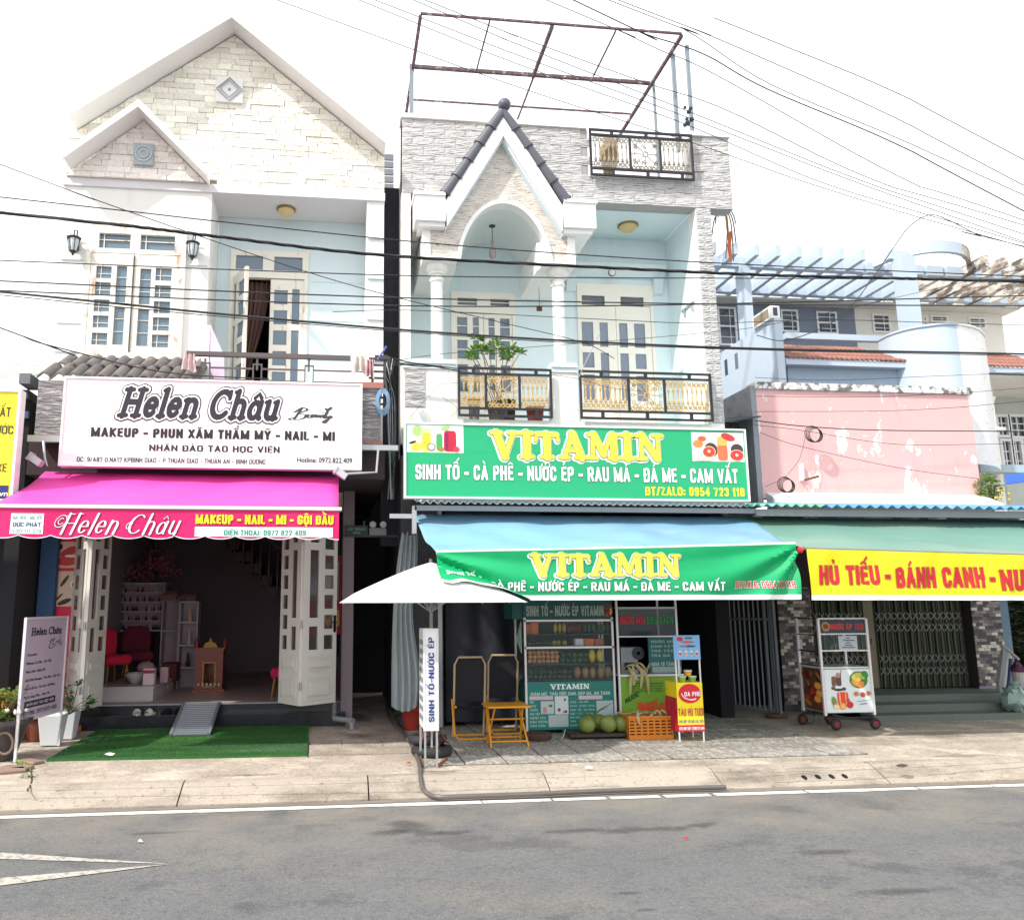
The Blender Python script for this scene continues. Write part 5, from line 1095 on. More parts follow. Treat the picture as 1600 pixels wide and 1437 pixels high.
def wavy_tile(w_, h_, seed):
    rnd = random.Random(seed); m = MB(); n, k = 6, 4
    def f(u, v):
        e = 0 if u in (0, 1) or v in (0, 1) else 1
        return (u * w_, -.006 - e * (.004 + .004 * math.sin(u * 7 + v * 9 + seed) + rnd.uniform(0, .002)), v * h_)
    top = [f(i / n, j / k) for j in range(k + 1) for i in range(n + 1)]; m.v = [Vector(p) for p in top]
    m.f = [(j * (n + 1) + i, j * (n + 1) + i + 1, (j + 1) * (n + 1) + i + 1, (j + 1) * (n + 1) + i) for i in range(n) for j in range(k)]
    b = len(m.v); m.v += [Vector((0, 0, 0)), Vector((w_, 0, 0)), Vector((w_, 0, h_)), Vector((0, 0, h_))]; N = n + 1
    m.f += [(0, b, b + 1, n), (b + 2, b + 3, k * N, k * N + n), (0, k * N, b + 3, b), (n, b + 1, b + 2, k * N + n)]
    m.c = [None] * len(m.f); m.mi = [0] * len(m.f); return m
TW, TH = .29, .134
tme = [wavy_tile(TW - .004, TH - .004, s_).mesh('stone_tile', M_wt) for s_ in (1, 2, 3)]
ap = P(787, 190, PF); sl2 = (P(787, 165, PF).z - P(700, 300, PF).z) / (P(787, 165, PF).x - P(700, 300, PF).x)
for r in range(8):
    z_ = 6.93 + r * TH; x_ = L2 + (0 if r % 2 == 0 else -.145)
    while x_ < 5.39:
        xl, xh = max(x_, L2), min(x_ + TW, 5.4); cx = (xl + xh) / 2
        inside = z_ + TH < P(787, 165, PF).z - .05 - sl2 * (abs(cx - ap.x) + TW * .5)
        hole = 3.33 < cx < 4.86 and z_ > 7.24
        if xh - xl > .04 and not inside and not hole:
            o = piece('stone_tile', random.choice(tme), H2, (xl + .002, 9.998, z_ + .002), sc=((xh - xl) / TW, 1, 1))
        x_ += TW
for r in range(30):
    z_ = 3.9 + r * .1008
    for k in range(2):
        w_ = .1 if (r + k) % 2 else .108
        piece('stone_tile', tme[(r + k) % 3], H2, (4.862 + (k * (.1 if r % 2 == 0 else .108)), 9.998, z_), sc=((.108 if (k == 0) == (r % 2 == 1) else .1) / TW, 1, .74))
# portico front with pointed arch
def lowz(x):
    c = ap.x - .02; t = abs(x - c) / .615
    return None if t >= 1 else 5.93 + .84 * (1 - t ** 2.1) ** .62
XP0, XP1, zq = 1.06, 3.08, 5.93
gz = P(783, 223, PF).z; gx = P(783, 223, PF).x; gs = (gz - P(697, 360, PF).z) / (gx - P(697, 360, PF).x); zsh = 6.34
M_gs = wavy_mat('small split stone', S('#e2dbd2'), '#6b5f5c', 5.5, 9.)
def topz(x): return max(zsh, gz - gs * abs(x - gx))
m = MB(); N = 90
xs = [XP0 + .1 + (XP1 - XP0 - .2) * i / N for i in range(N + 1)]
for i in range(N):
    a_, b_ = xs[i], xs[i + 1]; la, lb = max(lowz(a_) or 0, zq + .004), max(lowz(b_) or 0, zq + .004)
    m.add([(a_, PF, la), (b_, PF, lb), (b_, PF, topz(b_)), (a_, PF, topz(a_)), (a_, PF + .15, la), (b_, PF + .15, lb), (b_, PF + .15, topz(b_)), (a_, PF + .15, topz(a_))], [(0, 1, 2, 3), (7, 6, 5, 4), (0, 4, 5, 1), (3, 2, 6, 7)])
m.build('portico_stone_face', M_gs, H2)
m = MB()     # vaulted ceiling running back from the arch
c = ap.x - .02; ar = [c - .615 + 1.23 * i / 40 for i in range(41)]
for i in range(40):
    za, zb_ = lowz(ar[i]) or zq, lowz(ar[i + 1]) or zq
    m.add([(ar[i], PF + .15, za), (ar[i + 1], PF + .15, zb_), (ar[i + 1], B2, zb_), (ar[i], B2, za), (ar[i], PF + .15, za + .03), (ar[i + 1], PF + .15, zb_ + .03), (ar[i + 1], B2, zb_ + .03), (ar[i], B2, za + .03)], [(0, 1, 2, 3), (7, 6, 5, 4)])
m.build('vault', mat('vault plaster', S('#dfe7e7'), rough=.8, var=.03), H2, smooth=True)
m = MB()
for i in range(40):
    za, zb_ = (lowz(ar[i]) or zq) - .006, (lowz(ar[i + 1]) or zq) - .006
    m.add([(ar[i], PF - .028, za), (ar[i + 1], PF - .028, zb_), (ar[i + 1], PF + .16, zb_), (ar[i], PF + .16, za)], [(0, 1, 2, 3)])
m.build('arch_lining', M_w2, H2, smooth=True)
m = MB(); pts = [(x, lowz(x) or zq) for x in ar]; pts[0] = (ar[0], zq); pts[-1] = (ar[-1], zq)
ribbon(m, pts, .05, lambda x, y, d: (x, PF - .03 - d, y + .012), 0, cap=False); nb = len(m.v)
m.build('arch_moulding', M_w2, H2, solid=.02)
MB().prism([(c - .04, 6.76), (c + .04, 6.76), (c + .05, 6.86), (c - .05, 6.86)], PF - .03, PF - .001).build('keystone', M_w2, H2)
w = MB(); w.box(XP0, XP0 + .47, PF + .151, B2, zq, zq + .38); w.box(XP1 - .47, XP1, PF + .151, B2, zq, zq + .38); w.build('portico_beam', M_w2, H2)
w = MB(); w.plate(XP0, XP0 + .45, zq, zsh, [(XP0 + .1, XP0 + .46, zq + .05, zsh + .1)], PF - .02, PF + .15); w.plate(XP1 - .45, XP1, zq, zsh, [(XP1 - .46, XP1 - .1, zq + .05, zsh + .1)], PF - .02, PF + .15); w.build('block_frame', M_w2, H2)
# white raking band and stepped cornice
bw = .17
def band(xo, s_):
    n = math.hypot(1, gs); o = bw * n
    xk = gx + s_ * (gz - zsh) / gs
    return xk
for s_ in (-1, 1):
    xk = gx + s_ * (gz - zsh) / gs; n = math.hypot(1, gs); vo = bw * n
    m = MB(); m.prism([(gx, gz + .004), (xk, zsh + .004), (xk + s_ * .02, zsh + vo), (gx, gz + vo)], PF - .16, PF + .15); m.build('raking_band', M_w2, H2)
    m = MB(); m.prism([(gx, gz - .03), (xk + s_ * .02, zsh - .03), (xk + s_ * .02, zsh + .0), (gx, gz + .0)], PF - .1, PF - .001); m.build('inner_bevel', M_pb, H2)
    xe = .95 if s_ < 0 else 3.33
    w = MB(); w.box(xk + s_ * .021, xe, PF - .17, PF + .2, zsh + .06, zsh + .4); w.build('cornice', M_w2, H2)
    w = MB(); w.box(xk + s_ * .021, xe + s_ * .02, PF - .19, PF + .25, zsh + .401, zsh + .45); w.box(xk + s_ * .021, xe - s_ * .05, PF - .12, PF + .2, zsh + .0, zsh + .059); w.build('cornice_cap', M_w2, H2)
    w = MB(); w.box(xe - s_ * .18 if s_ > 0 else XP0 - .1, xe if s_ > 0 else XP0 - .001, PF + .25, B2, zsh + .06, zsh + .4); w.build('cornice_return', M_w2, H2)
# blue grey ridge tiles and ball
M_rg = mat('charcoal ridge tile', S('#565862'), rough=.5, var=.06, vscale=6, bump=.1)
n = math.hypot(1, gs); topA = gz + bw * n + .03; yR = PF - .12
for s_ in (-1, 1):
    a_ = Vector((gx, yR, topA)); e_ = P(696 if s_ < 0 else 883, 303 if s_ < 0 else 312, yR)
    for k in range(5):
        p0, p1 = a_.lerp(e_, k / 5), a_.lerp(e_, (k + 1) / 5 + .012)
        m = MB(); m.tube([p0, p1], [.066, .078], 12); m.tube([p0.lerp(p1, .93), p1 + (p1 - p0) * .01], .086, 12); m.build('ridge_tile', M_rg, H2, smooth=True)
c = P(788, 164, yR - .02); MB().ball(c, .088, 18).build('apex_ball', M_rg, H2, smooth=True)
# columns
for px_ in (682.5, 872):
    c = P(px_, 460, 10.02); m = MB(); r = .078
    m.lathe((c.x, 10.02, 4.62), [(r, 0), (r, 1.08)], 20); m.build('column', M_w2, H2, smooth=True)
    MB().lathe((c.x, 10.02, 5.70), [(r + .012, 0), (r + .02, .02), (r + .012, .04), (r, .05), (r, .09), (r + .03, .1), (r + .03, .12), (r + .06, .15), (r + .065, .2), (r + .07, .229)], 20).build('capital', M_w2s, H2, smooth=True)
# balcony wall
w = MB(); BY = 9.9; w.plate(.82, 4.85, 3.5, 4.56, [(1.5, 2.71, 3.86, 4.7), (3.07, 4.83, 3.86, 4.7)], BY, BY + .12); w.build('balcony_front', M_w2s, H2)
w = MB()
for a_, b_ in ((.8, 1.49), (2.72, 3.06)): w.box(a_, b_, BY - .04, BY + .16, 4.561, 4.62); w.box(a_, b_, BY - .02, BY - .001, 4.5, 4.56)
w.build('balcony_cap', M_pale, H2)
for r in range(6):
    piece('stone_tile', tme[r % 3], H2, (.84, BY - .002, 4.0 + r * .092), sc=(.26 / TW, 1, .68))
# doors
def french(parent, d, tr, colsL, colsR, frame_w=.05):
    t = tag(bpy.data.objects.new('french_door', None)); link(t, parent); y = B2
    hz = d[3] - .32; mid = (d[0] + d[1]) / 2
    m = MB(); m.plate(d[0], d[1], 3.86, d[3], [(d[0] + frame_w, d[1] - frame_w, 3.86, hz)] + tr, y - .03, y + .05); m.build('frame', M_cream, t)
    for a_ in tr:
        MB().box(a_[0], a_[1], y, y + .008, a_[2], a_[3]).build('pane', M_glassd, t)
    bars(tr, y - .001, .012, (.5,)).build('transom_bars', M_cream, t)
    for x0, x1, cc in ((d[0] + frame_w + .003, mid - .003, colsL), (mid + .003, d[1] - frame_w - .003, colsR)):
        m = MB(); m.plate(x0, x1, 3.87, hz - .005, cc, y - .015, y + .02); lf = m.build('door_leaf', M_cream, t)
        for a_ in cc: MB().box(a_[0], a_[1], y + .002, y + .008, a_[2], a_[3]).build('pane', M_glass if parent is H2 and d is d1 else M_g2, lf)
    return t
M_cream = mat('cream door paint', S('#efede2'), rough=.5, var=.04); M_g2 = mat('grey blue glass', S('#717f92'), rough=.15, var=.08, spec=.8)
def wd(*a): return RX(*a, B2)
tl = [wd(714.5, 466.6, 744.7, 477.7), wd(765.7, 468.5, 795.3, 479)]
rows1 = [(5.37, 5.62), (4.98, 5.28), (4.4, 4.9)]
xl_ = [(wd(a_, 500, b_, 520)[0], wd(a_, 500, b_, 520)[1]) for a_, b_ in ((714, 730), (738.5, 748), (763, 772.5), (781, 796))]
mk = lambda xs_, rows: [(a_, b_, c_, e_) for a_, b_ in xs_ for c_, e_ in rows]
zt1 = wd(720, 496, 730, 521)[3]
R1 = [(zt1 - .26, zt1), (zt1 - .62, zt1 - .34), (zt1 - 1.1, zt1 - .7)]
fd = french(H2, d1, tl, mk(xl_[:2], R1), mk(xl_[2:], R1)); 
m = bars(mk(xl_, R1), B2 + .0, .014, (.5,)); m.build('glazing_bars', M_cream, fd)
tr2 = [wd(908, 462.6, 944, 481), wd(968.6, 465, 1004.7, 483)]
xr_ = [(wd(a_, 520, b_, 540)[0], wd(a_, 520, b_, 540)[1]) for a_, b_ in ((909, 927), (937, 950), (967.5, 980.7), (991, 1008))]
zt2 = wd(950, 505, 980, 543)[3]; zb2 = wd(950, 505, 980, 543)[2]
Ro = [(zb2, zt2), (zb2 - .32, zb2 - .09), (zb2 - .8, zb2 - .42)]; Ri = [(zb2, zt2), (zb2 - .8, zb2 - .09)]
french(H2, d2, tr2, [(xr_[0][0], xr_[0][1], *r) for r in Ro] + [(xr_[1][0], xr_[1][1], *r) for r in Ri], [(xr_[2][0], xr_[2][1], *r) for r in Ri] + [(xr_[3][0], xr_[3][1], *r) for r in Ro])
w = MB(); x0, x1 = d2[0] - .19, d2[1] + .17
w.prism([(B2 - .001, 6.3), (B2 - .06, 6.31), (B2 - .09, 6.36), (B2 - .16, 6.42), (B2 - .18, 6.47), (B2 - .001, 6.47)], x0, x1, 'x'); w.build('door_cornice', M_pale, H2)
for xx in (x0 + .03, x1 - .17):
    w = MB(); w.prism([(B2 - .001, 6.06), (B2 - .05, 6.08), (B2 - .09, 6.2), (B2 - .12, 6.298), (B2 - .001, 6.298)], xx, xx + .14, 'x'); w.build('corbel', M_pale, H2)
# lamps on this house
c = G(981, 352, 6.93); dome_lamp('round cream ceiling lamp under the blue soffit right of the portico', c, .145)
c = P(769, 356, 10.5); pl = thing('pendant_lamp', 'small bottle shaped pendant lamp hanging in the portico arch', 'lamp', c)
ct = lowz(c.x) - .004; MB().lathe((c.x, 10.5, ct - .012), [(.045, 0), (.045, .012)], 16).build('ceiling_disc', M_lant, pl)
zs_ = P(769, 377, 10.5).z; MB().tube([(c.x, 10.5, ct - .01), (c.x, 10.5, zs_)], .005, 6).build('rod', M_lant, pl)
MB().lathe((c.x, 10.5, zs_ - .25), [(.035, 0), (.05, .02), (.052, .09), (.045, .13), (.02, .19), (.025, .25)], 14).build('lamp_shade', mat('smoky lamp glass', S('#a9a2a2'), rough=.25, var=.2), pl, smooth=True)
c = P(956, 426, 10.9); gl_ = thing('globe_lamp', 'small white globe lamp with dark rim above the right balcony door', 'lamp', c); MB().ball(c, .05, 12).build('globe', mat('white lamp glass', S('#e6e6e2'), rough=.3), gl_, smooth=True); MB().lathe(c, [(.056, -.01), (.056, .01)], 14, axis='y').build('rim', M_lant, gl_)
c = P(843, 482, 10.6); rd = thing('hanging_charm', 'small red carved charm hanging under the right side of the portico', 'ornament', c); MB().box(c.x - .04, c.x + .035, 10.58, 10.62, c.z - .035, c.z + .03).build('block', mat('dark red wood', S('#6b2a22'), rough=.6, var=.4, vscale=30), rd, bevel=.006); MB().tube([(c.x, 10.6, c.z + .03), (c.x, 10.6, 5.928)], .004, 4).build('string', M_lant, rd)
c = P(1072, 480, 10.3); br_ = thing('wall_bracket', 'small grey metal bracket on the bright right wall of the balcony', 'bracket', c); m = MB(); m.bar((4.855, 10.2, c.z + .05), (4.855, 10.6, c.z + .05), .03); m.bar((4.84, 10.25, c.z + .04), (4.84, 10.25, c.z - .07), .02); m.bar((4.84, 10.5, c.z + .04), (4.84, 10.5, c.z - .07), .02); m.build('bracket', M_steel, br_)
# ornate railings
M_bk = mat('black railing paint', S('#2b2a30'), rough=.4, metal=.3); M_gd = mat('gold paint', S('#bda06a'), rough=.5, metal=.1, var=.25, vscale=20); M_gw = mat('pale gold paint', S('#8f8878'), rough=.5, var=.2, vscale=20)
def ornate(label, x0, x1, z0, z1, y, splits, Mg, upper=False):
    t = thing('ornate_railing', label, 'railing', ((x0 + x1) / 2, y, z0)); b = .028; zi0, zi1 = z0 + .12, z1 - .1
    m = MB(); m.plate(x0, x1, z0, z1, [(x0 + b, x1 - b, z0 + b, zi0 - b), (x0 + b, x1 - b, zi1 + b, z1 - b)] + [(p + b * .5, q_ - b * .5, zi0, zi1) for p, q_ in zip([x0 + b * .5] + splits, splits + [x1 - b * .5])], y, y + .03); m.build('frame', M_bk, t)
    for k in range(3):
        xx = x0 + (x1 - x0) * (k + .5 + (0 if not upper else .15)) / 3
        m = MB(); m.box(xx - .02, xx + .02, y + .002, y + .028, zi1 + b, z1 - b); m.build('spacer', M_bk, t); m = MB(); m.box(xx - .02, xx + .02, y + .002, y + .028, z0 + b, zi0 - b); m.build('spacer', M_bk, t)
    cells = list(zip([x0 + b] + splits, splits + [x1 - b])); yy = y + .015
    for i, (p, q_) in enumerate(cells):
        p += .02; q_ -= .02; m = MB(); H_ = zi1 - zi0
        def ring(cx, cz, r, n=10, th=.006): m.tube([(cx + r * math.cos(6.283 * k / n), yy, cz + r * math.sin(6.283 * k / n)) for k in range(n)], th, 4, closed=True)
        if i == 1:
            cx, cz = (p + q_) / 2, (zi0 + zi1) / 2; ring(cx, cz, .035, th=.01)
            for k in range(8):
                a_ = k * math.pi / 4 + .0; rr = (q_ - p) * .42 if k % 4 == 0 else H_ * .42 if k % 4 == 2 else min(q_ - p, H_) * .5
                e_ = (cx + rr * math.cos(a_), yy, cz + rr * math.sin(a_)); m.tube([(cx + .035 * math.cos(a_), yy, cz + .035 * math.sin(a_)), e_], .007, 4); ring(e_[0], e_[2], .022)
            for sx in (-1, 1):
                for sz in (-1, 1):
                    bx, bz = cx + sx * (q_ - p) * .36, cz + sz * H_ * .36; ring(bx, bz, .035); ring(bx - sx * .06, bz + sz * .03, .022); ring(bx + sx * .02, bz - sz * .06, .02)
            for k in range(7): ring(p + (q_ - p) * (k + .5) / 7, zi1 - .03, .024, th=.008); ring(p + (q_ - p) * (k + .5) / 7, zi0 + .03, .024, th=.008)
            for k in range(16): ring(cx + random.uniform(-.5, .5) * (q_ - p) * .8, cz + random.choice((-1, 1)) * random.uniform(.16, .4) * H_, .018)
        else:
            nb = max(4, round((q_ - p) / .062)); st = (q_ - p) / nb
            for z_ in (zi0 + .015, zi0 + .1, zi1 - .1, zi1 - .015): m.bar((p, yy, z_), (q_, yy, z_), .007)
            for k in range(nb):
                cx = p + st * (k + .5); ring(cx, zi0 + .057, .026, th=.008); ring(cx, zi1 - .057, .026, th=.008); ring(cx - st / 2, zi0 + .057, .022); ring(cx - st / 2, zi1 - .057, .022)
                m.lathe((cx, yy, zi0 + .1), [(.018, 0), (.021, .03), (.009, .07), (.009, H_ - .28), (.017, H_ - .24), (.008, H_ - .2)], 6)
        tag(m.build('ornament_panel', Mg, t), kind='stuff')
    return t
ornate('black railing with gold ornament panels in front of the left balcony opening', 1.5, 2.71, 3.88, 4.52, 9.82, [1.86, 2.29], M_gd)
ornate('wider black railing with gold ornament panels at the right balcony opening', 3.07, 4.84, 3.88, 4.52, 9.82, [3.72, 4.2], M_gd)
ornate('dark railing with pale ornament panels on the roof parapet under the wires', 3.36, 4.83, 7.28, 7.97, 9.9, [3.93, 4.36], M_gw, True)
# planter and potted things behind the left railing
def leafy(m, c, n, R_l, sl, droop=.3, up=.7, wid=.25):
    for k in range(n):
        a_ = random.uniform(0, 6.283); el = random.uniform(.1, 1.2) * up; L_ = sl * random.uniform(.6, 1.1); d = Vector((math.cos(a_) * math.cos(el), math.sin(a_) * math.cos(el), math.sin(el))); s_ = d.cross(Vector((0, 0, 1))).normalized() * L_ * wid
        b_ = c + d * random.uniform(0, R_l); mid = b_ + d * L_ * .5; e_ = b_ + d * L_ - Vector((0, 0, L_ * droop)); m.add([b_, mid - s_, e_, mid + s_], [(0, 1, 2, 3)])
pl_ = thing('balcony_plant', 'leafy green potted plant rising above the left gold railing', 'plant', (2.0, 10.15, 4.5))
m = MB(); tips = []
for px_, py_ in ((740, 552), (752, 545), (765, 552), (775, 540), (786, 552), (800, 548), (812, 552), (745, 530), (738, 560), (793, 560)):
    e_ = P(px_, py_, 10.05); tips.append(e_); b_ = Vector((2.05 + random.uniform(-.05, .05), 10.1, 4.1)); m.tube([b_, b_.lerp(e_, .6) + Vector((0, 0, .05)), e_], .006, 4)
m.build('stem', mat('brown stem', S('#6b5a44'), rough=.9), pl_)
m = MB()
for e_ in tips: leafy(m, e_, 38, .05, .11, .25, .8, .18)
m.build('foliage', mat('bright leaf', S('#6f9a3c'), rough=.6, var=.35, vscale=9, trans=.25), pl_)
MB().lathe((2.05, 10.1, 3.87), [(.1, 0), (.14, .25), (.15, .26), (.13, .26)], 14).build('pot', mat('grey pot', S('#6a625c'), rough=.8), pl_)
px0_ = RX(822, 610, 852, 642, 9.98)
for k, (c_, r_, hx, lab, hh) in enumerate(((2.2, .1, '#3a2f28', 'dark flower pot behind the middle of the left gold railing', .3), (2.55, .12, '#8c3a34', 'red pot behind the right end of the left gold railing', .22), (1.75, .08, '#8d8884', 'grey pot behind the left end of the gold railing', .3))):
    tag(MB().lathe((c_, 10.1, 3.851), [(r_ * .75, 0), (r_, hh), (r_ * 1.08, hh + .01), (r_ * .9, hh)], 14).build('flower_pot', mat('pot ' + hx, hx, rough=.8), None, smooth=True), lab, 'pot')
# rusty frame on the roof
fr = thing('roof_frame', 'rusty steel frame of an unfinished canopy on the roof above the stone parapet', 'frame', (2.9, 11, 8))
M_rust = mat('rusty steel', S('#5a4649'), rough=.8, var=.35, vscale=14, dirt=[('#c9bdb6', 9, .55, .65, .6)]); M_rw = mat('grey painted post', S('#7f8a92'), rough=.6, var=.1)
ZR = 9.6; y2 = G(640, 104, ZR).y; y3 = G(645, 156, ZR).y
def R_beam(a_, b_, w_, mt=M_rust): MB().bar(a_, b_, w_ * .8).build('beam', mt, fr)
xa, xb = P(657, 20, 10).x, P(1065, 55, 10).x
R_beam((xa, 10, ZR), (xb, 10, ZR), .035); R_beam((xa - .05, y2, ZR), (P(1015, 130, y2).x, y2, ZR), .06); R_beam((xa, y3, ZR), (P(985, 178, y3).x, y3, ZR), .03)
R_beam((xa, 10, ZR - .04), (xa, G(634, 178, ZR).y, ZR - .04), .055)
for px_, py_, w_, ye in ((765, 33, .025, y2), (863, 42, .06, y2), (962, 48, .025, y2)): R_beam((P(px_, py_, 10).x, 10, ZR - .035), (P(px_, py_, 10).x, ye, ZR - .035), w_)
x_ = P(863, 42, 10).x; R_beam((x_, y2, ZR - .06), (x_, y3 + .5, ZR - .06), .03)
R_beam((xb, 10, ZR - .03), (xb - .06, y3 + .8, ZR - .1), .055)
for px_, py_, Y_, w_ in ((643, 104, y2, .06), (1021, 128, y2, .035), (1051, 85, 10.4, .05), (1073, 72, 10.1, .045)):
    p_ = P(px_, py_, Y_); MB().bar((p_.x, Y_, 8.0), (p_.x, Y_, p_.z), w_).build('post', M_rw, fr)
jb = thing('junction_box', 'dark cable junction with insulators on the right roof post', 'junction', P(1075, 190, 10.0)); m = MB(); c = P(1073, 185, 10.0)
for k in range(9): m.ball(c + Vector((random.uniform(-.06, .08), -.05, random.uniform(-.15, .15))), random.uniform(.02, .04), 6)
m.build('insulators', M_lant, jb)
tl_ = thing('old_tarpaulin', 'crumpled brown tarpaulin bundle stuffed behind the roof railing', 'tarpaulin', P(952, 240, 10.1)); m = MB(); c0 = P(952, 245, 10.1)
def crumple(m, c, sx, sy, sz, n=14, seed=1):
    rn = random.Random(seed); m.ball(c, 1, n, (sx, sy, sz)); b_ = len(m.v) - 0
    for i in range(len(m.v)): m.v[i] = m.v[i] + Vector((rn.gauss(0, sx * .12), rn.gauss(0, sy * .12), rn.gauss(0, sz * .12)))
crumple(m, c0, .13, .08, .28); m.build('bundle', mat('tan tarpaulin', S('#a88c6a'), rough=.8, var=.4, vscale=9), tl_)
# crooked palm like dry fronds right of the tower edge
pf = thing('dry_palm', 'dry drooping palm fronds with an orange stalk beside the stone pier', 'palm', P(1135, 400, 10.4)); base = P(1133, 325, 10.4)
m = MB(); m.tube([P(1133, 320, 10.4), P(1137, 360, 10.4), P(1142, 400, 10.4)], .02, 6); m.build('stalk', mat('ochre stalk', S('#b08a3c'), rough=.8), pf)
m = MB(); m.tube([P(1142, 362, 10.38), P(1139, 385, 10.38), P(1142, 410, 10.38)], [.02, .03, .015], 6); m.build('flower_stalk', mat('orange stalk', S('#d0684a'), rough=.8), pf)
m = MB()
for ex, ey in ((1112, 370), (1118, 350), (1150, 380), (1146, 408), (1134, 405), (1122, 340), (1150, 350)):
    q_ = [P(1133, 322, 10.4), P((1133 + ex) / 2 + (3 if ex > 1133 else -5), 325 + (ey - 322) * .3, 10.3), P(ex, ey, 10.35)]; m.tube([Vector(v) for v in spline(q_, 5)], .009, 4)
m.build('frond', mat('dry frond', S('#6e6456'), rough=.9, var=.3), pf)
# ---- ground floor
M_dw = mat('dark stone wall', S('#4b4b4f'), rough=.9, var=.35, vscale=18, bump=1, bscale=45, bdist=.02)
w = MB(); w.box(.8, 1.32, 10.0, 10.2, .13, 3.549); w.build('ground_wall', M_dw, H2)
w = MB(); w.box(1.321, 4.86, 10.0, 10.2, 2.72, 3.549); w.box(.8, .95, 10.201, 13.6, .13, 3.4); w.build('lintel_wall', M_dw, H2)
w = MB(); w.box(.95, 5.0, 13.6, 13.7, .13, 3.4); w.box(.95, 4.9, 10.201, 13.6, 3.25, 3.39); w.build('room_wall', mat('dark shop wall', S('#2e2f36'), rough=.9), H2)
w = MB(); w.box(1.25, 1.3, 9.96, 9.995, .13, 3.0); w.build('door_post', M_steel, H2)
dk = thing('dark_curtain', 'black tarpaulin curtain closing the left half of the shop behind the folding chairs', 'curtain', (1.85, 9.9, .2))
m = MB(); m.sheet(lambda u, v: (1.34 + 1.2 * u, 9.97 + .02 * math.sin(u * 21), .2 + 2.5 * v), 30, 4); m.build('cloth', mat('black tarpaulin', S('#171a24'), rough=.6, var=.2), dk, smooth=True)
# white plastic sheet hanging on the wall edge
ws = thing('plastic_sheet', 'white translucent plastic sheet hanging from hooks on the dark wall by the passage', 'sheet', (.95, 9.6, .3))
zA_, zB_ = P(630, 830, 9.6).z, P(630, 1103, 9.6).z
xo, xw = P(612, 1000, 9.6).x, P(652, 1000, 9.6).x
m = MB(); m.sheet(lambda u, v: (xo + (xw - xo) * u * (1 - .45 * v ** 2) + .03 * math.sin(v * 9) * u + .12 * v ** 3, 9.6 + .035 * math.sin(u * 26 + v * 2), zB_ + (zA_ - zB_) * v - .06 * math.sin(u * 3.1) * (1 - v) - .05 * abs(math.sin(u * 9)) * v), 40, 16); m.build('sheet', mat('milky plastic', S('#c3cfd2'), rough=.4, var=.08, trans=.35), ws, smooth=True)
# ================================================================ GREEN SHOP SIGN, AWNING, PARASOL
YG = 9.0
g0, g1, gz0, gz1 = .775, 4.795, 2.757, 3.585
gs_ = sign_box('shop_sign', 'long green juice shop sign with yellow lettering and fruit pictures', g0, g1, gz0, gz1, YG, '#00a86e', '#e9efec', fr=.018)
def green_word(parent, rect, Y, fn):
    a = RX(*rect, Y)
    slab_word(parent, 'VITAMIN', a[0], a[1], a[2], a[3], fn, [('lettering_outline', .13, -.025, -.02, .003, '#e9f7f3'), ('lettering_edge', .035, 0, 0, .008, '#5c6a3a'), ('lettering', 0., 0, 0, .012, '#f6e24a')])
green_word(gs_, (768, 676, 1036, 718), YG, flat(YG))
LINE = 'SINH TỐ - CÀ PHÊ - NƯỚC ÉP - RAU MÁ - ĐÁ ME - CAM VẮT'
a = RX(649, 729, 1152, 752, YG)
for nm, b_, gr_, d_, hx in (('lettering_outline', .03, .06, .003, '#3f6f60'), ('lettering', .03, 0, .006, '#f6fbfa')):
    m = MB(); put_text(m, LINE, *a, flat(YG), b_, 0, None, d_, grow=gr_); m.build(nm, pr(hx), gs_)
a = RX(1008, 761, 1163, 775, YG); m = MB(); put_text(m, 'ĐT/ZALO: 0954 723 118', *a, flat(YG), .04, 0, None, .004); m.build('lettering', pr('#e6e23c'), gs_)
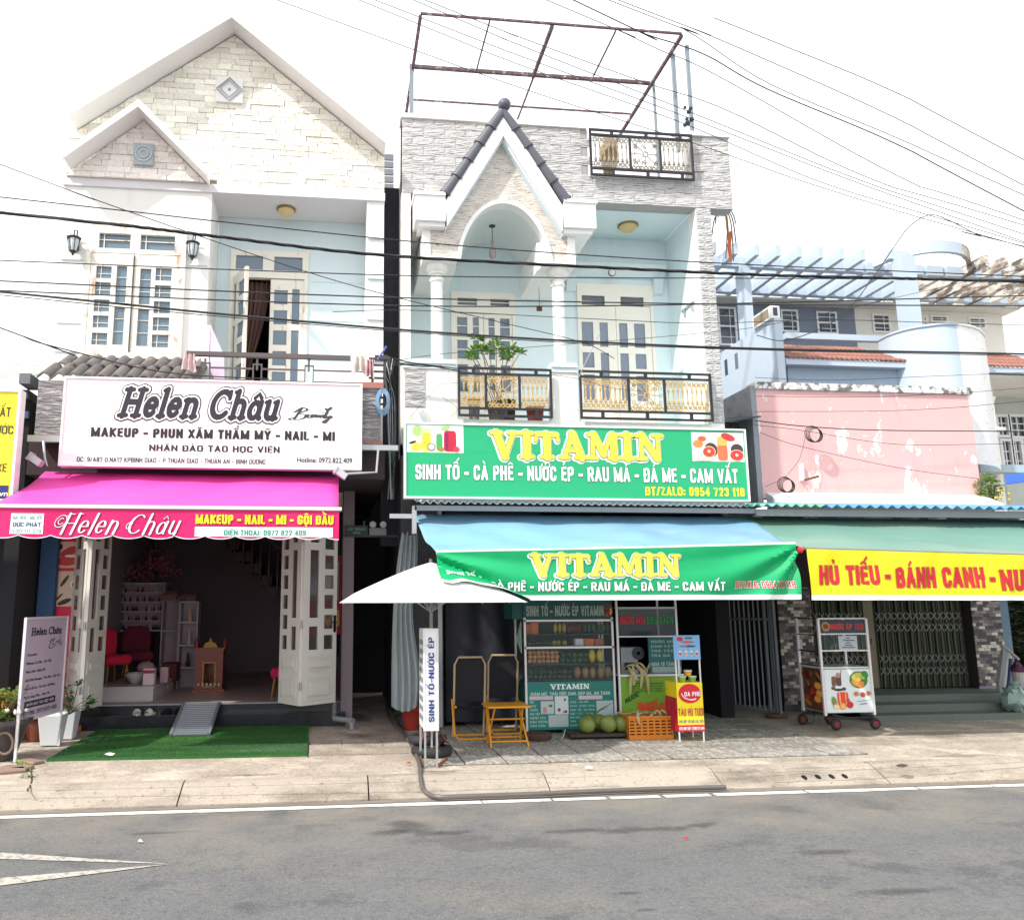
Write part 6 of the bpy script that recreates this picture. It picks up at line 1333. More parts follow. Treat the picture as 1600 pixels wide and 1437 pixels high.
def fruit_pic(parent, rect, Y, kind):
    a = RX(*rect, Y); m = MB(); W_, H_ = a[1] - a[0], a[3] - a[2]; X = lambda u: a[0] + W_ * u; Z = lambda v: a[2] + H_ * v; rectd(m, a, .002, '#f3f6f3', Y); K = [0]
    def B_(u, v, ru, rv, c, rot=0., sq=1.): K[0] += 1; blob(m, X(u), Z(v), W_ * ru, H_ * rv, .003 + .0004 * K[0], c, Y, 18, rot, sq)
    if kind == 'L':
        B_(.18, .78, .09, .2, '#a9d67c'); B_(.34, .45, .09, .42, '#f4e6a0', 0, .35); B_(.34, .38, .075, .33, '#f0c63a', 0, .35); B_(.57, .45, .07, .42, '#dff0e0', 0, .35); B_(.57, .38, .055, .3, '#48a85c', 0, .35); B_(.76, .42, .11, .38, '#c2183c', 0, .35); B_(.7, .42, .03, .3, '#8a1450', 0, .35)
        B_(.17, .2, .11, .15, '#f1d445', .2); B_(.1, .36, .07, .04, '#2c2a22', .3); B_(.43, .2, .07, .14, '#2b3328', .3); B_(.43, .2, .055, .11, '#f4f2d8', .3); B_(.6, .12, .06, .08, '#9a8a3c'); B_(.87, .13, .06, .1, '#c8404a'); B_(.3, .1, .05, .06, '#f3e072'); B_(.68, .9, .08, .08, '#9fd47a', .3)
    elif kind == 'R':
        B_(.12, .6, .1, .14, '#e08a4a'); B_(.2, .78, .09, .1, '#ee8a5a'); B_(.2, .78, .07, .075, '#d85a44'); B_(.36, .4, .13, .25, '#4a3436', .2); B_(.32, .33, .13, .2, '#f0c8a8', .1); B_(.32, .33, .115, .175, '#d9402c', .1); B_(.32, .35, .03, .05, '#f5e6d6'); B_(.58, .45, .1, .42, '#f5b45a', 0, .35); B_(.58, .3, .095, .26, '#f0704a', 0, .35)
        B_(.7, .85, .14, .12, '#c8383a', -.3); B_(.86, .42, .12, .2, '#43333b'); B_(.85, .22, .14, .2, '#eec8a0'); B_(.85, .22, .125, .175, '#d43a30'); B_(.85, .23, .03, .05, '#f5e6d6'); B_(.2, .08, .2, .06, '#d9e2b8')
    elif kind == 'cart':
        rectd(m, a, .0022, '#dfe9ec', Y)
        B_(.19, .72, .05, .12, '#7a5144', 0, .5); B_(.3, .75, .06, .14, '#5e3d3a', 0, .4); B_(.3, .86, .06, .06, '#b08a7e'); B_(.36, .9, .008, .1, '#3a2f30', -.2); B_(.17, .56, .05, .04, '#6b5348'); B_(.4, .54, .05, .04, '#54453e'); B_(.28, .52, .1, .03, '#33282a')
        B_(.74, .75, .2, .2, '#3f7a34'); B_(.88, .86, .08, .1, '#2f8a3c', .5); B_(.7, .83, .12, .08, '#c9c04a', .4); B_(.82, .8, .06, .04, '#9ab84a', -.4); B_(.68, .68, .11, .08, '#e0a040', -.3); B_(.78, .64, .08, .07, '#e8862e', .4); B_(.74, .76, .05, .05, '#f0d070')
        B_(.66, .42, .055, .055, '#c87a4a'); B_(.8, .4, .055, .06, '#c4473a'); B_(.93, .43, .05, .055, '#b07a44')
        B_(.36, .3, .12, .17, '#e0482c', 0, .35); B_(.29, .32, .015, .15, '#f0b070', 0, .35); B_(.42, .32, .015, .15, '#f0a060', 0, .35); B_(.16, .25, .05, .12, '#7d8a3a', .2); B_(.34, .14, .07, .08, '#f09038'); B_(.34, .14, .05, .06, '#f7b860'); B_(.2, .13, .07, .06, '#e8d8a0'); B_(.5, .17, .07, .08, '#c8282c'); B_(.46, .27, .04, .05, '#d63a3c')
        B_(.8, .26, .17, .006, '#4a6fa0', .06); B_(.8, .19, .1, .012, '#6a8ab0', .1)
    elif kind == 'side':
        rectd(m, a, .0022, '#59443a', Y)
        rn = random.Random(4)
        for k in range(34): B_(rn.uniform(.08, .92), rn.uniform(.12, .94), rn.uniform(.05, .16), rn.uniform(.04, .09), rn.choice(['#8a2a26', '#b8442c', '#5e1f22', '#3f5a2c', '#c8702c', '#2c3a22', '#9a342e']), rn.uniform(-1, 1))
        for u, v in ((.78, .6), (.74, .28), (.85, .42)): B_(u, v, .18, .09, '#e0812c'); B_(u, v, .14, .07, '#f0a850')
    elif kind == 'cups':
        rectd(m, a, .0022, '#7fb0e0', Y); B_(.16, .86, .14, .1, '#c8202c'); B_(.55, .9, .2, .05, '#3a7a3c'); B_(.5, .73, .3, .05, '#c8542c'); B_(.5, .55, .36, .05, '#3a5a3a'); B_(.35, .55, .12, .04, '#c07a3a')
        for u, c in ((.14, '#c8303a'), (.4, '#e0904a'), (.64, '#9a8a4a'), (.88, '#c83a4a')): B_(u, .24, .06, .11, '#e8ecea', 0, .5); B_(u, .22, .05, .07, c, 0, .5)
    elif kind == 'soft':
        rectd(m, a, .0022, '#b8c6c6', Y); B_(.3, .3, .14, .26, '#c88a86', 0, .5); B_(.7, .6, .2, .12, '#4a6a58', .5); B_(.6, .5, .1, .08, '#d8dccf', .4)
    elif kind == 'soft2':
        rectd(m, a, .0022, '#cdd6d6', Y); B_(.75, .8, .08, .08, '#8c2a3a'); B_(.3, .25, .12, .1, '#8c3a4a'); B_(.8, .15, .1, .08, '#7a2a40'); B_(.65, .12, .06, .06, '#9a3a4c')
    return m.build('printed_picture', PRINT(), parent)
fruit_pic(gs_, (636, 664, 724, 707), YG, 'L'); fruit_pic(gs_, (1081, 676, 1162, 721), YG, 'R')
# corrugated canopy edge under the sign
def corrugated(parent, x0, x1, yf, yb, zf_, zb_, amp, pitch, material, name='corrugated_sheet', nv=1):
    n = int((x1 - x0) / pitch * 6); m = MB()
    m.sheet(lambda u, v: (x0 + (x1 - x0) * u, yf + (yb - yf) * v, zf_ + (zb_ - zf_) * v + amp * math.sin(2 * math.pi * (x1 - x0) * u / pitch)), n, nv)
    return m.build(name, material, parent, smooth=True, solid=.004)
cc_ = thing('tin_canopy', 'white corrugated tin canopy edge directly below the green sign', 'canopy', (2.9, 9.3, 2.7))
corrugated(cc_, .9, 4.85, 9.03, 9.98, 2.70, 2.9, .016, .085, mat('white tin', S('#d8dcdc'), rough=.4, metal=.2)); MB().box(.88, 4.9, 9.05, 9.09, 2.61, 2.665).build('edge_beam', mat('grey channel', S('#7d8488'), rough=.5, metal=.3), cc_)
m = MB(); m.box(.85, .9, 9.05, 9.1, 2.35, 2.66); m.box(.6, .86, 9.06, 9.1, 2.52, 2.57); m.build('end_bracket', M_steel, cc_)
# awning with draped valance
M_sky = mat('pale blue awning cloth', S('#84b6d0'), rough=.5, var=.06, vscale=1.2, bump=.25, bscale=3, bdist=.05, trans=.15, dirt=[('#7d92b4', 1.2, .45, .7, .6, (.4, 1, 1)), ('#b9c9c9', 3, .55, .75, .35, (.5, 1, 1))])
M_grv = mat('green valance cloth', S('#00a868'), rough=.5, var=.05, bump=.2, bscale=4, bdist=.03, trans=.08)
aw2 = thing('awning', 'pale blue awning with green wrinkled valance hanging over the juice stall', 'awning', (2.9, 8.7, 2.2))
VX0, VX1 = .99, 4.73; YV = 8.0
UC = Vector((.96, 8.2, 0)); UR, UZ0, UZ1 = .97, 1.595, 1.995
def umb_z(x, y):
    r = math.hypot(x - UC.x, y - UC.y) / UR
    return None if r > 1 else UZ1 - (UZ1 - UZ0) * r ** 1.12
def topz2(u): return P(672, 863, YV).z + (P(1240, 850, YV).z - P(672, 863, YV).z) * u - .035 * math.sin(math.pi * u) + .03 * math.sin(math.pi * u)
m = MB(); m.sheet(lambda u, v: ((.9 + (5.0 - .9) * u) * (1 - v) + (VX0 + (VX1 - VX0) * u) * v, 9.42 + (YV - 9.42) * v, 2.6 * (1 - v) + topz2(u) * v - .04 * math.sin(math.pi * v) - (.016 * math.sin(u * 17 + v * 3) + .012 * math.sin(u * 26 - v * 8) + .008 * math.sin(u * 47 + v * 14)) * math.sin(math.pi * v)), 80, 16); m.build('canopy_cloth', M_sky, aw2, smooth=True, solid=.004)
MB().tube([(VX0 + (VX1 - VX0) * k / 20, YV, topz2(k / 20)) for k in range(21)], .022, 8).build('front_bar', M_alu, aw2, smooth=True)
def vb(x, z, d):     # valance surface with folds fanning from the left corner and the drape over the parasol
    u = (x - VX0) / (VX1 - VX0); zt = topz2(u); h = zt - z
    fan = .045 * math.sin(15 * math.atan2(h + .02, max(x - VX0, 0) + .12)) * max(0, 1 - (x - VX0) / 1.6) * min(1, h * 8)
    fan2 = .04 * math.sin(13 * math.atan2(h + .02, max(VX1 - x, 0) + .1)) * max(0, 1 - (VX1 - x) / 1.8) * min(1, h * 8)
    y = YV - .03 + fan + fan2 - .006 * math.sin(x * 9); uz = umb_z(x, y)
    if uz is not None and z < uz + .035:            # cloth resting on the parasol slides forward over it
        ov = uz + .035 - z
        y2_ = y - ov * 1.2
        uz2 = umb_z(x, y2_); z = (uz2 if uz2 is not None else z) + .035; y = y2_
    return (x, y - d, z + d * .3)
def vbot(u): return 1.615 + .0 * u
m = MB(); m.sheet(lambda u, v: vb(VX0 + (VX1 - VX0) * u, 1.66 + (topz2(u) - 1.66) * v, 0), 120, 16); m.build('valance', M_grv, aw2, smooth=True)
m = MB(); m.sheet(lambda u, v: vb(VX0 + (VX1 - VX0) * u, 1.612 + .0495 * v, 0), 120, 2); m.build('valance_hem', pr('#e8eeec'), aw2, smooth=True)
a = RX(830, 866, 1064, 901, 7.97)
slab_word(aw2, 'VITAMIN', a[0], a[1], a[2], a[3], vb, [('lettering_outline', .13, -.025, -.02, .006, '#dff1ec'), ('lettering_edge', .035, 0, 0, .010, '#5c6a3a'), ('lettering', 0., 0, 0, .014, '#eadb50')])
def v2text(body, rect, hx, bold, d=.008, grow=0, nm='lettering', tilt=0):
    a = RX(*rect, 7.97); m = MB(); put_text(m, body, *a, (lambda x, z, dd: vb(x, z + tilt * (x - a[0]), dd)), bold, 0, None, d, grow=grow); m.build(nm, pr(hx), aw2)
v2text('CÀ PHÊ - NƯỚC ÉP - RAU MÁ - ĐÁ ME - CAM VẮT', (766, 909.5, 1132, 923.5), '#3f6f60', .03, .006, .05, 'lettering_outline'); v2text('CÀ PHÊ - NƯỚC ÉP - RAU MÁ - ĐÁ ME - CAM VẮT', (766, 909.5, 1132, 923.5), '#f0f7f5', .03, .01)
v2text('SINH TỐ -', (694, 903, 752, 915), '#e6f2ee', .03, .01, tilt=.12)
v2text('ĐT/ZALO: 0954 723 118', (1149, 908, 1242, 919), '#f0f0ee', .02, .006, .12, 'lettering_outline'); v2text('ĐT/ZALO: 0954 723 118', (1149, 908, 1242, 919), '#c02430', .02, .01)
# parasol
um = thing('parasol', 'large white parasol under the left end of the green valance', 'parasol', (UC.x, UC.y, GZ))
m = MB(); NS = 8; vs = [(UC.x, UC.y, UZ1)]; rings = 6
for r in range(1, rings + 1):
    for k in range(NS * 4):
        a_ = 6.28318 * k / (NS * 4) + .39; t = r / rings; f_ = (k % 4) / 4; sag = math.sin(math.pi * f_)
        rr = UR * t * (1 - .06 * sag * t); vs.append((UC.x + rr * math.cos(a_), UC.y + rr * math.sin(a_), UZ1 - (UZ1 - UZ0) * t ** 1.12 + .02 * sag * t - (.02 * sag if r == rings else 0)))
n_ = NS * 4; fs = [(0, 1 + k, 1 + (k + 1) % n_) for k in range(n_)] + [(1 + (r - 1) * n_ + k, 1 + r * n_ + k, 1 + r * n_ + (k + 1) % n_, 1 + (r - 1) * n_ + (k + 1) % n_) for r in range(1, rings) for k in range(n_)]
m.add(vs, fs); m.build('canopy_cloth', mat('white parasol cloth', S('#e3e2e2'), rough=.7, var=.03, trans=.2, dirt=[('#b9b4b0', 3, .62, .8, .4)]), um, smooth=True)
for k in range(NS):
    a_ = 6.28318 * k / NS + .39; MB().tube([(UC.x, UC.y, UZ1 - .03), (UC.x + UR * .98 * math.cos(a_), UC.y + UR * .98 * math.sin(a_), UZ0 - .008)], .006, 5).build('rib', M_steel, um)
    MB().tube([(UC.x, UC.y, 1.5), (UC.x + UR * .5 * math.cos(a_), UC.y + UR * .5 * math.sin(a_), UZ1 - (UZ1 - UZ0) * .47)], .005, 5).build('strut', M_steel, um)
MB().tube([(UC.x, UC.y, .4), (UC.x, UC.y, UZ1 + .03)], .018, 10).build('pole', mat('grey tube', S('#83807e'), rough=.4, metal=.4), um)
m = MB(); c = Vector((UC.x, UC.y, GZ))
for k in range(5):
    a_ = k * 1.2566; m.bar(c + Vector((.02 * math.cos(a_), .02 * math.sin(a_), .34)), c + Vector((.15 * math.cos(a_), .15 * math.sin(a_), .11)), .02)
m.tube([c + Vector((0, 0, .1)), c + Vector((0, 0, .42))], .03, 8); m.build('stand', mat('rusty stand', S('#6a3c30'), rough=.8, var=.3), um)
def tyre(label, c, r, rr, z0):
    t = thing('tyre', label, 'tyre', (c.x, c.y, z0)); m = MB(); m.tube([(c.x + r * math.cos(.2618 * k), c.y + r * math.sin(.2618 * k), z0 + rr) for k in range(24)], rr, 10, closed=True); m.build('rubber', mat('tyre rubber', S('#2b2a2b'), rough=.8, bump=.4, bscale=40), t, smooth=True); return t
tyre('old black tyre filled with concrete weighing down the parasol', c, .155, .048, GZ); tyre('second black tyre leaning behind the parasol base', c + Vector((-.03, .12, 0)), .15, .045, .235)
tag(MB().lathe((c.x, c.y, GZ), [(.12, .0), (.12, .07), (.02, .075)], 16).build('concrete_plug', mat('dirty cement', S('#8f7f6e'), rough=.9), None), 'round dirty cement plug inside the lower tyre of the parasol', 'weight')
# light box sign
lb = thing('light_box_sign', 'narrow white light box with vertical navy lettering on thin legs in front of the parasol', 'sign', (.85, 7.65, GZ))
YL = 7.65; lx0 = (P(661, 990, YL).x + P(664, 1140, YL).x) / 2; lx1 = (P(683, 990, YL).x + P(685, 1140, YL).x) / 2; lz0, lz1 = P(673, 1140, YL).z, P(672, 983, YL).z
dp = .42
MB().box(lx0, lx1, YL, YL + dp, lz0, lz1).build('box_body', mat('white acrylic', S('#e6e8ea'), rough=.3, var=.03), lb); m = MB(); m.plate(lx0 - .008, lx1 + .008, lz0 - .008, lz1 + .008, [(lx0 + .01, lx1 - .01, lz0 + .01, lz1 - .01)], YL - .006, YL - .001); m.build('front_frame', M_alu, lb)
m = MB(); put_text(m, 'SINH TỐ-NƯỚC ÉP', 0, (lz1 - lz0) * .84, 0, (lx1 - lx0) * .42, (lambda x, z, d: (lx1 - (lx1 - lx0) * .26 - z, YL - .007 - d, lz0 + (lz1 - lz0) * .08 + x)), .02); m.build('lettering', pr('#1d2c74'), lb)
m = MB()
for k in range(9):
    zz_ = lz1 - .12 - k * .085; m.box(lx0 - .004, lx0 - .001, YL + .06, YL + dp - .06, zz_ - .025, zz_ + .02)
m.build('side_lettering', pr('#7e8a92'), lb)
for xx in (lx0 + .01, lx1 - .01):
    for yy in (YL + .01, YL + dp - .01): MB().bar((xx, yy, GZ), (xx, yy, lz0), .018).build('leg', M_steel, lb)
m = MB(); m.bar((lx0, YL + .01, GZ + .01), (lx0, YL + dp, GZ + .01), .02); m.bar((lx1, YL + .01, GZ + .01), (lx1 + .12, YL + dp - .1, GZ + .01), .02); m.build('foot_bar', mat('rusty bar', S('#7a4a34'), rough=.8), lb)
# hose
hs = [(604, 1100), (608, 1120), (625, 1140), (640, 1160), (648, 1175), (655, 1195), (657, 1215), (660, 1232), (672, 1243), (690, 1246.5), (740, 1245), (830, 1242), (940, 1237), (1040, 1233.5), (1134, 1231)]
hp = []
for x_, y_ in hs:
    zz_ = .155
    for _ in range(12):
        g = G(x_, y_, zz_); zt_ = .155 if g.y > 7.42 else .025 if g.y < 7.08 else .03 + .125 * (g.y - 7.08) / .34; zz_ = zz_ * .5 + zt_ * .5
    hp.append(g)
m = MB(); m.tube([Vector(p) + Vector((0, 0, .01)) for p in spline(hp, 6)], .019, 8); tag(m.build('hose', mat('grey hose', S('#5d5855'), rough=.5), None, smooth=True), 'grey hose running from the passage over the kerb and along the gutter', 'hose')
# red pot
rp2 = thing('plant_pot', 'red plastic pot below the plastic sheet by the passage', 'pot', G(642, 1140, GZ)); c = G(643, 1140, GZ); MB().lathe(c, [(.08, 0), (.12, .22), (.13, .23), (.13, .25), (.115, .25)], 18).build('pot', mat('red plastic pot', S('#9a3226'), rough=.5), rp2, smooth=True)
m = MB(); leafy(m, c + Vector((-.12, .1, .15)), 16, .03, .12); m.build('foliage', mat('dark leaf', S('#33482a'), rough=.6, var=.3), rp2)
# ================================================================ CHAIRS AND TABLE
M_yel = mat('yellow powder coat', S('#d9951e'), rough=.4, var=.05); M_blk = mat('black mesh fabric', S('#1b1c22'), rough=.8)
def lounge(label, c, rz):
    t = thing('folding_chair', label, 'chair', c, rz, 'yellow framed folding chairs')
    w_, r = .17, .012
    def U(pts, rad=.05): return [Vector(p) for p in pts]
    top, ztop = .86, .86
    m = MB(); m.tube([(-w_, .16, .0), (-w_, .06, .35), (-w_, -.02, .78), (-w_ + .04, -.03, .86), (w_ - .04, -.03, .86), (w_, -.02, .78), (w_, .06, .35), (w_, .16, 0)], r, 8); m.build('back_frame', mat('beige frame tube', S('#b9a482'), rough=.4), t, smooth=True, local=True)
    m = MB(); m.tube([(-w_ - .015, .1, .4), (-w_ - .015, -.1, .05), (-w_ + .03, -.13, .012), (w_ - .03, -.13, .012), (w_ + .015, -.1, .05), (w_ + .015, .1, .4)], r, 8); m.build('front_legs', M_yel, t, smooth=True, local=True)
    m = MB(); m.tube([(-w_, .16, .012), (w_, .16, .012)], r, 8); m.build('foot_rail', M_yel, t, local=True)
    m = MB(); m.sheet(lambda u, v: (-w_ + .012 + (2 * w_ - .024) * u, .06 - .085 * v + .012 * math.sin(math.pi * u), .38 + .46 * v), 8, 6); m.build('backrest', M_blk, t, smooth=True, local=True)
    m = MB(); m.sheet(lambda u, v: (-w_ + .012 + (2 * w_ - .024) * u, -.12 + .2 * v, .33 - .02 * math.sin(math.pi * v)), 6, 5); m.build('seat', M_blk, t, local=True)
    for s_ in (-1, 1): MB().tube([(s_ * (w_ + .008), .08, .345), (s_ * (w_ + .008), -.13, .345)], r, 8).build('arm_bar', M_yel, t, local=True)
    return t
c = G(738, 1156, GZ); ch = lounge('yellow framed folding chair with black fabric left of the yellow table', (c.x, c.y + .12, GZ), 0)
c = G(794, 1150, GZ); ch2 = clone(ch, (c.x, c.y + .22, GZ), label='yellow framed folding chair with black fabric partly behind the yellow table')
tb = thing('folding_table', 'small yellow folding table in front of the right folding chair', 'table', G(792, 1165, GZ)); c = G(792, 1164, GZ)
zt_ = P(790, 1100, c.y).z; hw = .225; m = MB(); m.box(c.x - hw - .0, c.x + hw, c.y - .17, c.y + .2, zt_ - .02, zt_); m.build('table_top', M_yel, tb, bevel=.008)
for s_ in (-1, 1):
    MB().tube([(c.x + s_ * (hw - .03), c.y - .16, GZ), (c.x + s_ * (hw - .06), c.y + .17, zt_ - .02)], .01, 8).build('leg', M_yel, tb); MB().tube([(c.x + s_ * (hw - .05), c.y + .18, GZ), (c.x + s_ * (hw - .08), c.y - .13, zt_ - .02)], .01, 8).build('leg', M_yel, tb)
for y_, z_ in ((c.y - .13, GZ + .06), (c.y + .15, GZ + .06), (c.y - .02, (GZ + zt_) / 2 + .06)): MB().tube([(c.x - hw + .04, y_, z_), (c.x + hw - .04, y_, z_)], .008, 8).build('cross_bar', M_yel, tb)
# ================================================================ FRUIT CABINET
YC = 9.3; fc = thing('fruit_cabinet', 'glazed green fruit cabinet on wheels stocked with fruit behind the coconuts', 'cabinet', (2.7, YC, GZ))
cx0, cx1 = (P(818, 970, YC).x + P(821, 1138, YC).x) / 2, (P(956, 970, YC).x + P(965, 1138, YC).x) / 2
zc = lambda y_: P(890, y_, YC).z
zH0, zH1, zP0, zP1 = zc(967), zc(925), zc(1139), zc(1064); DB = .5
M_gp = mat('dark green panel', S('#0f4f4c'), rough=.5, var=.06); M_teal = mat('teal print panel', S('#12766f'), rough=.45, var=.04)
MB().box(cx0 - .0, cx1, YC, YC + .03, zH0, zH1).build('header_panel', M_gp, fc); MB().box(cx0 - .12, cx0 - .002, YC + .02, YC + DB, zH0 - .0, zH1).build('side_header', M_gp, fc)
MB().box(cx0, cx1, YC, YC + .02, zP0, zP1).build('front_panel', M_teal, fc)
MB().box(cx0, cx1, YC + .021, YC + DB, zP0, zP1 - .01).build('base_cabinet', M_gp, fc)
MB().box(cx0, cx1, YC + DB - .01, YC + DB, zP1, zH0).build('back_panel', mat('dim back panel', S('#3f4746'), rough=.6), fc)
for xx in (cx0 + .012, cx1 - .012):
    for yy in (YC - .012, YC + DB - .02): MB().bar((xx, yy, zP0 - .05), (xx, yy, zH0 + .02), .022).build('post', M_alu, fc)
for y_ in (969, 1011): MB().bar((cx0, YC - .012, zc(y_)), (cx1, YC - .012, zc(y_)), .022).build('glazing_rail', M_alu, fc)
shz = [zc(990.5), zc(1009), zc(1037), zc(1062)]
for z_ in shz: MB().box(cx0 + .02, cx1 - .02, YC + .01, YC + DB - .02, z_ - .008, z_).build('shelf_board', mat('dark shelf', S('#3c4240'), rough=.4), fc)
MB().box(cx0 + .025, cx1 - .025, YC - .004, YC, zP1 + .01, zH0 - .01).build('glass', mat('clear glass', S('#8fa4a6'), rough=.05, glass=.07, spec=.9), fc)
for xx in (cx0 + .06, cx1 - .06):
    for yy in (YC + .06, YC + DB - .06): MB().lathe((xx, yy, GZ + .05), [(.05, -.015), (.05, .015)], 14, axis='x').build('wheel', mat('dark wheel', S('#222022'), rough=.7), fc)
fl = flat(YC)
def ctext(body, rect, hx, bold=.02, d=.003, parent=fc, Y=YC, grow=0): a = RX(*rect, Y); m = MB(); put_text(m, body, *a, flat(Y), bold, 0, None, d, grow=grow); m.build('lettering', pr(hx), parent)
ctext('SINH TỐ - NƯỚC ÉP VITAMIN', (822, 946, 943, 962), '#9fa9a2', .03)
fruit_pic(fc, (944, 943, 956, 964), YC, 'side')
slab_word(fc, 'VITAMIN', *RX(860, 1068, 921, 1076, YC), fl, [('lettering', .0, 0, 0, .003, '#e3efe9')])
ctext('GIẢM MỠ, THẢI ĐỘC GAN, ĐẸP DA, AN TOÀN', (829, 1080.5, 953, 1085.5), '#cfe3dd', .005)
for k, s_ in enumerate(('BƠ', 'DÂU', 'XOÀI', 'ĐU ĐỦ', 'MÃNG CẦU', 'SẦU RIÊNG', 'CAM XOÀI')): ctext(s_, (828, 1094.5 + k * 6.15, 828 + len(s_) * 3.1, 1098.3 + k * 6.15), '#a9d0c6', .01)
for k, s_ in enumerate(('BƯỞI - CÀ RỐT', 'DÂU TÂY - CÀ CHUA - RAU MÁ', 'CAM - ỔI - CÀ CHUA', 'CÓC - TÁO - THƠM', 'DƯA HẤU', 'THƠM', 'CHANH DÂY')): ctext(s_, (891, 1094.8 + k * 6, 891 + min(len(s_) * 2.2, 38), 1097.6 + k * 6), '#a9d0c6', .01)
m = MB(); rectd(m, RX(827, 1087, 864, 1093, YC), .003, '#c9b9c2', YC); rectd(m, RX(904, 1086, 941, 1092, YC), .003, '#c9b9c2', YC); rectd(m, RX(857, 1116.5, 888, 1135, YC), .003, '#aebdbd', YC); rectd(m, RX(932, 1094, 958, 1119, YC), .003, '#aebfc4', YC); m.build('print_panel', PRINT(), fc)
fruit_pic(fc, (845, 1095, 865.5, 1115), YC, 'soft'); fruit_pic(fc, (867, 1087, 888, 1115.5), YC, 'soft2')
# side banner
m = MB(); m.prism([(YC + .05, zc(970)), (YC + .3, zc(1000)), (YC + .05, zc(1020))], cx0 - .02, cx0 - .014, 'x'); m.build('side_pennant', pr('#9fc2ad'), fc)
def fruit(name, label, cat, c, r, hx, sq=(1, 1, 1), grp=None, dirt=None):
    m = MB(); m.ball((0, 0, 0), r, 10, sq); o = m.build(name, mat('fruit ' + hx, hx, rough=.45, var=.15, vscale=30, bump=.2), None, smooth=True); o.location = c; return tag(o, label, cat, grp)
def row(name, label, grp, shelf, y0, xa_, xb_, n, r, hx, sq=(1, 1, 1), rows=1, cat='fruit'):
    lb = label.split('|')
    for j in range(rows):
        for k in range(n):
            x_ = P(xa_ + (xb_ - xa_) * (k + .5) / n, y0, YC + .12).x
            fruit(name, f"{lb[0]}, {NTH[k]} from left{', ' + ('bottom', 'middle' if rows > 2 else 'upper', 'top')[j] + ' layer' if rows > 1 else ''}, {lb[1][7:]}", cat, (x_ + (.01 if j else 0), YC + .1 + random.uniform(-.02, .02) + j * .02, shelf + r * sq[2] + j * r * 1.7), r, hx, sq, grp)
row('longan_fruit', 'tan round fruit|on the third cabinet shelf', 'tan fruit on the third shelf', shz[2], 1025, 824, 872, 7, .028, '#b98a58', rows=3)
row('guava', 'dark green round fruit|on the third cabinet shelf', 'green fruit on the third shelf', shz[2], 1025, 874, 918, 5, .035, '#33502c', rows=2)
for k, x_ in enumerate((925, 937)): fruit('mango', ('left', 'right')[k] + ' one of the two big yellow mangoes on the third cabinet shelf', 'mango', (P(x_, 1025, YC + .1).x, YC + .1, shz[2] + .08), .04, '#c9b028', (1, 1, 1.9))
row('lime', 'small dark green fruit|on the bottom cabinet shelf', 'green fruit on the bottom shelf', shz[3], 1050, 824, 892, 9, .03, '#2c4330', rows=2)
row('pineapple', 'brownish pineapple|on the bottom cabinet shelf', 'pineapples on the bottom shelf', shz[3], 1050, 896, 955, 5, .042, '#8a6a44', (1, 1, 1.7), cat='pineapple')
row('juice_bottle', 'yellow juice bottle|on the top cabinet shelf', 'yellow bottles on the top shelf', shz[0], 980, 863, 884, 3, .024, '#a39438', (1, 1, 2.6), cat='bottle')
row('juice_bottle', 'dark red juice bottle|on the top cabinet shelf', 'red bottles on the top shelf', shz[0], 980, 885, 908, 4, .022, '#6d2626', (1, 1, 2.6), cat='bottle')
row('juice_bottle', 'dark green juice bottle|on the top cabinet shelf', 'green bottles on the top shelf', shz[0], 980, 909, 952, 6, .022, '#2b4b34', (1, 1, 2.6), cat='bottle')
row('passion_fruit', 'dull green fruit|on the second cabinet shelf', 'dull fruit on the second shelf', shz[1], 1000, 824, 860, 6, .026, '#414838')
row('lemon', 'yellowish fruit|on the second cabinet shelf', 'yellow fruit on the second shelf', shz[1], 1000, 861, 884, 3, .032, '#9c8a3e')
for k, (xa_, xb_, hx, lab, shf, yt) in enumerate(((898, 911, '#c9ccd0', 'white carton on the second cabinet shelf', 1, 998), (912, 928, '#c4682c', 'orange carton on the second cabinet shelf', 1, 998), (929, 942, '#b05a44', 'salmon carton on the second cabinet shelf', 1, 998), (820, 829, '#b0583c', 'reddish upright carton at the left end of the top cabinet shelf', 0, 975), (830, 841, '#bf6a34', 'orange upright carton on the top cabinet shelf', 0, 972))):
    x0, x1 = P(xa_, 990, YC + .06).x, P(xb_, 990, YC + .06).x; o = tag(MB().box(x0, x1, YC + .05, YC + .13, shz[shf] + .001, zc(yt)).build('carton', mat('carton ' + hx, hx, rough=.6), None, bevel=.003), lab, 'carton')
# wooden chopping block
c = G(844, 1158, GZ); tag(MB().lathe((c.x, c.y + .1, GZ), [(.13, 0), (.145, .02), (.15, .06), (.14, .075), (.02, .076)], 24).build('chopping_block', mat('brown round wood', S('#4b3328'), rough=.8, var=.3, vscale=12, bump=.4), None, smooth=True), 'low round brown wooden block on the tiles under the fruit cabinet', 'block')
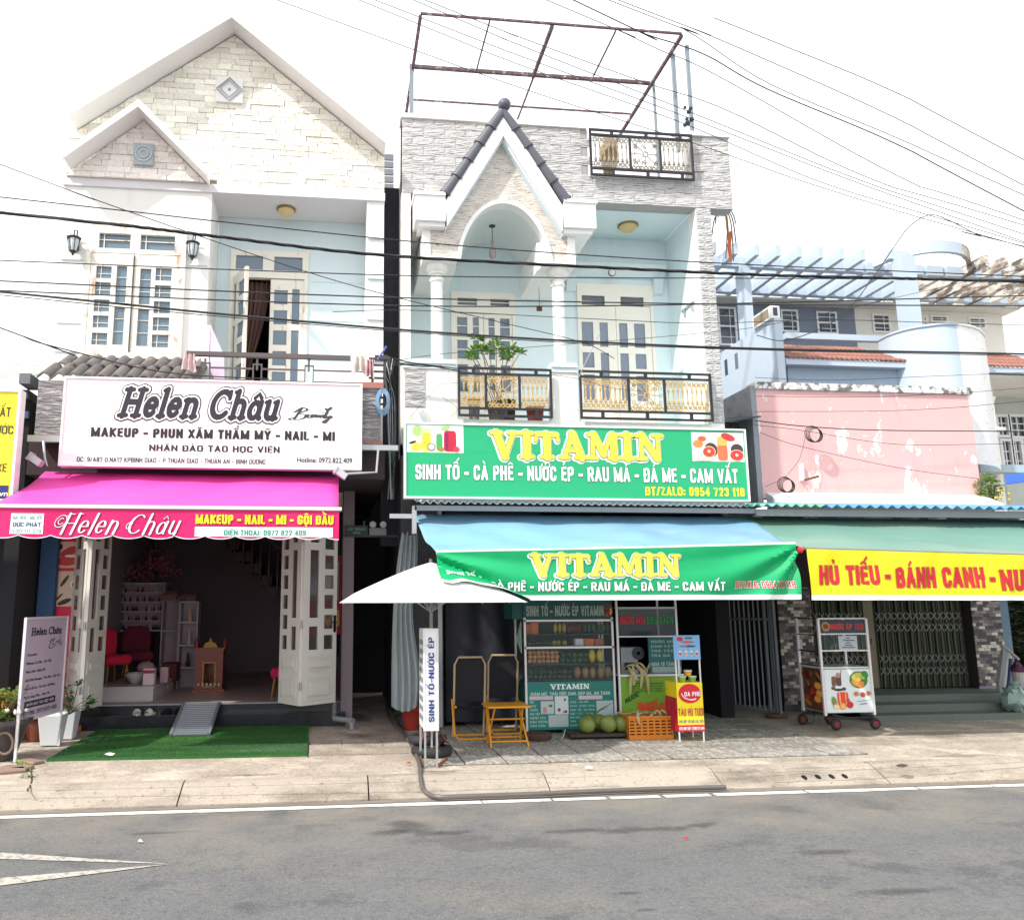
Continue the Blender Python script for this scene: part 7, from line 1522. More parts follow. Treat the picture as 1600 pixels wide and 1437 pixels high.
# flat trolley with coconuts
tz = P(925, 1143, 9.0).z; x0, x1 = P(886, 1143, 9.0).x, P(982, 1143, 9.0).x
tr_ = thing('flat_trolley', 'low dark trolley board carrying green coconuts in front of the cabinet', 'trolley', ((x0 + x1) / 2, 9.0, GZ))
MB().box(x0, x1, 8.85, 9.2, tz - .03, tz).build('board', mat('dark board', S('#3c3129'), rough=.8, var=.2), tr_)
for xx in (x0 + .06, x1 - .09):
    for yy in (8.88, 9.16): m = MB(); m.lathe((xx, yy, GZ + .04), [(.035, -.014), (.04, 0), (.035, .014)], 14, axis='x'); m.build('wheel', MC['dark wheel'], tr_); MB().bar((xx, yy, GZ + .07), (xx, yy, tz - .03), .02).build('caster_fork', M_steel, tr_)
M_coco = mat('green coconut', S('#71803a'), rough=.5, var=.22, vscale=9, bump=.25, bscale=14, dirt=[('#a58d58', 7, .55, .72, .6)], thr=None, rand=.12)
for k, (x_, y_, dy_, r_, lab) in enumerate(((917, 1130, 0, .092, 'leftmost green coconut on the dark trolley'), (936, 1120, .14, .086, 'green coconut in the second row between two front coconuts'), (950, 1130, 0, .094, 'middle green coconut at the front of the dark trolley'), (971, 1130, .02, .09, 'rightmost green coconut on the trolley beside the orange crate'), (965, 1119, .15, .08, 'small green coconut peeking over the right front coconuts'))):
    p_ = P(x_, y_, 8.92 + dy_); m = MB(); m.ball((0, 0, 0), r_, 14, (1, 1, .97)); m.lathe((0, 0, r_ * .9), [(.02, 0), (.028, .012), (.004, .02)], 6)
    o = m.build('coconut', M_coco, None, smooth=True); o.location = (p_.x, 8.92 + dy_, tz + r_ * .96 + (0 if dy_ < .1 else .012)); o.rotation_euler = (random.uniform(-.5, .5), random.uniform(-.5, .5), 0); tag(o, lab, 'coconut')
m = MB(); s0 = P(925, 1118, 8.95)
for ex, ey in ((956, 1098), (950, 1104), (914, 1110), (905, 1114)): m.tube([s0, s0.lerp(P(ex, ey, 8.9), .5) + Vector((0, 0, .01)), P(ex, ey, 8.9)], [.009, .006, .003], 5)
tag(m.build('coconut_stalk', mat('green stalk', S('#5c6330'), rough=.7), None), 'forked green stalk of the coconut bunch sticking up above the coconuts', 'stalk')
m = MB(); m.tube([Vector(v) for v in spline([P(883, 1140, 9.1), P(880, 1150, 9.0), P(873, 1160, 8.9), P(866, 1162, 8.85), P(863, 1158, 8.9)], 6)], .006, 6); tag(m.build('white_cord', M_alu, None), 'loose white cord hanging beside the chopping block', 'cord')
# ================================================================ SUGAR CANE STAND
YK = 9.25; sk = thing('sugar_cane_stand', 'sugar cane juice stand with clear front sheet and lime green lower panel', 'stall', (3.6, YK, GZ))
k0, k1 = P(965, 1000, YK).x, P(1058, 1000, YK).x; zk = lambda y_: P(1010, y_, YK).z
M_lime = mat('lime print', S('#74a82c'), rough=.5, var=.08, vscale=3)
for xx, yy in ((k0, YK), (k1, YK), (k0, YK + .55), (k1, YK + .55)): MB().bar((xx, yy, GZ), (xx, yy, zk(925)), .022).build('post', M_alu, sk)
MB().box(k0, k1 + .05, YK - .02, YK + .56, zk(1056), zk(1053)).build('counter_top', M_alu, sk); MB().box(k0 + .015, k1, YK + .004, YK + .03, zk(1118), zk(1057)).build('front_panel', M_lime, sk)
MB().box(k1 - .16, k1 + .02, YK - .012, YK + .002, zk(1132), zk(1066)).build('side_print', pr('#d8b62c'), sk); MB().box(k1 - .16, k1 + .02, YK - .016, YK - .013, zk(1132), zk(1090)).build('red_print', pr('#b81e38'), sk)
MB().box(k0, k1, YK + .002, YK + .012, zk(993), zk(950)).build('clear_sheet', mat('smoky sheet', S('#46505a'), rough=.1, glass=.55), sk); MB().bar((k0, YK, zk(994)), (k1, YK, zk(994)), .014).build('cross_rail', M_alu, sk)
MB().box(k0, k1, YK - .02, YK + .5, zk(951), zk(948)).build('roof_board', M_steel, sk)
ctext('NƯỚC MÍA', (969, 963, 1008, 974), '#c8242c', .03, .004, sk, YK); ctext('SIÊU SẠCH', (1010, 963, 1051, 974), '#1f8a44', .03, .004, sk, YK)
a = RX(997, 1096, 1046, 1110, YK); m = MB(); put_text(m, 'MÍA', *a, flat(YK), .07, 0, None, .004); m.build('lettering', pr('#dd4a22'), sk)
a = RX(977, 1091, 999, 1099, YK); m = MB(); put_text(m, 'NƯỚC', a[0], a[1], a[2], a[3], lambda x, z, d: (x, YK - d, z + .5 * (x - a[0])), .02, 0, None, .004); m.build('lettering', pr('#123024'), sk)
ctext('NƯỚC MÍA SẠCH NGUYÊN CHẤT', (976, 1058.5, 1050, 1062), '#b89a2c', .01, .004, sk, YK)
for k, s_ in enumerate(('THÀNH PHẦN', 'GIẢI NHIỆT CƠ THỂ', 'TỐT CHO SỨC KHỎE', 'BỔ SUNG NĂNG LƯỢNG')): ctext(s_, (985, 1066 + k * 4, 1035, 1068.3 + k * 4), '#2f4a22', .005, .004, sk, YK)
mb_ = thing('menu_board', 'teal drinks menu board standing on the sugar cane counter', 'sign', P(1040, 1050, YK + .1)); a = RX(1014, 995, 1064, 1051, YK + .1); MB().box(a[0], a[1], YK + .1, YK + .13, a[2], a[3]).build('board', mat('teal menu', S('#1d6467'), rough=.5), mb_); MB().box(a[0] + .03, a[1] - .01, YK + .095, YK + .099, a[2] + .005, a[2] + .07).build('pale_strip', pr('#93a9a9'), mb_)
for k, s_ in enumerate(('NƯỚC MÍA', 'CAM VẮT', 'TRÀ TẮC', 'TRÀ ĐÁ')): ctext(s_, (1017, 1000 + k * 7.2, 1017 + len(s_) * 5, 1004 + k * 7.2), '#8fb3a9', .025, .003, mb_, YK + .1)
ctext('MUA 10 TẶNG 1', (1018, 1034, 1060, 1040), '#a9c4bd', .03, .003, mb_, YK + .1)
mc = thing('cane_press', 'grey sugar cane press machine with a dark wheel on the stand counter', 'machine', P(985, 1050, YK + .3)); a = RX(968, 1010, 1003, 1052, YK + .25); MB().box(a[0], a[1] - .06, YK + .2, YK + .45, a[2], a[3]).build('housing', mat('brushed steel', S('#8f9396'), rough=.35, metal=.5), mc, bevel=.01); MB().box(a[0] + .04, a[1] - .09, YK + .19, YK + .199, a[2] + .05, a[2] + .13).build('opening', pr('#16181c'), mc); c = P(997, 1020, YK + .2); MB().lathe(c, [(.075, -.01), (.075, .01), (.02, .015), (.02, -.01)], 18, axis='y').build('wheel', M_lant, mc)
# cane husks
M_husk = mat('sugar cane husk', S('#b3a57c'), rough=.9, var=.25, vscale=20, stretch=(3, 3, 1))
def husk(m, pts, w_): 
    q_ = [Vector(v) for v in spline(pts, 5)]; s_ = Vector((random.uniform(.4, 1), random.uniform(-.6, .2), random.uniform(-.2, .5))).normalized() * w_ / 2; vs = []
    for i, p_ in enumerate(q_): f_ = .45 + .55 * math.sin(math.pi * min(1, (i + .6) / len(q_))); vs += [p_ - s_ * f_, p_ + s_ * f_]
    m.add(vs, [(2 * i, 2 * i + 1, 2 * i + 3, 2 * i + 2) for i in range(len(q_) - 1)])
def husk_pile(name, label, strands, Y):
    m = MB()
    for st_ in strands: husk(m, [P(x_, y_, Y + dy) for x_, y_, dy in st_], random.uniform(.025, .045))
    tag(m.build(name, M_husk, None, solid=.004), label, 'husks')
husk_pile('cane_husks', 'pressed sugar cane husks hanging over the edge of the stand counter', [[(990, 1040, .05), (986, 1060, -.06), (985, 1083, -.06)], [(993, 1040, .0), (1003, 1050, -.06), (1001, 1075, -.06)], [(995, 1038, .0), (1010, 1055, -.06), (1014, 1084, -.05)], [(972, 1050, .05), (980, 1040, 0), (995, 1038, 0)], [(1000, 1045, 0), (1010, 1046, 0), (1016, 1035, .05)], [(988, 1038, 0), (992, 1055, -.05), (990, 1070, -.06)], [(982, 1042, 0), (988, 1050, -.05), (997, 1062, -.06)], [(985, 1038, .1), (1000, 1036, .05), (1012, 1050, 0)]], YK)
# orange crate
YO = 8.78; a = RX(983, 1121, 1052, 1161, YO); oc = thing('plastic_crate', 'orange slatted plastic crate full of sugar cane husks', 'crate', ((a[0] + a[1]) / 2, YO, GZ)); M_or = mat('orange plastic', S('#cf7a14'), rough=.45, var=.08, trans=.1)
hl = []; nx, nz = 7, 6; w_ = (a[1] - a[0]) / nx; h_ = (a[3] - GZ - .03) / nz
for i in range(nx):
    for j in range(1, nz): hl.append((a[0] + i * w_ + .012, a[0] + (i + 1) * w_ - .008, GZ + .02 + j * h_, GZ + .02 + j * h_ + h_ * .45))
MB().plate(a[0], a[1], GZ + .002, a[3], hl, YO, YO + .014).build('front_side', M_or, oc); MB().plate(a[0], a[1], GZ + .002, a[3], hl, YO + .3, YO + .314).build('rear_side', M_or, oc)
for xx in (a[0], a[1] - .012): MB().box(xx, xx + .012, YO + .0141, YO + .2999, GZ + .002, a[3]).build('end_side', M_or, oc)
m = MB(); m.plate(a[0] - .012, a[1] + .012, YO - .012, YO + .325, [(a[0] + .014, a[1] - .014, YO + .016, YO + .298)], a[3] + .001, a[3] + .02); m.v = [Vector((v.x, v.z, v.y)) for v in m.v]; m.build('rim', M_or, oc)
MB().box(a[0] + .02, a[1] - .02, YO + .02, YO + .29, GZ + .003, a[3] - .1).build('crate_bottom', mat('dark filling', S('#4b4028'), rough=.9), oc)
rn = random.Random(3); st_ = []
for k in range(34):
    x_ = rn.uniform(985, 1048); y_ = rn.uniform(1113, 1121); st_.append([(x_, y_, rn.uniform(.05, .25)), (x_ + rn.uniform(-10, 10), y_ - rn.uniform(-2, 6), rn.uniform(.02, .2)), (x_ + rn.uniform(-18, 18), y_ + rn.uniform(-3, 4), rn.uniform(.02, .2))])
st_ += [[(1045, 1118, .1), (1050, 1106, .08), (1054, 1096, .05)], [(1040, 1116, .1), (1052, 1108, .05), (1060, 1102, .02)], [(996, 1110, .05), (997, 1122, -.02), (1000, 1132, -.02)], [(962, 1112, .1), (975, 1115, .1), (990, 1119, .1)]]
husk_pile('cane_husks', 'heap of pale sugar cane husks spilling over the orange crate', st_, YO)
husk_pile('cane_husk', 'flat piece of cane husk lying on the tiles in front of the orange crate', [[(985, 1169, -.25), (1005, 1167, -.25), (1028, 1163, -.25)], [(987, 1170, -.26), (1008, 1168, -.25), (1025, 1165, -.25)]], YO)
# ================================================================ YELLOW STAND
YD = 8.6; ds = thing('display_stand', 'yellow and red tofu pudding stand with red oval logo and a blue board above', 'stand', (3.65, YD, GZ))
q0, q1 = (P(1056, 1066, YD).x + P(1061, 1142, YD).x) / 2, (P(1097, 1066, YD).x + P(1101, 1142, YD).x) / 2; zd = lambda y_: P(1078, y_, YD).z
MB().box(q0, q1, YD, YD + .3, zd(1142), zd(1066)).build('box_body', pr('#f0da1e'), ds); MB().box(q0 - .002, q1 + .002, YD - .004, YD - .0005, zd(1142), zd(1132)).build('red_strip', pr('#c3203c'), ds); MB().box(q0 - .006, q0 - .001, YD, YD + .3, zd(1142), zd(1090)).build('red_side', pr('#b5183a'), ds)
for xx in (q0 + .01, q1 - .01):
    MB().tube([(xx, YD + .01, GZ), (xx, YD + .01, zd(992))], .009, 8).build('pole', M_alu, ds); MB().tube([(xx, YD + .28, GZ), (xx, YD + .28, zd(1142))], .009, 8).build('leg', M_alu, ds)
MB().box(q0 - .008, q1 + .0, YD - .004, YD + .006, zd(1030), zd(992)).build('upper_board', pr('#7fb0e0'), ds); fruit_pic(ds, (1057, 993, 1092, 1029), YD - .004, 'cups')
m = MB(); blob(m, (q0 + q1) / 2, zd(1083), (q1 - q0) * .44, .1, .003, '#d0182e', YD, 26); m.build('red_logo', PRINT(), ds)
ribbon_m = MB(); ribbon(ribbon_m, arc((q0 + q1) / 2 + .01, zd(1081), (q1 - q0) * .36, .075, 190, 300, 12), .01, flat(YD), .006); ribbon(ribbon_m, arc((q0 + q1) / 2 + .02, zd(1082), (q1 - q0) * .3, .075, 220, 300, 10), .006, flat(YD), .0065); ribbon_m.build('logo_swoosh', pr('#f2d8da'), ds)
ctext('DA PHÚ', (1069, 1080, 1094, 1087), '#f5f0ee', .03, .007, ds, YD); ctext('TÀU HỦ TƯƠI', (1060, 1106, 1099, 1118), '#b81e38', .02, .003, ds, YD); ctext('PHÙ HỢP VỚI MỌI LỨA TUỔI', (1061, 1124, 1099, 1129), '#2f6fa0', .01, .003, ds, YD); ctext('HOTLINE ĐẶT: 0389.112.448', (1061, 1135, 1100, 1139.5), '#f6eaea', .015, .006, ds, YD)
for k, (x_, y_, hx, lab) in enumerate(((1066, 1066, '#8fb34a', 'green and white cup on the left of the yellow stand'), (1082, 1066, '#7aa83f', 'green and white cup on the right of the yellow stand'), (1075, 1059, '#d8a02c', 'orange and white cup stacked on top of the two green cups'))):
    c = P(x_, y_, YD + .1); zc_ = zd(1066) + (.062 if k == 2 else .001); t = thing('paper_cup', lab, 'cup', (c.x, YD + .1, zc_)); MB().lathe((c.x, YD + .1, zc_), [(.032, 0), (.042, .05)], 14).build('cup', mat('cup ' + hx, hx, rough=.5), t, smooth=True); MB().lathe((c.x, YD + .1, zc_ + .05), [(.045, 0), (.045, .01)], 14).build('lid', M_alu, t)
# ================================================================ RIGHT SHOP (pink wall, folding gate)
Y3 = 10.8
def brick_face(parent, x0, x1, z0, z1, Y, bw=.092, bh=.043, depth=.012):
    r = 0; z = z0
    while z < z1 - .01:
        x = x0 - (bw / 2 if r % 2 else 0)
        while x < x1 - .005:
            a_, b_ = max(x, x0), min(x + bw, x1)
            if b_ - a_ > .012:
                k = random.choices(range(4), (5, 4, 3, 3))[0]
                piece('brick_tile', BRK[k], parent, (a_ + .002, Y, z + .0015), sc=((b_ - a_ - .004) / .1, random.uniform(.7, 1.3), (min(bh, z1 - z) - .003) / .04))
            x += bw
        z += bh; r += 1
BRK = [MB().box(0, .1, -.01, .002, 0, .04).mesh('brick_tile', mat('brick tile ' + h_, h_, rough=.7, var=.15, vscale=20, rand=.1, bump=.3)) for h_ in ('#4f4d51', '#736d6c', '#938a84', '#d0c9bd')]
M_mort = mat('dark mortar', S('#3d3a3a'), rough=.95)
def pillar(label, x0, x1, zb_, zt_, Y, dep):
    t = thing('brick_pillar', label, 'pillar', ((x0 + x1) / 2, Y, zb_)); MB().box(x0, x1, Y + .001, Y + dep, .1, zt_).build('core', M_mort, t)
    brick_face(t, x0, x1, zb_, min(zt_, 1.78), Y)
    return t
p1 = pillar('grey brick tiled pillar left of the juice cart', 6.06, 6.55, .22, 2.84, Y3, .3); MB().box(6.05, 6.56, Y3 - .008, Y3, .12, .219).build('plinth', mat('grey plinth', S('#6d6a6c'), rough=.8), p1)
p2 = pillar('sunlit grey and white brick tiled pillar right of the folding gate', 8.95, 9.4, .42, 2.84, Y3, .3); MB().box(8.94, 9.41, Y3 - .008, Y3, .3, .419).build('plinth', mat('lilac plinth', S('#8d8a98'), rough=.8), p2)
H3 = thing('shop_building', 'low shop building with faded pink wall above a blue tin roof', 'building', (7.6, Y3, .13))
w = MB(); w.box(5.98, 9.33, Y3, Y3 + .2, 3.02, 4.6); w.build('pink_wall', mat('faded pink plaster', S('#dfafab'), rough=.85, var=.06, vscale=1.5, bump=.3, bscale=30, dirt=[('#f0e6e2', 2.6, .6, .615, .85, (1, 1, .45)), ('#b98a84', 1.3, .55, .8, .4, (1.6, 1, .3)), ('#f3e9e4', 11, .66, .675, .9), ('#8a6f6c', 1.0, .6, .8, .5, (1.5, 1, .25))]), H3)
w = MB(); w.box(5.96, 9.36, Y3 - .04, Y3 + .24, 4.601, 4.7); w.build('coping', mat('weathered coping', S('#d8d6d0'), rough=.9, var=.1, dirt=[('#3f3e3d', 9, .5, .58, .85), ('#8a8780', 3, .5, .7, .4)]), H3)
w = MB(); w.box(5.9, 5.979, Y3, 13, 2.9, 4.65); w.build('end_wall', mat('grey end wall', S('#8f9296'), rough=.9, var=.15, dirt=[('#4b4b4e', 4, .55, .7, .5)]), H3)
w = MB(); w.prism([(Y3 - .001, 3.1), (Y3 - .36, 2.93), (Y3 - .36, 2.86), (Y3 - .001, 2.86)], 6.02, 9.35, 'x'); w.build('sloped_ledge', mat('dirty white ledge', S('#dfe1e2'), rough=.85, dirt=[('#6e6c6a', 5, .58, .7, .6, (1, 1, 3))]), H3)
w = MB(); w.plate(5.1, 9.9, 1.7, 2.859, [(6.56, 8.94, 1.6, 2.42), (5.15, 6.05, 1.6, 2.75)], Y3 + .02, Y3 + .2); w.build('lintel_wall', M_mort, H3); brick_face(H3, 5.1, 9.9, 2.6, 2.84, Y3 + .018, .14, .06)
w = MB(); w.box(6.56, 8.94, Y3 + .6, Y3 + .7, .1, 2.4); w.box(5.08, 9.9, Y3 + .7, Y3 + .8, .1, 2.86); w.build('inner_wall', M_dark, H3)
gw = thing('corrugated_wall', 'dark grey corrugated sheet wall between the blue house and the pink wall', 'wall', (5.5, 11.2, 2.8))
m = MB(); m.sheet(lambda u, v: (5.08 + .82 * u, 11.2 + .015 * math.sin(u * 60), 2.75 + 1.45 * v), 60, 1); m.build('sheet', mat('grey brown tin', S('#6b6467'), rough=.6, var=.15, metal=.2), gw, smooth=True)
m = MB(); m.add([(5.08, 10.6, 4.02), (5.92, 10.6, 4.16), (5.92, 11.3, 4.3), (5.08, 11.3, 4.16)], [(0, 1, 2, 3)]); m.build('lean_sheet', mat('dark tin', S('#3b4148'), rough=.5), gw, solid=.02)
for k in range(3): MB().bar((5.7 + k * .09, 11.1, 2.85), (5.72 + k * .08, 11.1, 3.2 + .1 * k), .03).build('leaning_stake', mat('grey wood', S('#8b8782'), rough=.9), gw)
rf3 = thing('tin_roof', 'narrow wavy tin roof, green at the left and blue at the right, below the pink wall', 'roof', (7.3, 9.8, 2.7))
corrugated(rf3, 4.74, 5.75, 8.98, 10.75, 2.70, 2.93, .018, .12, mat('green tin', S('#6fae9a'), rough=.45, var=.12, metal=.1)); corrugated(rf3, 5.70, 10.2, 8.97, 10.75, 2.695, 2.935, .02, .14, mat('blue tin', S('#5f93c4'), rough=.45, var=.12, metal=.1, dirt=[('#c3cfd8', 2, .55, .75, .4)]))
MB().box(4.9, 10.2, 9.04, 9.09, 2.58, 2.66).build('edge_beam', mat('grey channel', S('#7d8488'), rough=.5, metal=.3), rf3)
# steps
stp = thing('entrance_steps', 'three green grey terrazzo steps below the folding gate', 'steps', (8, 9.8, .13)); M_stp = mat('green grey terrazzo', S('#656e67'), rough=.7, var=.25, vscale=45, dirt=[('#6c7a5a', 3, .55, .75, .4)])
for yy, zz_, x1_ in ((9.7, .21, 9.65), (9.95, .30, 9.55), (10.25, .385, 9.4)): MB().box(6.58, x1_, yy, Y3 + .55, .12, zz_).build('step', M_stp, stp, bevel=.008)
# folding gate
fg = thing('folding_gate', 'old dark green folding gate with scissor lattice and a wide olive post', 'gate', (7.75, 10.95, .39))
M_sl = mat('gate slat paint', S('#4e5545'), rough=.6, var=.25, vscale=5, rand=.15, dirt=[('#6b4f36', 3, .55, .75, .5)]); M_x = mat('lattice steel', S('#8b8d88'), rough=.5, metal=.3)
gx0, gx1, YGt = 6.58, 8.93, 10.95
sm = MB(); sm.box(0, .062, 0, .01, 0, 2.0); sm.box(0, .008, -.02, -.0005, 0, 2.0); sm.box(.054, .062, -.02, -.0005, 0, 2.0); sme = sm.mesh('slat', M_sl)
n = 25; pt = (gx1 - gx0) / n
for k in range(n):
    if abs(gx0 + (k + .5) * pt - 7.47) < .09: continue
    piece('slat', sme, fg, (gx0 + k * pt + .015, YGt, .4), (random.uniform(-.02, .02), 0, random.uniform(-.1, .1)))
m = MB(); m.box(7.40, 7.54, YGt - .03, YGt + .03, .4, 2.4); m.build('centre_post', mat('olive post', S('#77705a'), rough=.6, var=.2, dirt=[('#5a4a38', 4, .55, .7, .5)]), fg); MB().box(7.44, 7.48, YGt - .045, YGt - .031, 1.0, 1.08).build('lock', M_lant, fg)
lat = MB(); lat.bar((-.038, 0, -.05), (.038, 0, .05), .009); lm1 = lat.mesh('lattice_bar', M_x); lat = MB(); lat.bar((.038, -.008, -.05), (-.038, -.008, .05), .009); lm2 = lat.mesh('lattice_bar', M_x)
for y_ in (962, 980, 1028, 1047):
    zz_ = P(1440, y_, YGt).z
    for k in range(n):
        cx = gx0 + (k + 1) * pt
        if abs(cx - 7.47) < .1 or cx > gx1 - .05: continue
        piece('lattice_bar', lm1, fg, (cx, YGt - .035, zz_)); piece('lattice_bar', lm2, fg, (cx, YGt - .035, zz_))
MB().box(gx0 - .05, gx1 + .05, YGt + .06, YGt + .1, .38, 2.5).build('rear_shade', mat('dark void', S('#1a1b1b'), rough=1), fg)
# open steel gate of the blue house
og = thing('steel_gate', 'open grey steel bar gate standing inward beside the left brick pillar', 'gate', (5.5, 10.7, .2)); A_ = Vector((5.22, 11.3, 0)); B_ = Vector((5.62, 10.25, 0))
for k in range(15):
    p_ = A_.lerp(B_, k / 14); MB().tube([(p_.x, p_.y, .2), (p_.x, p_.y, 2.5)], .011, 6).build('bar', mat('dark grey gate paint', S('#868d94'), rough=.5, metal=.2), og)
for k in (13.1, 14.4, 15): p_ = A_.lerp(B_, k / 14); MB().bar((p_.x, p_.y, .14), (p_.x, p_.y, 2.6), .035).build('gate_post', mat('grey gate post', S('#6f767c'), rough=.5, metal=.2), og)
for zz_ in (.22, 1.36, 2.4): MB().bar((A_.x, A_.y, zz_), (B_.x, B_.y, zz_), .025).build('cross_rail', MC['dark grey gate paint'], og)
w = MB(); w.box(5.07, 5.1, 10.3, 11.4, .13, 2.8); tag(w.build('side_wall', M_pass, None), 'dark side wall behind the open steel bar gate', 'wall')
# green awning with yellow banner
aw3 = thing('awning', 'grey green awning with a long yellow banner over the folding gate', 'awning', (7.3, 8.6, 2.1))
AX0, AX1 = 4.83, 9.2
def tz3(u): return P(1255, 856, 8.0).z + (P(1600, 866, 8.0).z - P(1255, 856, 8.0).z) * min(u * (AX1 - AX0) / 2.45, 1.6)
m = MB(); m.sheet(lambda u, v: ((4.92 + 4.6 * u) * (1 - v) + (AX0 + (AX1 - AX0) * u) * v, 9.35 * (1 - v) + 8.0 * v, 2.585 * (1 - v) + tz3(u) * v - .045 * math.sin(math.pi * v) - .012 * math.sin(u * 24 + v * 2) * math.sin(math.pi * v)), 44, 12); m.build('canopy_cloth', mat('grey green awning cloth', S('#6b9488'), rough=.6, var=.08, vscale=1.5, bump=.2, bscale=4, trans=.12, dirt=[('#a9b09a', .8, .45, .75, .5, (.5, 1.6, 1))]), aw3, smooth=True, solid=.004)
MB().tube([(AX0 + (AX1 - AX0) * k / 12, 8.0, tz3(k / 12)) for k in range(13)], .018, 8).build('front_bar', mat('grey bar', S('#7d8a84'), rough=.4), aw3, smooth=True); MB().ball((AX0 - .05, 7.99, tz3(0) - .02), .035, 8).build('red_end_cap', mat('red plastic', S('#c8202c'), rough=.4), aw3)
def yb(x, z, d): u = (x - AX0) / (AX1 - AX0); h = tz3(u) - z; return (x, 7.97 + .014 * math.sin(x * 5.1 + h * 3) * min(1, h * 5) + .006 * math.sin(x * 17 + h * 11) - d, z)
m = MB(); m.sheet(lambda u, v: yb(AX0 + .01 + (AX1 - AX0) * u + .02 * (1 - v), 1.655 - .02 * u + (tz3(u) - 1.665 + .02 * u) * v, 0), 90, 8); m.build('banner', mat('yellow banner cloth', S('#f0e01c'), rough=.5, var=.05, vscale=2, bump=.15, bscale=5, trans=.1), aw3, smooth=True)
m = MB(); m.sheet(lambda u, v: yb(AX0 + .03 + (AX1 - AX0) * u, 1.605 - .02 * u + .0495 * v, 0), 90, 2); m.build('banner_hem', pr('#f0f0ea'), aw3, smooth=True)
for nm, gr_, d_, hx in (('lettering_outline', .05, .004, '#a88a2a'), ('lettering', 0, .008, '#c41c2e')):
    for body, rect in (('HỦ TIẾU', (1281, 883, 1372, 913)), ('-', (1381, 884, 1389, 914)), ('BÁNH CANH', (1399, 886, 1536, 917.5)), ('-', (1545, 888, 1553, 918)), ('NUI', (1562, 890, 1610, 922))):
        a = RX(*rect, 7.97); m = MB(); put_text(m, body, *a, yb, .035, 0, None, d_, grow=gr_); m.build(nm, pr(hx), aw3)
# juice cart
jc = thing('juice_cart', 'glass topped juice cart with fruit pictures and red wheels before the folding gate', 'cart', (5.9, 9.15, GZ))
jx0, jx1, YJ, dj = 5.62, 6.22, 9.15, .45; jz = lambda y_: P(1322, y_, YJ).z
for xx in (jx0, jx1):
    for yy in (YJ, YJ + dj): MB().bar((xx, yy, .3), (xx, yy, jz(966)), .028).build('post', M_alu, jc)
for z_ in (jz(966), jz(990), jz(1016)): MB().bar((jx0, YJ, z_), (jx1, YJ, z_), .016).build('rail', M_alu, jc)
for z_ in (jz(966), jz(992), jz(1018), jz(1040)): MB().bar((jx0, YJ, z_), (jx0, YJ + dj, z_), .014).build('side_rail', mat('dark side rail', S('#2b2c2e'), rough=.5), jc)
MB().box(jx0 + .015, jx1 - .015, YJ + .0, YJ + .01, jz(989), jz(968)).build('header_panel', pr('#1d4660'), jc); MB().box(jx0 - .005, jx1 + .005, YJ + .001, YJ + dj, jz(1044), jz(1041.5)).build('counter_top', M_alu, jc)
MB().box(jx0 + .016, jx1 - .016, YJ + .001, YJ + dj - .01, jz(1113), jz(1045)).build('cabinet_body', mat('cart white', S('#cfd8da'), rough=.5), jc)
MB().box(jx0 + .016, jx1 - .016, YJ + .004, YJ + .008, jz(1015), jz(991)).build('glass', mat('clear glass', S('#8fa4a6'), rough=.05, glass=.16), jc)
fruit_pic(jc, (1290, 1045, 1361, 1112), YJ - .0, 'cart')
sp = fruit_pic(jc, (1290, 1045, 1361, 1112), YJ, 'side'); me = sp.data; org = origin(jc)
for v_ in me.vertices:
    x_, y_, z_ = v_.co.x + org.x, v_.co.y + org.y, v_.co.z + org.z; f_ = (x_ - jx0) / (jx1 - jx0); v_.co = Vector((jx0 + .012 - (YJ - y_) * 1.0, YJ + dj * (1 - f_), z_)) - org
m = MB(); put_text(m, 'NƯỚC ÉP ZIZI', *RX(1297, 974, 1348, 983, YJ), flat(YJ), .05, 0, None, .004, grow=.1); m.build('lettering_outline', pr('#7d2a34'), jc); m = MB(); put_text(m, 'NƯỚC ÉP ZIZI', *RX(1297, 974, 1348, 983, YJ), flat(YJ), .03, 0, None, .007); m.build('lettering', pr('#d24a4e'), jc)
m = MB(); a = RX(1283, 971, 1297, 986, YJ); blob(m, (a[0] + a[1]) / 2, (a[2] + a[3]) / 2, .055, .055, .004, '#b8844a', YJ); blob(m, (a[0] + a[1]) / 2, (a[2] + a[3]) / 2, .035, .03, .005, '#8a3a1c', YJ); m.build('printed_picture', PRINT(), jc)
MB().box(*[v for v in (RX(1310, 993, 1339, 1015, YJ)[0], RX(1310, 993, 1339, 1015, YJ)[1], YJ - .006, YJ - .003, RX(1310, 993, 1339, 1015, YJ)[2], RX(1310, 993, 1339, 1015, YJ)[3])]).build('notice', pr('#b9c0cc'), jc)
m = MB()
for k, (a_, b_) in enumerate(((1321, 1327), (1317, 1334), (1321, 1328), (1319, 1331), (1315, 1335))): aa = RX(a_, 995.5 + k * 3.7, b_, 997 + k * 3.7, YJ); m.box(aa[0], aa[1], YJ - .008, YJ - .0065, aa[2], aa[3])
tag(m.build('handwriting', pr('#4a5266'), jc), kind='stuff')
for xx, yy in ((jx0 + .12, YJ - .0), (jx1 + .0, YJ + .0), (jx0 + .3, YJ + dj - .05), (jx0 - .02, YJ + dj)):
    r = .062; c = (xx, yy, GZ + r); m = MB(); m.tube([(xx + r * .75 * math.cos(k * .4488), yy, c[2] + r * .75 * math.sin(k * .4488)) for k in range(14)], .02, 8, closed=True); o = m.build('wheel', mat('dark wheel', S('#222022'), rough=.7), jc, smooth=True); MB().lathe(c, [(.035, -.02), (.035, .02)], 12, axis='y').build('rim', mat('wheel red', S('#7d1f28'), rough=.5), o)
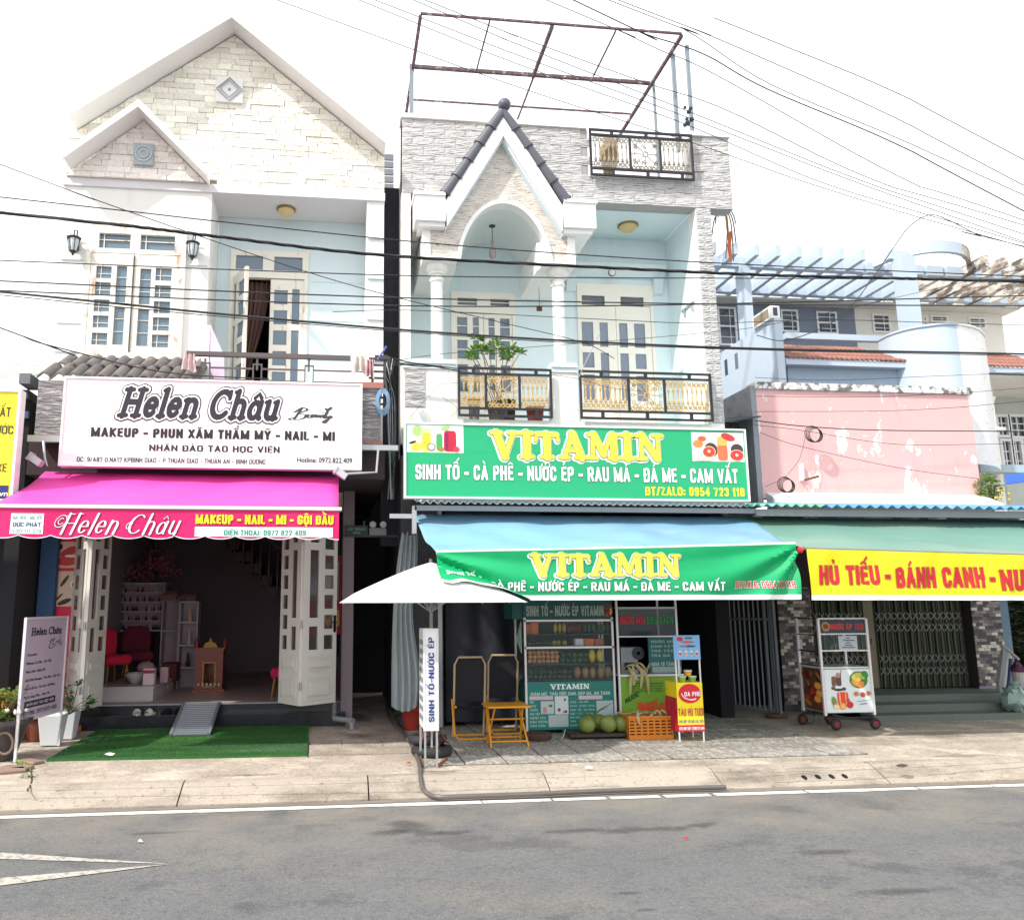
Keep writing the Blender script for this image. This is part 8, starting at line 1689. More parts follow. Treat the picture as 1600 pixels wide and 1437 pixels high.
m = MB(); m.tube([(jx0, YJ + .02, .27), (jx1, YJ + .02, .27)], .012, 6); m.tube([(jx0, YJ + dj, .27), (jx1, YJ + dj, .27)], .012, 6); m.tube([(jx0 - .02 + .06 * math.cos(k * .5), YJ + .3, .24 + .07 * math.sin(k * .5)) for k in range(13)], .005, 5); m.build('undercarriage', mat('dark metal', S('#2e2e33'), rough=.5, metal=.4), jc)
m = MB(); m.lathe(P(1300, 1008, YJ + .2), [(.045, -.1), (.05, 0), (.03, .06), (.012, .1)], 10); tag(m.build('glass_jar', mat('dark green jar', S('#24402a'), rough=.2), None, smooth=True), 'dark green jar inside the glass top of the juice cart', 'jar')
# things at the far right
rb = thing('rubbish_bag', 'pale green tied plastic bag on the right end of the steps', 'bag', (8.8, 9.85, .2)); m = MB(); c = P(1588, 1090, 9.75); crumple(m, Vector((c.x + .03, 9.8, .36)), .17, .15, .16, 16, 5); m.lathe((c.x + .02, 9.78, .48), [(.03, 0), (.02, .04), (.06, .09), (.05, .1)], 9); m.build('bag', mat('pale green plastic', S('#8fa9a4'), rough=.35, var=.15), rb, smooth=True)
um2 = thing('folded_umbrella', 'folded white and navy umbrella leaning on the right brick pillar', 'umbrella', P(1570, 1090, 10.3)); a_, b_ = P(1565, 1092, 10.3), P(1567, 1008, 10.4); m = MB(); m.tube([a_, a_.lerp(b_, .25), a_.lerp(b_, .8) + Vector((.05, 0, 0)), b_], [.02, .07, .07, .015], 8); m.build('cover', mat('folded white cloth', S('#b9b9bd'), rough=.7, var=.2, vscale=9), um2, smooth=True); m = MB(); m.tube([a_.lerp(b_, .2) + Vector((.03, -.06, 0)), a_.lerp(b_, .75) + Vector((.06, -.06, 0))], .025, 6); m.build('navy_band', mat('navy cloth', S('#26345a'), rough=.7), um2); m = MB(); m.tube([b_, P(1592, 1030, 10.2)], .02, 6); m.build('flap', MC['folded white cloth'], um2)
for k, (x_, y_, hx, lab) in enumerate(((1592, 1060, '#a9a6a8', 'stack of white paper cups on the bag at the right edge'), (1590, 1045, '#4a1f3c', 'dark purple bundle at the right edge above the paper cups'))):
    c = P(x_, y_, 9.95); m = MB(); (m.lathe(c, [(.06, -.12), (.075, .08), (.08, .085)], 12) if k == 0 else crumple(m, c, .07, .07, .09, 10, 8)); tag(m.build('cup_stack' if k == 0 else 'bundle', mat('thing ' + hx, hx, rough=.6, var=.2), None), lab, 'cups' if k == 0 else 'bundle')
c = G(1232, 1125, GZ); m = MB(); crumple(m, Vector((c.x, c.y + .3, .16)), .16, .12, .035, 10, 9); tag(m.build('cardboard_scrap', mat('brown cardboard', S('#6b523c'), rough=.9, var=.2), None), 'flattened brown cardboard on the ground at the foot of the left brick pillar', 'cardboard')
c = P(1252, 1085, 10.3); m = MB(); crumple(m, Vector((6.3, 10.45, .38)), .1, .12, .22, 10, 12); tag(m.build('sack', mat('brown sack', S('#4a3a2e'), rough=.95, var=.2), None), 'dark brown sack standing between the left brick pillar and the juice cart', 'sack')
w = MB(); w.box(9.42, 9.62, Y3 + .1, Y3 + .3, .13, 2.6); tag(w.build('blue_wall', mat('blue grey wall', S('#6b8496'), rough=.9, var=.15), None), 'narrow blue grey wall right of the sunlit brick pillar', 'wall')
def bush(name, label, cat, c, R_l, n, sl, hx, wid=.3, parent=None, grp=None):
    t = thing(name, label, cat, c, group=grp); m = MB()
    for k in range(n):
        d = Vector([random.gauss(0, 1) for _ in range(3)]).normalized(); p_ = Vector((c[0] + d.x * R_l[0] * random.uniform(.4, 1), c[1] + d.y * R_l[1] * random.uniform(.4, 1), c[2] + R_l[2] + d.z * R_l[2] * random.uniform(.4, 1.05)))
        leafy(m, p_, 3, .02, sl, .3, .6, wid)
    tag(m.build('foliage', mat('foliage ' + hx, hx, rough=.6, var=.45, vscale=7, trans=.25), t), kind='stuff'); m = MB()
    for k in range(4): m.tube([(c[0] + random.uniform(-.05, .05), c[1], c[2] - .1), (c[0] + random.uniform(-.6, .6) * R_l[0], c[1], c[2] + R_l[2] * 1.2)], .01, 5)
    m.build('stem', mat('brown stem', S('#6b5a44'), rough=.9), t); return t
bush('hedge', 'dark green hedge behind the blue grey wall at the right edge', 'hedge', (10.15, 11.5, .2), (.5, .3, .95), 700, .13, '#2c4426')
MB().box(9.5, 14, 12.0, 12.1, .13, 2.6).build('hedge_backdrop', mat('dark hedge backdrop', S('#2a2e2a'), rough=.95), H3)  # made-up dark backdrop, added to darken what shows through the hedge
c = P(1560, 792, 10.6); bush('climbing_vine', 'yellow green climbing plant above the tin roof right of the pink wall', 'vine', (c.x + .02, 10.75, 2.95), (.22, .1, .24), 330, .05, '#7fa03c')
for k in range(7):
    m = MB(); cc = P(random.uniform(1550, 1580), random.uniform(762, 782), 10.6); m.ball(cc, .02, 6); tag(m.build('yellow_flower', mat('yellow petal', S('#e8b020'), rough=.6), None), 'small yellow flower in the climbing plant above the tin roof', 'flower', 'yellow flowers in the climbing plant')
bt2 = thing('blue_tarpaulin', 'bright blue tarpaulin awning at the right edge above the tin roof', 'tarpaulin', P(1590, 760, 11.2)); m = MB(); q_ = [P(1570, 742, 11.2), P(1612, 738, 11.2), P(1612, 752, 11.0), P(1572, 757, 11.0), P(1612, 775, 11.1), P(1600, 758, 11.1)]; m.add(q_[:4], [(0, 1, 2, 3)]); m.add([q_[2], q_[4], q_[5]], [(0, 1, 2)]); m.build('cloth', mat('blue tarpaulin', S('#2456c8'), rough=.5, var=.15), bt2, solid=.01)
# ================================================================ BLUE GREY MODERN HOUSE BEHIND
YP = 12.0; M_bg = mat('light steel blue plaster', S('#b2c0cf'), rough=.8, var=.04, vscale=2, dirt=[('#b9c7d6', 1.5, .5, .8, .4)]); M_dirtw = mat('mouldy white plaster', S('#d3cec6'), rough=.9, var=.1, dirt=[('#4a3c35', 4, .47, .56, .92, (1, .6, 2)), ('#7a6a5e', 2.5, .48, .6, .6)])
HB = thing('house', 'modern grey blue house with roof pergola beams and curved balcony behind the pink wall', 'house', (9.5, 13.5, .13))
zfb = P(1219, 400, YP).z; yb1 = G(1200, 421, zfb).y; yb2 = G(1176, 460, zfb).y; yw = G(1180, 475, zfb - .03).y
xf = P(1217.6, 400, YP).x; pf_ = (P(1350, 408, YP).x - xf) / 4
for k in range(-3, 17):
    x_ = xf + k * pf_; y0_ = YP if (k < 5 or k > 9) else YP + .55
    MB().box(x_ - .04, x_ + .04, y0_, yw + .02, zfb, zfb + .19).build('pergola_fin', M_dirtw if k > 8 else M_bg, HB)
for yy, w_ in ((yb1, .12), (yb2, .12)):
    m = MB()
    for k in range(-4, 17):
        a_ = xf + k * pf_ + .041; b_ = xf + (k + 1) * pf_ - .041; m.box(a_, b_, yy - w_ / 2, yy + w_ / 2, zfb + .005, zfb + .185)
    tag(m.build('pergola_beam', M_bg, HB), kind='stuff')
xe1 = xf + 17 * pf_
MB().box(5.9, xe1 - .4, yb2 + .1, yw + .6, zfb - .04, zfb - .001).build('soffit', mat('warm grey soffit', S('#c9c7c1'), rough=.85), HB)
xs_ = P(1338, 520, yw).x; xend = P(1566, 500, yw).x; zw0 = 4.4
wn = [RX(*r_, yw) for r_ in ((1122, 480, 1151, 540), (1220, 484, 1247, 519), (1276, 487, 1308, 522), (1363, 491, 1391, 520), (1441, 493, 1449, 512), (1454, 493, 1481, 512), (1513, 496, 1540, 514))]
hl = [(a_[0], a_[1], a_[2], a_[3]) for a_ in wn]
MB().plate(5.9, xs_, zw0, zfb - .041, hl[:3], yw, yw + .15).build('grey_wall', mat('slate grey plaster', S('#76808f'), rough=.85, var=.05), HB); MB().plate(xs_ + .001, xend, zw0, zfb - .041, hl[3:], yw, yw + .15).build('cream_wall', mat('pale warm plaster', S('#dcdad2'), rough=.85, var=.04, dirt=[('#b8b5ad', 1.5, .55, .8, .4)]), HB)
MB().box(5.9, xend, yw + .4, yw + .5, zw0, zfb - .05).build('dark_room', M_dark, HB)
M_wf = mat('white window frame', S('#e3e5e6'), rough=.5)
for a_ in hl:
    t = tag(bpy.data.objects.new('window', None)); link(t, HB); zm = (a_[2] + a_[3]) / 2; fw = .035
    MB().plate(a_[0] + .001, a_[1] - .001, a_[2] + .001, a_[3] - .001, [(a_[0] + fw, a_[1] - fw, a_[2] + fw, zm - .015), (a_[0] + fw, a_[1] - fw, zm + .015, a_[3] - fw)], yw - .02, yw + .04).build('frame', M_wf, t)
    MB().box(a_[0] + fw, a_[1] - fw, yw + .01, yw + .02, a_[2] + fw, zm - .015).build('pane', M_glassd, t); MB().box(a_[0] + fw, a_[1] - fw, yw + .01, yw + .02, zm + .015, a_[3] - fw).build('pane', M_glassd, t)
    bars([(a_[0] + fw, a_[1] - fw, a_[2] + fw, a_[3] - fw)], yw + .008, .012, (.2, .8), (.7,)).build('window_grille', M_wf, t)
for x0p, x1p, y0p, y1p, Yp_, dep in ((1162, 1172, 420, 520, 12.35, .3), (1413, 1434, 440, 500, 11.75, .25)):
    a_, b_ = P(x0p, y0p, Yp_).x, P(x1p, y0p, Yp_).x; MB().box(a_, b_, Yp_, Yp_ + dep, 4.5, zfb + (.1 if x0p < 1200 else .0)).build('pillar', M_bg, HB)
# ring canopy
rp3 = [G(x_, y_, zfb + .1) for x_, y_ in ((1340, 428), (1385, 409), (1410, 402), (1445, 395), (1475, 393), (1500, 396), (1512, 402), (1518, 412), (1516, 420))]
q_ = [Vector(v) for v in spline(rp3, 5)]
for nm, s0, s1, mt in (('ring_beam', 0, 26, M_bg), ('ring_beam', 26, len(q_), M_dirtw)):
    m = MB(); seg = q_[s0:s1 + 1]; k_ = len(seg); zt_ = Vector((0, 0, .2)); cen = Vector((sum(p.x for p in q_) / len(q_), sum(p.y for p in q_) / len(q_) + .4, 0))
    inn = [p + (Vector((cen.x - p.x, cen.y - p.y, 0)).normalized() * .07) for p in seg]
    m.add(seg + [p + zt_ for p in seg] + inn + [p + zt_ for p in inn], [(i, i + 1, k_ + i + 1, k_ + i) for i in range(k_ - 1)] + [(2 * k_ + i + 1, 2 * k_ + i, 3 * k_ + i, 3 * k_ + i + 1) for i in range(k_ - 1)] + [(i + 1, i, 2 * k_ + i, 2 * k_ + i + 1) for i in range(k_ - 1)] + [(k_ + i, k_ + i + 1, 3 * k_ + i + 1, 3 * k_ + i) for i in range(k_ - 1)]); m.build(nm, mt, HB)
MB().box(P(1386, 410, 12.0).x, P(1417, 412, 12).x, 11.95, 12.08, zfb + .02, zfb + .17).build('beam_end', M_bg, HB)
# white slab wall with box on top
YW_ = 11.3; a_, b_ = P(1213, 540, YW_).x, P(1225, 545, YW_).x; zt_ = P(1213, 497, YW_).z
MB().box(a_, b_, YW_, 13.4, 3.5, zt_).build('slab_wall', M_bg, HB)
for x_, y0_, y1_ in ((1134, 562, 587), (1150, 552, 577)):
    p_ = None
    yy = YW_ + .01
    d1_ = CM.T @ np.array([(x_ - PPX) / FOC, (y0_ - PPY) / FOC, 1.0]); t_ = a_ / d1_[0]; Yh = d1_[1] * t_; z1_ = CAMH + d1_[2] * t_; d2_ = CM.T @ np.array([(x_ - PPX) / FOC, (y1_ - PPY) / FOC, 1.0]); z0_ = CAMH + d2_[2] * a_ / d2_[0]
    MB().box(a_ - .004, a_ - .001, Yh - .05, Yh + .05, z0_, z1_).build('slot_window', M_glassd, HB)
acb = thing('rooftop_box', 'white box with brown side grille on top of the slab wall behind the pink wall', 'box', (a_, YW_, zt_)); MB().box(a_ - .05, b_ - .02, YW_, YW_ + .55, zt_ + .002, zt_ + .2).build('casing', M_wf, acb); MB().box(a_ - .056, a_ - .051, YW_ + .06, YW_ + .5, zt_ + .03, zt_ + .17).build('grille', mat('brown grille', S('#8a7f6a'), rough=.7), acb); MB().box(a_ - .01, b_ - .06, YW_ - .006, YW_ - .001, zt_ + .04, zt_ + .17).build('fan_cover', mat('dark cover', S('#3c4148'), rough=.5), acb)
# red tile roofs
M_red = mat('red clay tile', S('#8d6154'), rough=.8, var=.15, vscale=9, rand=.15, dirt=[('#6a4a40', 4, .6, .75, .4)])
rtm = roof_tile_mesh(.082, .24, .5, .012, M_red)
def red_roof(label, x0, x1, yf, zf_, rows, hip):
    t = thing('tiled_roof', label, 'roof', ((x0 + x1) / 2, yf, zf_))
    for r in range(rows):
        x = x0; xr = x1 - hip * r
        while x < xr: piece('roof_tile', rtm, t, (x, yf + .2 + r * .2, zf_ + .1 + r * .115), (0, 0, random.uniform(-.01, .01))); x += .082
    MB().box(x0 - .05, x1 + .05, yf - .02, yf + .3, zf_ - .14, zf_ - .05).build('eave_beam', M_bg, t)
    return t
YT = 11.5; z_ = P(1330, 559, YT).z; red_roof('red clay tile roof behind the pink wall left of the curved balcony', P(1231, 552, YT).x, P(1465, 563, YT).x, YT, z_, 4, .28)
YT2 = 11.9; z2_ = P(1570, 570, YT2).z; red_roof('weathered red tile roof at the right edge above the green shutters', P(1545, 568, YT2).x, P(1640, 570, YT2).x, YT2, z2_, 4, 0)
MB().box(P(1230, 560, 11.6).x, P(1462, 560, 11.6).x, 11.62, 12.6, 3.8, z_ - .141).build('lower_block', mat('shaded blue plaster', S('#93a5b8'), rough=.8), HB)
MB().box(P(1226, 525, 12.4).x, P(1380, 528, 12.4).x, 12.35, 12.45, P(1300, 532, 12.4).z, P(1300, 523, 12.4).z).build('roof_ledge', M_bg, HB)
# curved balcony walls
zc_ = P(1480, 505, 11.1).z; cp = [G(x_, y_, zc_) for x_, y_ in ((1372, 531), (1390, 522), (1420, 513), (1450, 508), (1480, 505), (1508, 507.5), (1528, 514), (1538, 524))]
q_ = [Vector(v) for v in spline(cp, 6)]; ksp = min(range(len(q_)), key=lambda i: abs(q_[i].x - P(1497, 506, q_[i].y).x))
for nm, seg, mt in (('curved_wall', q_[:ksp + 1], M_bg), ('curved_wall', q_[ksp:], mat('white curved plaster', S('#e8e8e6'), rough=.8, dirt=[('#55524e', 7, .62, .68, .8, (1, 1, 4))]))):
    k_ = len(seg); m = MB(); dn = Vector((0, 0, -2.2)); m.add(seg + [p + dn for p in seg] + [p + Vector((0, .12, 0)) for p in seg], [(i, i + k_, i + 1 + k_, i + 1) for i in range(k_ - 1)] + [(i, i + 1, 2 * k_ + i + 1, 2 * k_ + i) for i in range(k_ - 1)]); m.build(nm, mt, HB, smooth=True)
    m = MB(); m.tube([p + Vector((0, -.01, -.01)) for p in seg], .022, 6); m.build('rim', mt, HB)
# white house at the right edge
HW = thing('house', 'white house with teal shutters and grid windows at the right edge', 'house', (12, 13, .13)); YWh = 12.4
w = MB(); x0, x1 = P(1515, 600, YWh).x, 15.
a1 = RX(1530, 631, 1544, 664, 12.2); a2 = RX(1541, 704, 1553, 730, 12.2)
MB().box(P(1520, 640, 12.2).x, P(1560, 640, 12.2).x, 12.2, 12.6, 1, P(1540, 596, 12.2).z).build('rounded_tower', M_white, HW, bevel=.12)
for a_, nm in ((a1, 'teal_shutter'), (a2, 'teal_shutter')): MB().box(a_[0], a_[1], 12.17, 12.199, a_[2], a_[3]).build(nm, mat('teal paint', S('#4f9a9c'), rough=.5), HW)
for y_ in (668, 735): a_ = RX(1518, y_, 1566, y_ + 5, 12.1); MB().box(a_[0], a_[1], 12.02, 12.18, a_[2], a_[3]).build('string_course', M_white, HW)
zb0 = P(1580, 588, 12).z; MB().box(P(1545, 590, 11.9).x, 15, 11.95, 13.3, zb0, z2_ - .16).build('balcony_slab', M_white, HW)
MB().plate(P(1556, 620, 13.3).x, 16, 1, zb0 - .001, [RX(1558, 652, 1572, 680, 13.3), RX(1578, 652, 1600, 682, 13.3), RX(1566, 690, 1578, 735, 13.3), RX(1584, 690, 1594, 735, 13.3)], 13.3, 13.45).build('wall', mat('grey green plaster', S('#c3cbc2'), rough=.85), HW)
for r_ in ((1558, 652, 1572, 680), (1578, 652, 1600, 682), (1566, 690, 1578, 735), (1584, 690, 1594, 735)):
    a_ = RX(*r_, 13.3); t = tag(bpy.data.objects.new('window', None)); link(t, HW); MB().plate(a_[0] - .05, a_[1] + .05, a_[2] - .05, a_[3] + .05, [(a_[0], a_[1], a_[2], a_[3])], 13.25, 13.299).build('frame', M_wf, t); MB().box(a_[0], a_[1], 13.32, 13.34, a_[2], a_[3]).build('pane', M_glassd, t); bars([a_], 13.3, .02, (.33, .66), (.5,)).build('window_grille', M_wf, t)
MB().box(P(1530, 728, 11.9).x, 15, 11.88, 11.95, P(1570, 738, 11.9).z, P(1570, 726, 11.9).z).build('blue_beam', mat('pale blue beam', S('#a3b8c2'), rough=.6), HW)
# ================================================================ LEFT NEIGHBOUR
HL = thing('shop_building', 'dark shop with a green tin eave at the left edge beside the white house', 'building', (-5, 10, .13))
MB().box(-9, -3.66, 10.6, 10.7, .13, 4.1).build('dark_front', mat('very dark shop', S('#1b1d26'), rough=.9, var=.3), HL); MB().box(-9, -3.5, 9.5, 10.6, 3.9, 4.0).build('eave_board', mat('slate board', S('#3f434c'), rough=.8), HL); MB().box(-9, -3.5, 9.55, 9.6, 3.68, 3.76).build('blue_rail', mat('dull blue', S('#3a4f70'), rough=.6), HL); MB().box(-3.66, -3.5, 9.6, 14, .13, 3.9).build('party_wall', mat('dark party wall', S('#1d1f24'), rough=.95), HL)
MB().box(-3.54, -3.42, 9.3, 9.6, 4.02, 4.14).build('beam_end', mat('grey beam', S('#6a6c72'), rough=.8), HL)
m = MB(); m.sheet(lambda u, v: (-7 + 3.5 * u, 9.4 + 1.2 * v, 4.1 + .5 * v + .035 * abs(math.sin(u * 44))), 180, 1); m.build('tin_eave', mat('pale green tin', S('#a9c4a8'), rough=.5, var=.1), HL, smooth=True, solid=.006)
ysg = sign_box('yellow_sign', -5.2, -3.27, 2.63, 3.75, 8.6, '#f0dc1e', '#e4e4e2') if False else sign_box('shop_sign', 'yellow sign with dark lettering and navy strip cut by the left edge', -5.2, -3.26, 2.63, 3.745, 8.6, '#f3de2a', fr=.025)
a = RX(-40, 758, 20, 781, 8.6); MB().box(-5.19, -3.285, 8.594, 8.5995, 2.64, a[3]).build('navy_strip', pr('#232d78'), ysg)
for body, rect in (('HẤT', (-9, 636, 17, 651)), ('ƯỚC', (-7, 665, 21, 678)), ('XE', (-5, 724, 10.5, 737))): a = RX(*rect, 8.6); m = MB(); put_text(m, body, *a, flat(8.6), .01, 0, None, .003); m.build('lettering', pr('#33321f'), ysg)
a = RX(-4, 767, 12, 775, 8.594); m = MB(); put_text(m, '.vn', *a, flat(8.594), .03, 0, None, .003); m.build('lettering', pr('#e8e8e8'), ysg)
# standing salon sign
A_ = Vector((-2.95, 8.42, 0)); B_ = Vector((-2.83, 9.28, 0)); Lb = (B_ - A_).length; zb0, zb1 = P(41, 1128, 8.42).z, P(44, 966, 8.42).z
sgn = thing('standing_sign', 'tall lilac salon sign board on thin legs beside the white flower pots', 'sign', (A_.x, A_.y, GZ))
dv = (B_ - A_).normalized(); nv = Vector((dv.y, -dv.x, 0))
if nv.y > 0: nv = -nv
nv = Vector((abs(dv.y), -abs(dv.x), 0))
def sb(u, v, d): return A_ + dv * (u * Lb) + Vector((0, 0, zb0 + (zb1 - zb0) * v)) + nv * d
m = MB(); m.add([sb(0, 0, 0), sb(1, 0, 0), sb(1, 1, 0), sb(0, 1, 0), sb(0, 0, -.02), sb(1, 0, -.02), sb(1, 1, -.02), sb(0, 1, -.02)], [(0, 1, 2, 3), (7, 6, 5, 4), (0, 4, 5, 1), (2, 6, 7, 3), (1, 5, 6, 2), (3, 7, 4, 0)]); m.build('board', mat('lilac board', S('#b9a9bd'), rough=.5, var=.05), sgn)
for u in (0, 1): MB().bar(sb(u, 0, 0) * 1 - Vector((0, 0, zb0 - GZ)), sb(u, 1.01, 0), .024).build('leg', M_alu, sgn)
for v in (0, 1): MB().bar(sb(0, v, 0), sb(1, v, 0), .02).build('frame_rail', M_alu, sgn)
def st_text(body, u0, u1, v0, v1, hx='#3a3442', bold=.0): m = MB(); put_text(m, body, u0, u1, v0, v1, lambda x, z, d: sb(x, z, .003 + d), bold); m.build('lettering', pr(hx), sgn)
m = MB(); stroke_word(m, 'Helen Châu', .13, .86, .83, .9, lambda x, z, d: sb(x, z, .003 + d), .2, .14, .1, 0); m.build('lettering', pr('#33303f'), sgn)
for q_, s_ in enumerate(([(.62, .78), (.58, .7)], [(.58, .75), (.7, .78), (.64, .73), (.72, .71), (.6, .68), (.56, .7)], [(.72, .73), (.76, .75), (.78, .73), (.82, .76), (.84, .73), (.86, .7), (.9, .75)], [(.84, .8), (.82, .72)])): m = MB(); ribbon(m, spline(s_, 5), .008, lambda x, z, d: sb(x, z, .004), 0); m.build('script_lettering', pr('#3a3442'), sgn)
for k, (t_, u1) in enumerate((('Chuyên:', .3), ('Makeup Cô Dâu - Dự Tiệc', .66), ('Phun Xăm Thẩm Mỹ', .52), ('Gội Đầu Massage - Thư Dãn - Cấy Tóc', .9), ('Nail & Cắt Da - Sơn Gel - Úp Móng', .78), ('Mi & Lông Mày - Học Mi', .66))): st_text(t_.replace('Đ', 'D').replace('ư', 'u').replace('ơ', 'o'), .08, u1, .625 - k * .083, .65 - k * .083, bold=.012)
m = MB(); m.add([sb(.1, .115, .003), sb(.82, .115, .003), sb(.82, .18, .003), sb(.1, .18, .003)], [(0, 1, 2, 3)]); m.build('dark_strip', pr('#2a2433'), sgn); st_text('NHẬN ĐÀO TẠO HỌC VIÊN', .14, .78, .132, .162, '#d8d0dc'); st_text('HOTLINE: 0972.822.409', .06, .86, .045, .085)
MB().bar((A_.x + .02, A_.y + .02, GZ), (A_.x + .2, A_.y - .1, GZ + .01), .012).build('foot_wire', M_steel, sgn)
# pots and plants at the left
wp = thing('flower_pot', 'white square flower pot under the lilac standing sign', 'pot', G(75, 1168, GZ)); c = G(74, 1166, GZ)
def sqpot(t, c, r0, r1, h, mt):
    m = MB(); v0 = [(c.x + sx * r0, c.y + sy * r0, c.z) for sx, sy in ((-1, -1), (1, -1), (1, 1), (-1, 1))]; v1 = [(c.x + sx * r1, c.y + sy * r1, c.z + h) for sx, sy in ((-1, -1), (1, -1), (1, 1), (-1, 1))]; v2 = [(c.x + sx * (r1 - .02), c.y + sy * (r1 - .02), c.z + h) for sx, sy in ((-1, -1), (1, -1), (1, 1), (-1, 1))]; v3 = [(x, y, z - .03) for x, y, z in v2]
    m.add(v0 + v1 + v2 + v3, [(3, 2, 1, 0)] + [(i, (i + 1) % 4, 4 + (i + 1) % 4, 4 + i) for i in range(4)] + [(4 + i, 4 + (i + 1) % 4, 8 + (i + 1) % 4, 8 + i) for i in range(4)] + [(8 + i, 8 + (i + 1) % 4, 12 + (i + 1) % 4, 12 + i) for i in range(4)] + [(12, 13, 14, 15)]); m.build('pot', mt, t, bevel=.008)
M_pot = mat('white ceramic', S('#cfd3d6'), rough=.5, var=.05); sqpot(wp, c + Vector((0, .12, 0)), .085, .12, .31, M_pot)
wp2 = thing('flower_pot', 'second white flower pot half hidden behind the front one', 'pot', c + Vector((.16, .55, 0))); sqpot(wp2, c + Vector((.03, .52, 0)), .08, .11, .3, M_pot)
lt = thing('leafy_plant', 'dark round leaved plant growing in the white pots beside the folding door', 'plant', c + Vector((.14, .4, .3))); m = MB(); m2 = MB()
for k in range(11):
    b_ = c + Vector((.1, .3, .28)); e_ = b_ + Vector((random.uniform(-.12, .3), random.uniform(-.2, .1), random.uniform(.05, .34))); m2.tube([b_, b_.lerp(e_, .5) + Vector((.02, 0, .04)), e_], .006, 4); leafy(m, e_, 14, .05, .075, .1, .7, .4)
m2.build('stem', mat('brown stem', S('#6b5a44'), rough=.9), lt); m.build('foliage', mat('deep green leaf', S('#3c5a30'), rough=.4, var=.35), lt)
ob = thing('terracotta_pot', 'reddish pot in the shade between the dark bonsai pot and the white pot', 'pot', G(52, 1160, GZ)); cc = G(52, 1158, GZ); MB().lathe(cc + Vector((0, .1, 0)), [(.1, 0), (.14, .2), (.15, .2), (.13, .19)], 14).build('pot', mat('dull terracotta', S('#6e3a2a'), rough=.9), ob, smooth=True)
bp = thing('bonsai_pot', 'large dark grey bonsai pot with moulded oval at the left edge', 'pot', G(10, 1190, GZ)); cb = G(6, 1190, GZ) + Vector((-.13, .18, 0)); MB().lathe(cb, [(.16, 0), (.17, .05), (.25, .3), (.29, .33), (.29, .37), (.26, .37), (.25, .33), (.02, .32)], 24).build('pot', mat('dark grey stoneware', S('#4a4346'), rough=.6, var=.15), bp, smooth=True); m = MB(); m.tube([(cb.x + .13 + .075 * math.cos(k * .45), cb.y - .2 - .02 * math.sin(k * .45), cb.z + .17 + .1 * math.sin(k * .45)) for k in range(14)], .012, 6, closed=True); m.build('moulded_oval', mat('brown oval', S('#7a6a5c'), rough=.8), bp)
bn = thing('bonsai_plant', 'green and yellow leafy bonsai with white blossoms in the dark pot at the left edge', 'plant', cb + Vector((0, 0, .34))); m = MB(); m2 = MB()
for k in range(44):
    e_ = cb + Vector((random.uniform(-.4, .22), random.uniform(-.25, .2), random.uniform(.36, .62))); b_ = cb + Vector((0, 0, .33)); m2.tube([b_, b_.lerp(e_, .5) + Vector((random.uniform(-.05, .05), 0, 0)), e_], [.018, .01, .004], 5); leafy(m, e_, 26, .1, .05, .2, .8, .34)
m2.build('trunk', mat('brown stem', S('#6b5a44'), rough=.9), bn); m.build('foliage', mat('olive leaf', S('#67803a'), rough=.5, var=.5, vscale=8, trans=.2), bn)
m = MB()
for k in range(9): m.ball(cb + Vector((random.uniform(0, .27), random.uniform(-.25, -.1), random.uniform(.4, .5))), .018, 6)
m.build('blossom', mat('white petal', S('#e8e4d8'), rough=.6), bn)
cc = thing('cactus_branch', 'tall pale green cactus branch rising behind the lilac sign', 'plant', G(30, 1130, GZ)); m = MB()
for pts_ in ([(34, 1140), (36, 1110), (32, 1090), (27, 1075)], [(31, 1085), (36, 1070), (38, 1062)], [(36, 1112), (40, 1100)]): m.tube([P(x_, y_, 8.9) for x_, y_ in pts_], [.02] * (len(pts_) - 1) + [.025], 6)
m.build('stem', mat('cactus green', S('#71915a'), rough=.6, var=.2), cc)
yt = thing('plastic_table', 'orange yellow plastic table in the dark shop entrance at the left edge', 'table', (-3.55, 9.6, GZ)); ct = Vector((-3.62, 9.7, GZ)); zt_ = P(20, 1080, 9.7).z; M_yp = mat('orange yellow plastic', S('#e08e12'), rough=.35, var=.04)
MB().lathe((ct.x, ct.y, zt_ - .05), [(.33, 0), (.36, .02), (.36, .05), (.33, .05)], 8).build('table_top', M_yp, yt)
for k in range(4): a_ = k * 1.5708 + .6; MB().bar((ct.x + .27 * math.cos(a_), ct.y + .27 * math.sin(a_), GZ), (ct.x + .25 * math.cos(a_), ct.y + .25 * math.sin(a_), zt_ - .05), .07).build('leg', M_yp, yt)
c = G(45, 1215, .13); wd_ = thing('weeds', 'small green weeds growing in the pavement crack at the left', 'weeds', c); m = MB()
for px_, n_ in (((30, 1196), 40), ((45, 1214), 26), ((38, 1203), 16)): leafy(m, G(*px_, .13), n_, .06, .045, .3, .8, .25)
tag(m.build('weed_leaves', mat('weed green', S('#6f8a3c'), rough=.7, var=.4), wd_), kind='stuff')
sl_ = MB()
for px_, s_ in (((25, 1202), .14), ((48, 1192), .12), ((8, 1207), .16)): c = G(*px_, .13); sl_.M = Matrix.Translation((c.x, c.y, .13)) @ Matrix.Rotation(random.uniform(0, 3), 4, 'Z'); sl_.box(-s_, s_, -s_ * .5, s_ * .5, 0, .03)
tag(sl_.build('broken_slabs', mat('dusty brown slab', S('#8a7566'), rough=.95, var=.2), None, bevel=.01), 'broken brown stone slabs under the dark bonsai pot', 'rubble', kind='stuff')
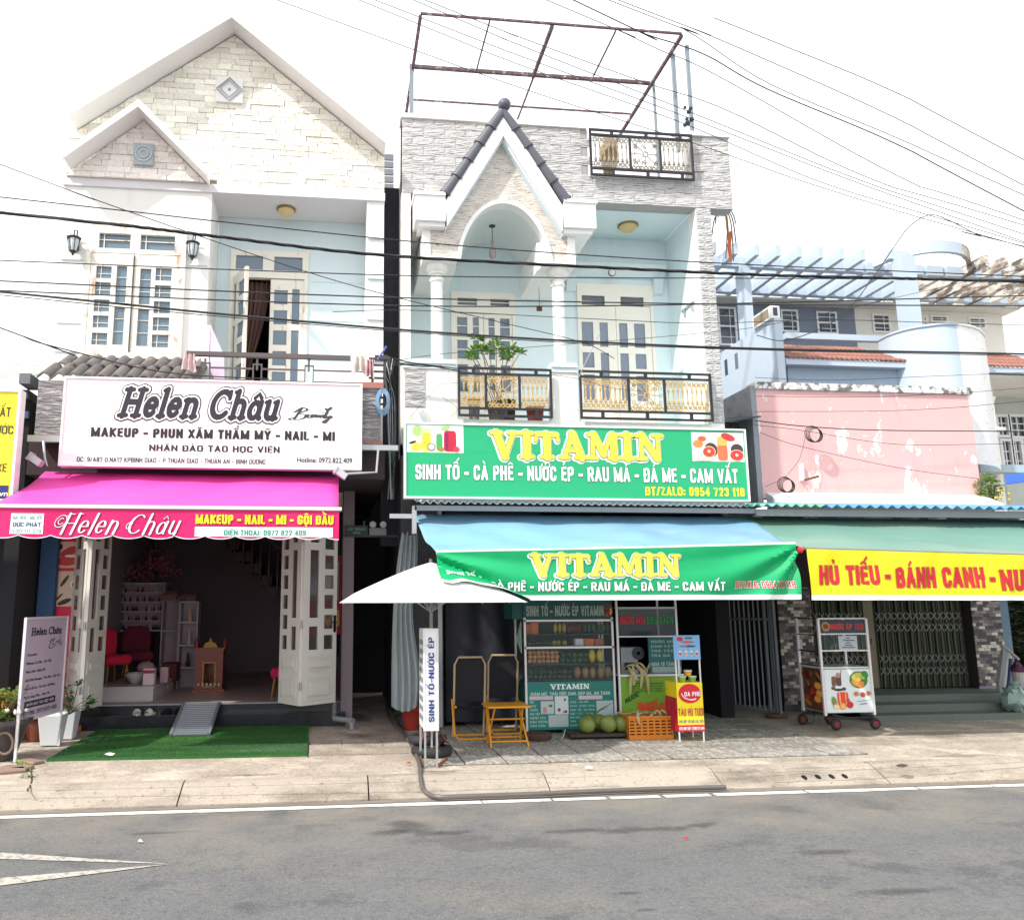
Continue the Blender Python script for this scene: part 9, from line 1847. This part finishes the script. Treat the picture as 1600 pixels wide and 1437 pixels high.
# ================================================================ OVERHEAD CABLES
M_cab_ = mat('black cable', S('#17181c'), rough=.5); M_cabg = mat('grey blue cable', S('#262c38'), rough=.5)
def cable(pts, Y, r, label, mt=None, grp=None, name='cable', tw=0):
    pp_ = [P(x_, y_, Y if not isinstance(Y, (list, tuple)) else Y[0] + (Y[1] - Y[0]) * i / (len(pts) - 1)) for i, (x_, y_) in enumerate(pts)]
    a_, b_ = pp_[0] + (pp_[0] - pp_[1]).normalized() * 9, pp_[-1] + (pp_[-1] - pp_[-2]).normalized() * 9
    if pts[0][0] <= 5 or pts[0][1] <= 5: pp_ = [a_] + pp_
    if pts[-1][0] >= 1595: pp_ = pp_ + [b_]
    q_ = [Vector(v) for v in spline(pp_, 7)]; m = MB()
    if tw:
        for s_ in range(3): m.tube([p + Vector((0, math.cos(i * .55 + s_ * 2.1), math.sin(i * .55 + s_ * 2.1))) * r * .55 for i, p in enumerate([Vector(v) for v in spline(pp_, 24)])], r * .6, 5)
    else: m.tube(q_, r, 6)
    return tag(m.build(name, mt or M_cab_, None, smooth=True), label, 'cable', grp)
cable([(0, 332), (200, 353), (350, 371), (600, 399), (960, 419), (1200, 430), (1400, 435), (1600, 440)], 6.4, .013, 'thickest twisted black cable bundle sagging across all the house fronts', tw=1, name='cable_bundle')
cable([(0, 308), (200, 330), (350, 347), (650, 378), (920, 399), (1200, 415), (1600, 432)], 6.6, .0055, 'thin black cable running just above the thick twisted bundle')
cable([(0, 407), (350, 421), (650, 431), (920, 434), (1200, 435), (1600, 437)], 6.6, .005, 'thin level cable passing just below the thick bundle')
cable([(0, 439), (350, 455), (650, 466), (920, 472), (1200, 476), (1600, 478)], 6.5, .006, 'level cable crossing the upper window panes of the shutters')
cable([(0, 454), (350, 469), (650, 478), (920, 478), (1200, 473), (1600, 462)], 6.7, .006, 'cable crossing the middle of the shutters and the portico columns')
cable([(0, 456), (200, 476), (350, 491), (650, 517), (920, 534), (1200, 545), (1600, 553)], 6.4, .0095, 'second thickest black cable running below the twisted bundle')
cable([(0, 461), (200, 481), (350, 495), (650, 520), (920, 537), (1200, 547), (1600, 556)], 6.45, .004, 'thin cable hugging the underside of the second thickest cable')
cable([(0, 512), (35, 525), (60, 535), (130, 553), (220, 575), (300, 586), (420, 592)], 7.5, .006, 'cable coming down at the left edge over the grey roof tiles')
cable([(0, 257), (115, 300), (300, 365), (480, 425), (620, 465), (780, 503), (910, 535), (960, 560)], [7.2, 9.5], .0045, 'thin cable running diagonally down over the white house to the balcony')
cable([(520, 487), (650, 485), (920, 498), (1100, 505), (1300, 500), (1600, 508)], 7.0, .0035, 'very thin cable at the height of the french door panes')
cable([(600, 566), (700, 552), (860, 540), (1100, 520), (1240, 500), (1600, 420)], [9.2, 9.8], .0035, 'very thin cable rising to the right in front of the columns')
for k, pts_ in enumerate(([(432, 0), (800, 133), (1090, 226), (1250, 282), (1420, 335), (1600, 386)], [(560, 0), (800, 97), (1060, 190), (1270, 280), (1430, 330), (1600, 380)], [(585, 0), (800, 83), (1070, 182), (1330, 282), (1600, 378)], [(645, 0), (800, 66), (1070, 172), (1345, 282), (1600, 366)], [(663, 0), (800, 54), (1010, 130), (1130, 170), (1362, 280), (1600, 352)], [(853, 0), (960, 45), (1030, 78), (1120, 118), (1413, 280), (1600, 344)], [(950, 0), (1070, 47), (1200, 130), (1400, 215), (1600, 305)], [(965, 0), (1085, 46), (1200, 95), (1400, 185), (1600, 290)], [(1115, 28), (1200, 62), (1400, 145), (1600, 250)])):
    cable(pts_, 7.0 - k * .12, .0038, f'{NTH[(8, 7, 6, 5, 4, 3, 2, 1, 0)[k]]} from the top of the thin slanting sky cables at the right edge', M_cabg, 'slanting cables across the sky')
cable([(895, 0), (1000, 50), (1060, 70), (1110, 90), (1200, 140), (1400, 225), (1600, 330)], 6.8, .006, 'thicker slanting cable meeting the corner of the rusty roof frame', M_cabg)
cable([(1182, 524), (1225, 532), (1285, 512), (1327, 482), (1369, 427), (1403, 377), (1424, 351), (1453, 336), (1482, 344), (1534, 369), (1600, 385)], 8.6, .0055, 'black cable looping up from the pink wall into the sky cables', name='looped_cable')
for k, pts_ in enumerate(([(1180, 619), (1358, 620), (1514, 613), (1600, 606)], [(1180, 643), (1375, 642), (1500, 636), (1600, 627)], [(1180, 590), (1300, 594), (1450, 588), (1600, 582)], [(1180, 664), (1250, 672), (1370, 691), (1450, 695), (1600, 693)], [(1188, 676), (1250, 697), (1400, 730), (1530, 748)])):
    cable(pts_, 10.2, .0035, f'{NTH[(1, 2, 0, 3, 4)[k]]} from the top of the thin cables in front of the pink wall', None, 'cables in front of the pink wall')
cable([(1180, 657), (1258, 666), (1375, 672), (1600, 674)], 10.1, .007, 'thicker double cable in front of the pink wall through the coil')
for k, (x_, y_, r_, lab) in enumerate(((1269.5, 678, 12, 'upper round coil of black cable hanging on the pink wall'), (1226.5, 757, 11.5, 'lower round coil of black cable near the bottom left of the pink wall'))):
    c = P(x_, y_, 10.6); r = (P(x_ + r_, y_, 10.6) - c).length; m = MB()
    for j in range(4): rr = r * (1 - .05 * j) ; m.tube([(c.x + .01 * j + rr * math.cos(i * .3142), 10.6 - .012 * j, c.z - .008 * j + rr * math.sin(i * .3142)) for i in range(20)], .006, 5, closed=True)
    tag(m.build('cable_coil', M_cab_, None, smooth=True), lab, 'coil')
cable([(1258, 684), (1250, 715), (1236, 735), (1222, 748), (1196, 760)], 10.55, .003, 'thin wire joining the two black coils on the pink wall')
pb = thing('wall_bracket', 'white perforated angle bracket on the lower left of the pink wall', 'bracket', P(1254, 745, 10.7)); a_ = RX(1251, 724, 1256, 751, 10.75); MB().box(a_[0], a_[1], 10.74, 10.799, a_[2], a_[3]).build('upright_plate', M_alu, pb); MB().bar(P(1257, 750, 10.7), P(1279, 744, 10.5), .025).build('arm', mat('rusty bar', S('#7a4a34'), rough=.8), pb)
# cable knot on the passage side
kn = thing('cable_knot', 'tangled cables and pipes running down between the two houses', 'cables', P(612, 590, 9.7))
for k in range(12):
    m = MB(); x0_ = 603 + random.uniform(-8, 14); m.tube([Vector(v) for v in spline([P(x0_, 560 + random.uniform(-5, 10), 9.6), P(x0_ + random.uniform(-6, 10), 585, 9.5), P(605 + k * 1.2, 620, 9.7), P(608 + k, 700, 9.8), P(610 + random.uniform(-4, 8), 780, 9.9)], 5)], .005 if k else .012, 5); m.build('wire', M_cab_ if k % 3 else M_steel, kn)
for pts_ in ([(604, 556), (640, 566), (700, 574), (728, 577)], [(610, 570), (660, 570), (720, 580)], [(606, 563), (650, 572), (690, 572)]): MB().tube([Vector(v) for v in spline([P(x_, y_, 9.7) for x_, y_ in pts_], 5)], .008, 5).build('wire', M_cab_, kn)
m = MB(); m.tube([P(x_, y_, 9.75) for x_, y_ in ((638, 655), (664, 625), (690, 600), (712, 598), (730, 602))], .0025, 4); m.tube([P(x_, y_, 9.75) for x_, y_ in ((690, 620), (710, 632), (716, 640))], .0025, 4); m.build('thin_wire', M_cabg, kn)
cable([(855, 585), (905, 592), (950, 605), (1010, 612)], 9.7, .003, 'thin loose wire in front of the white balcony wall between the railings')
m = MB(); m.tube([P(938, 520, 9.75), P(912, 572, 9.75), P(905, 588, 9.75)], .006, 6); tag(m.build('thin_rod', M_steel, None), 'thin grey rod leaning on the left end of the wide gold railing', 'rod')
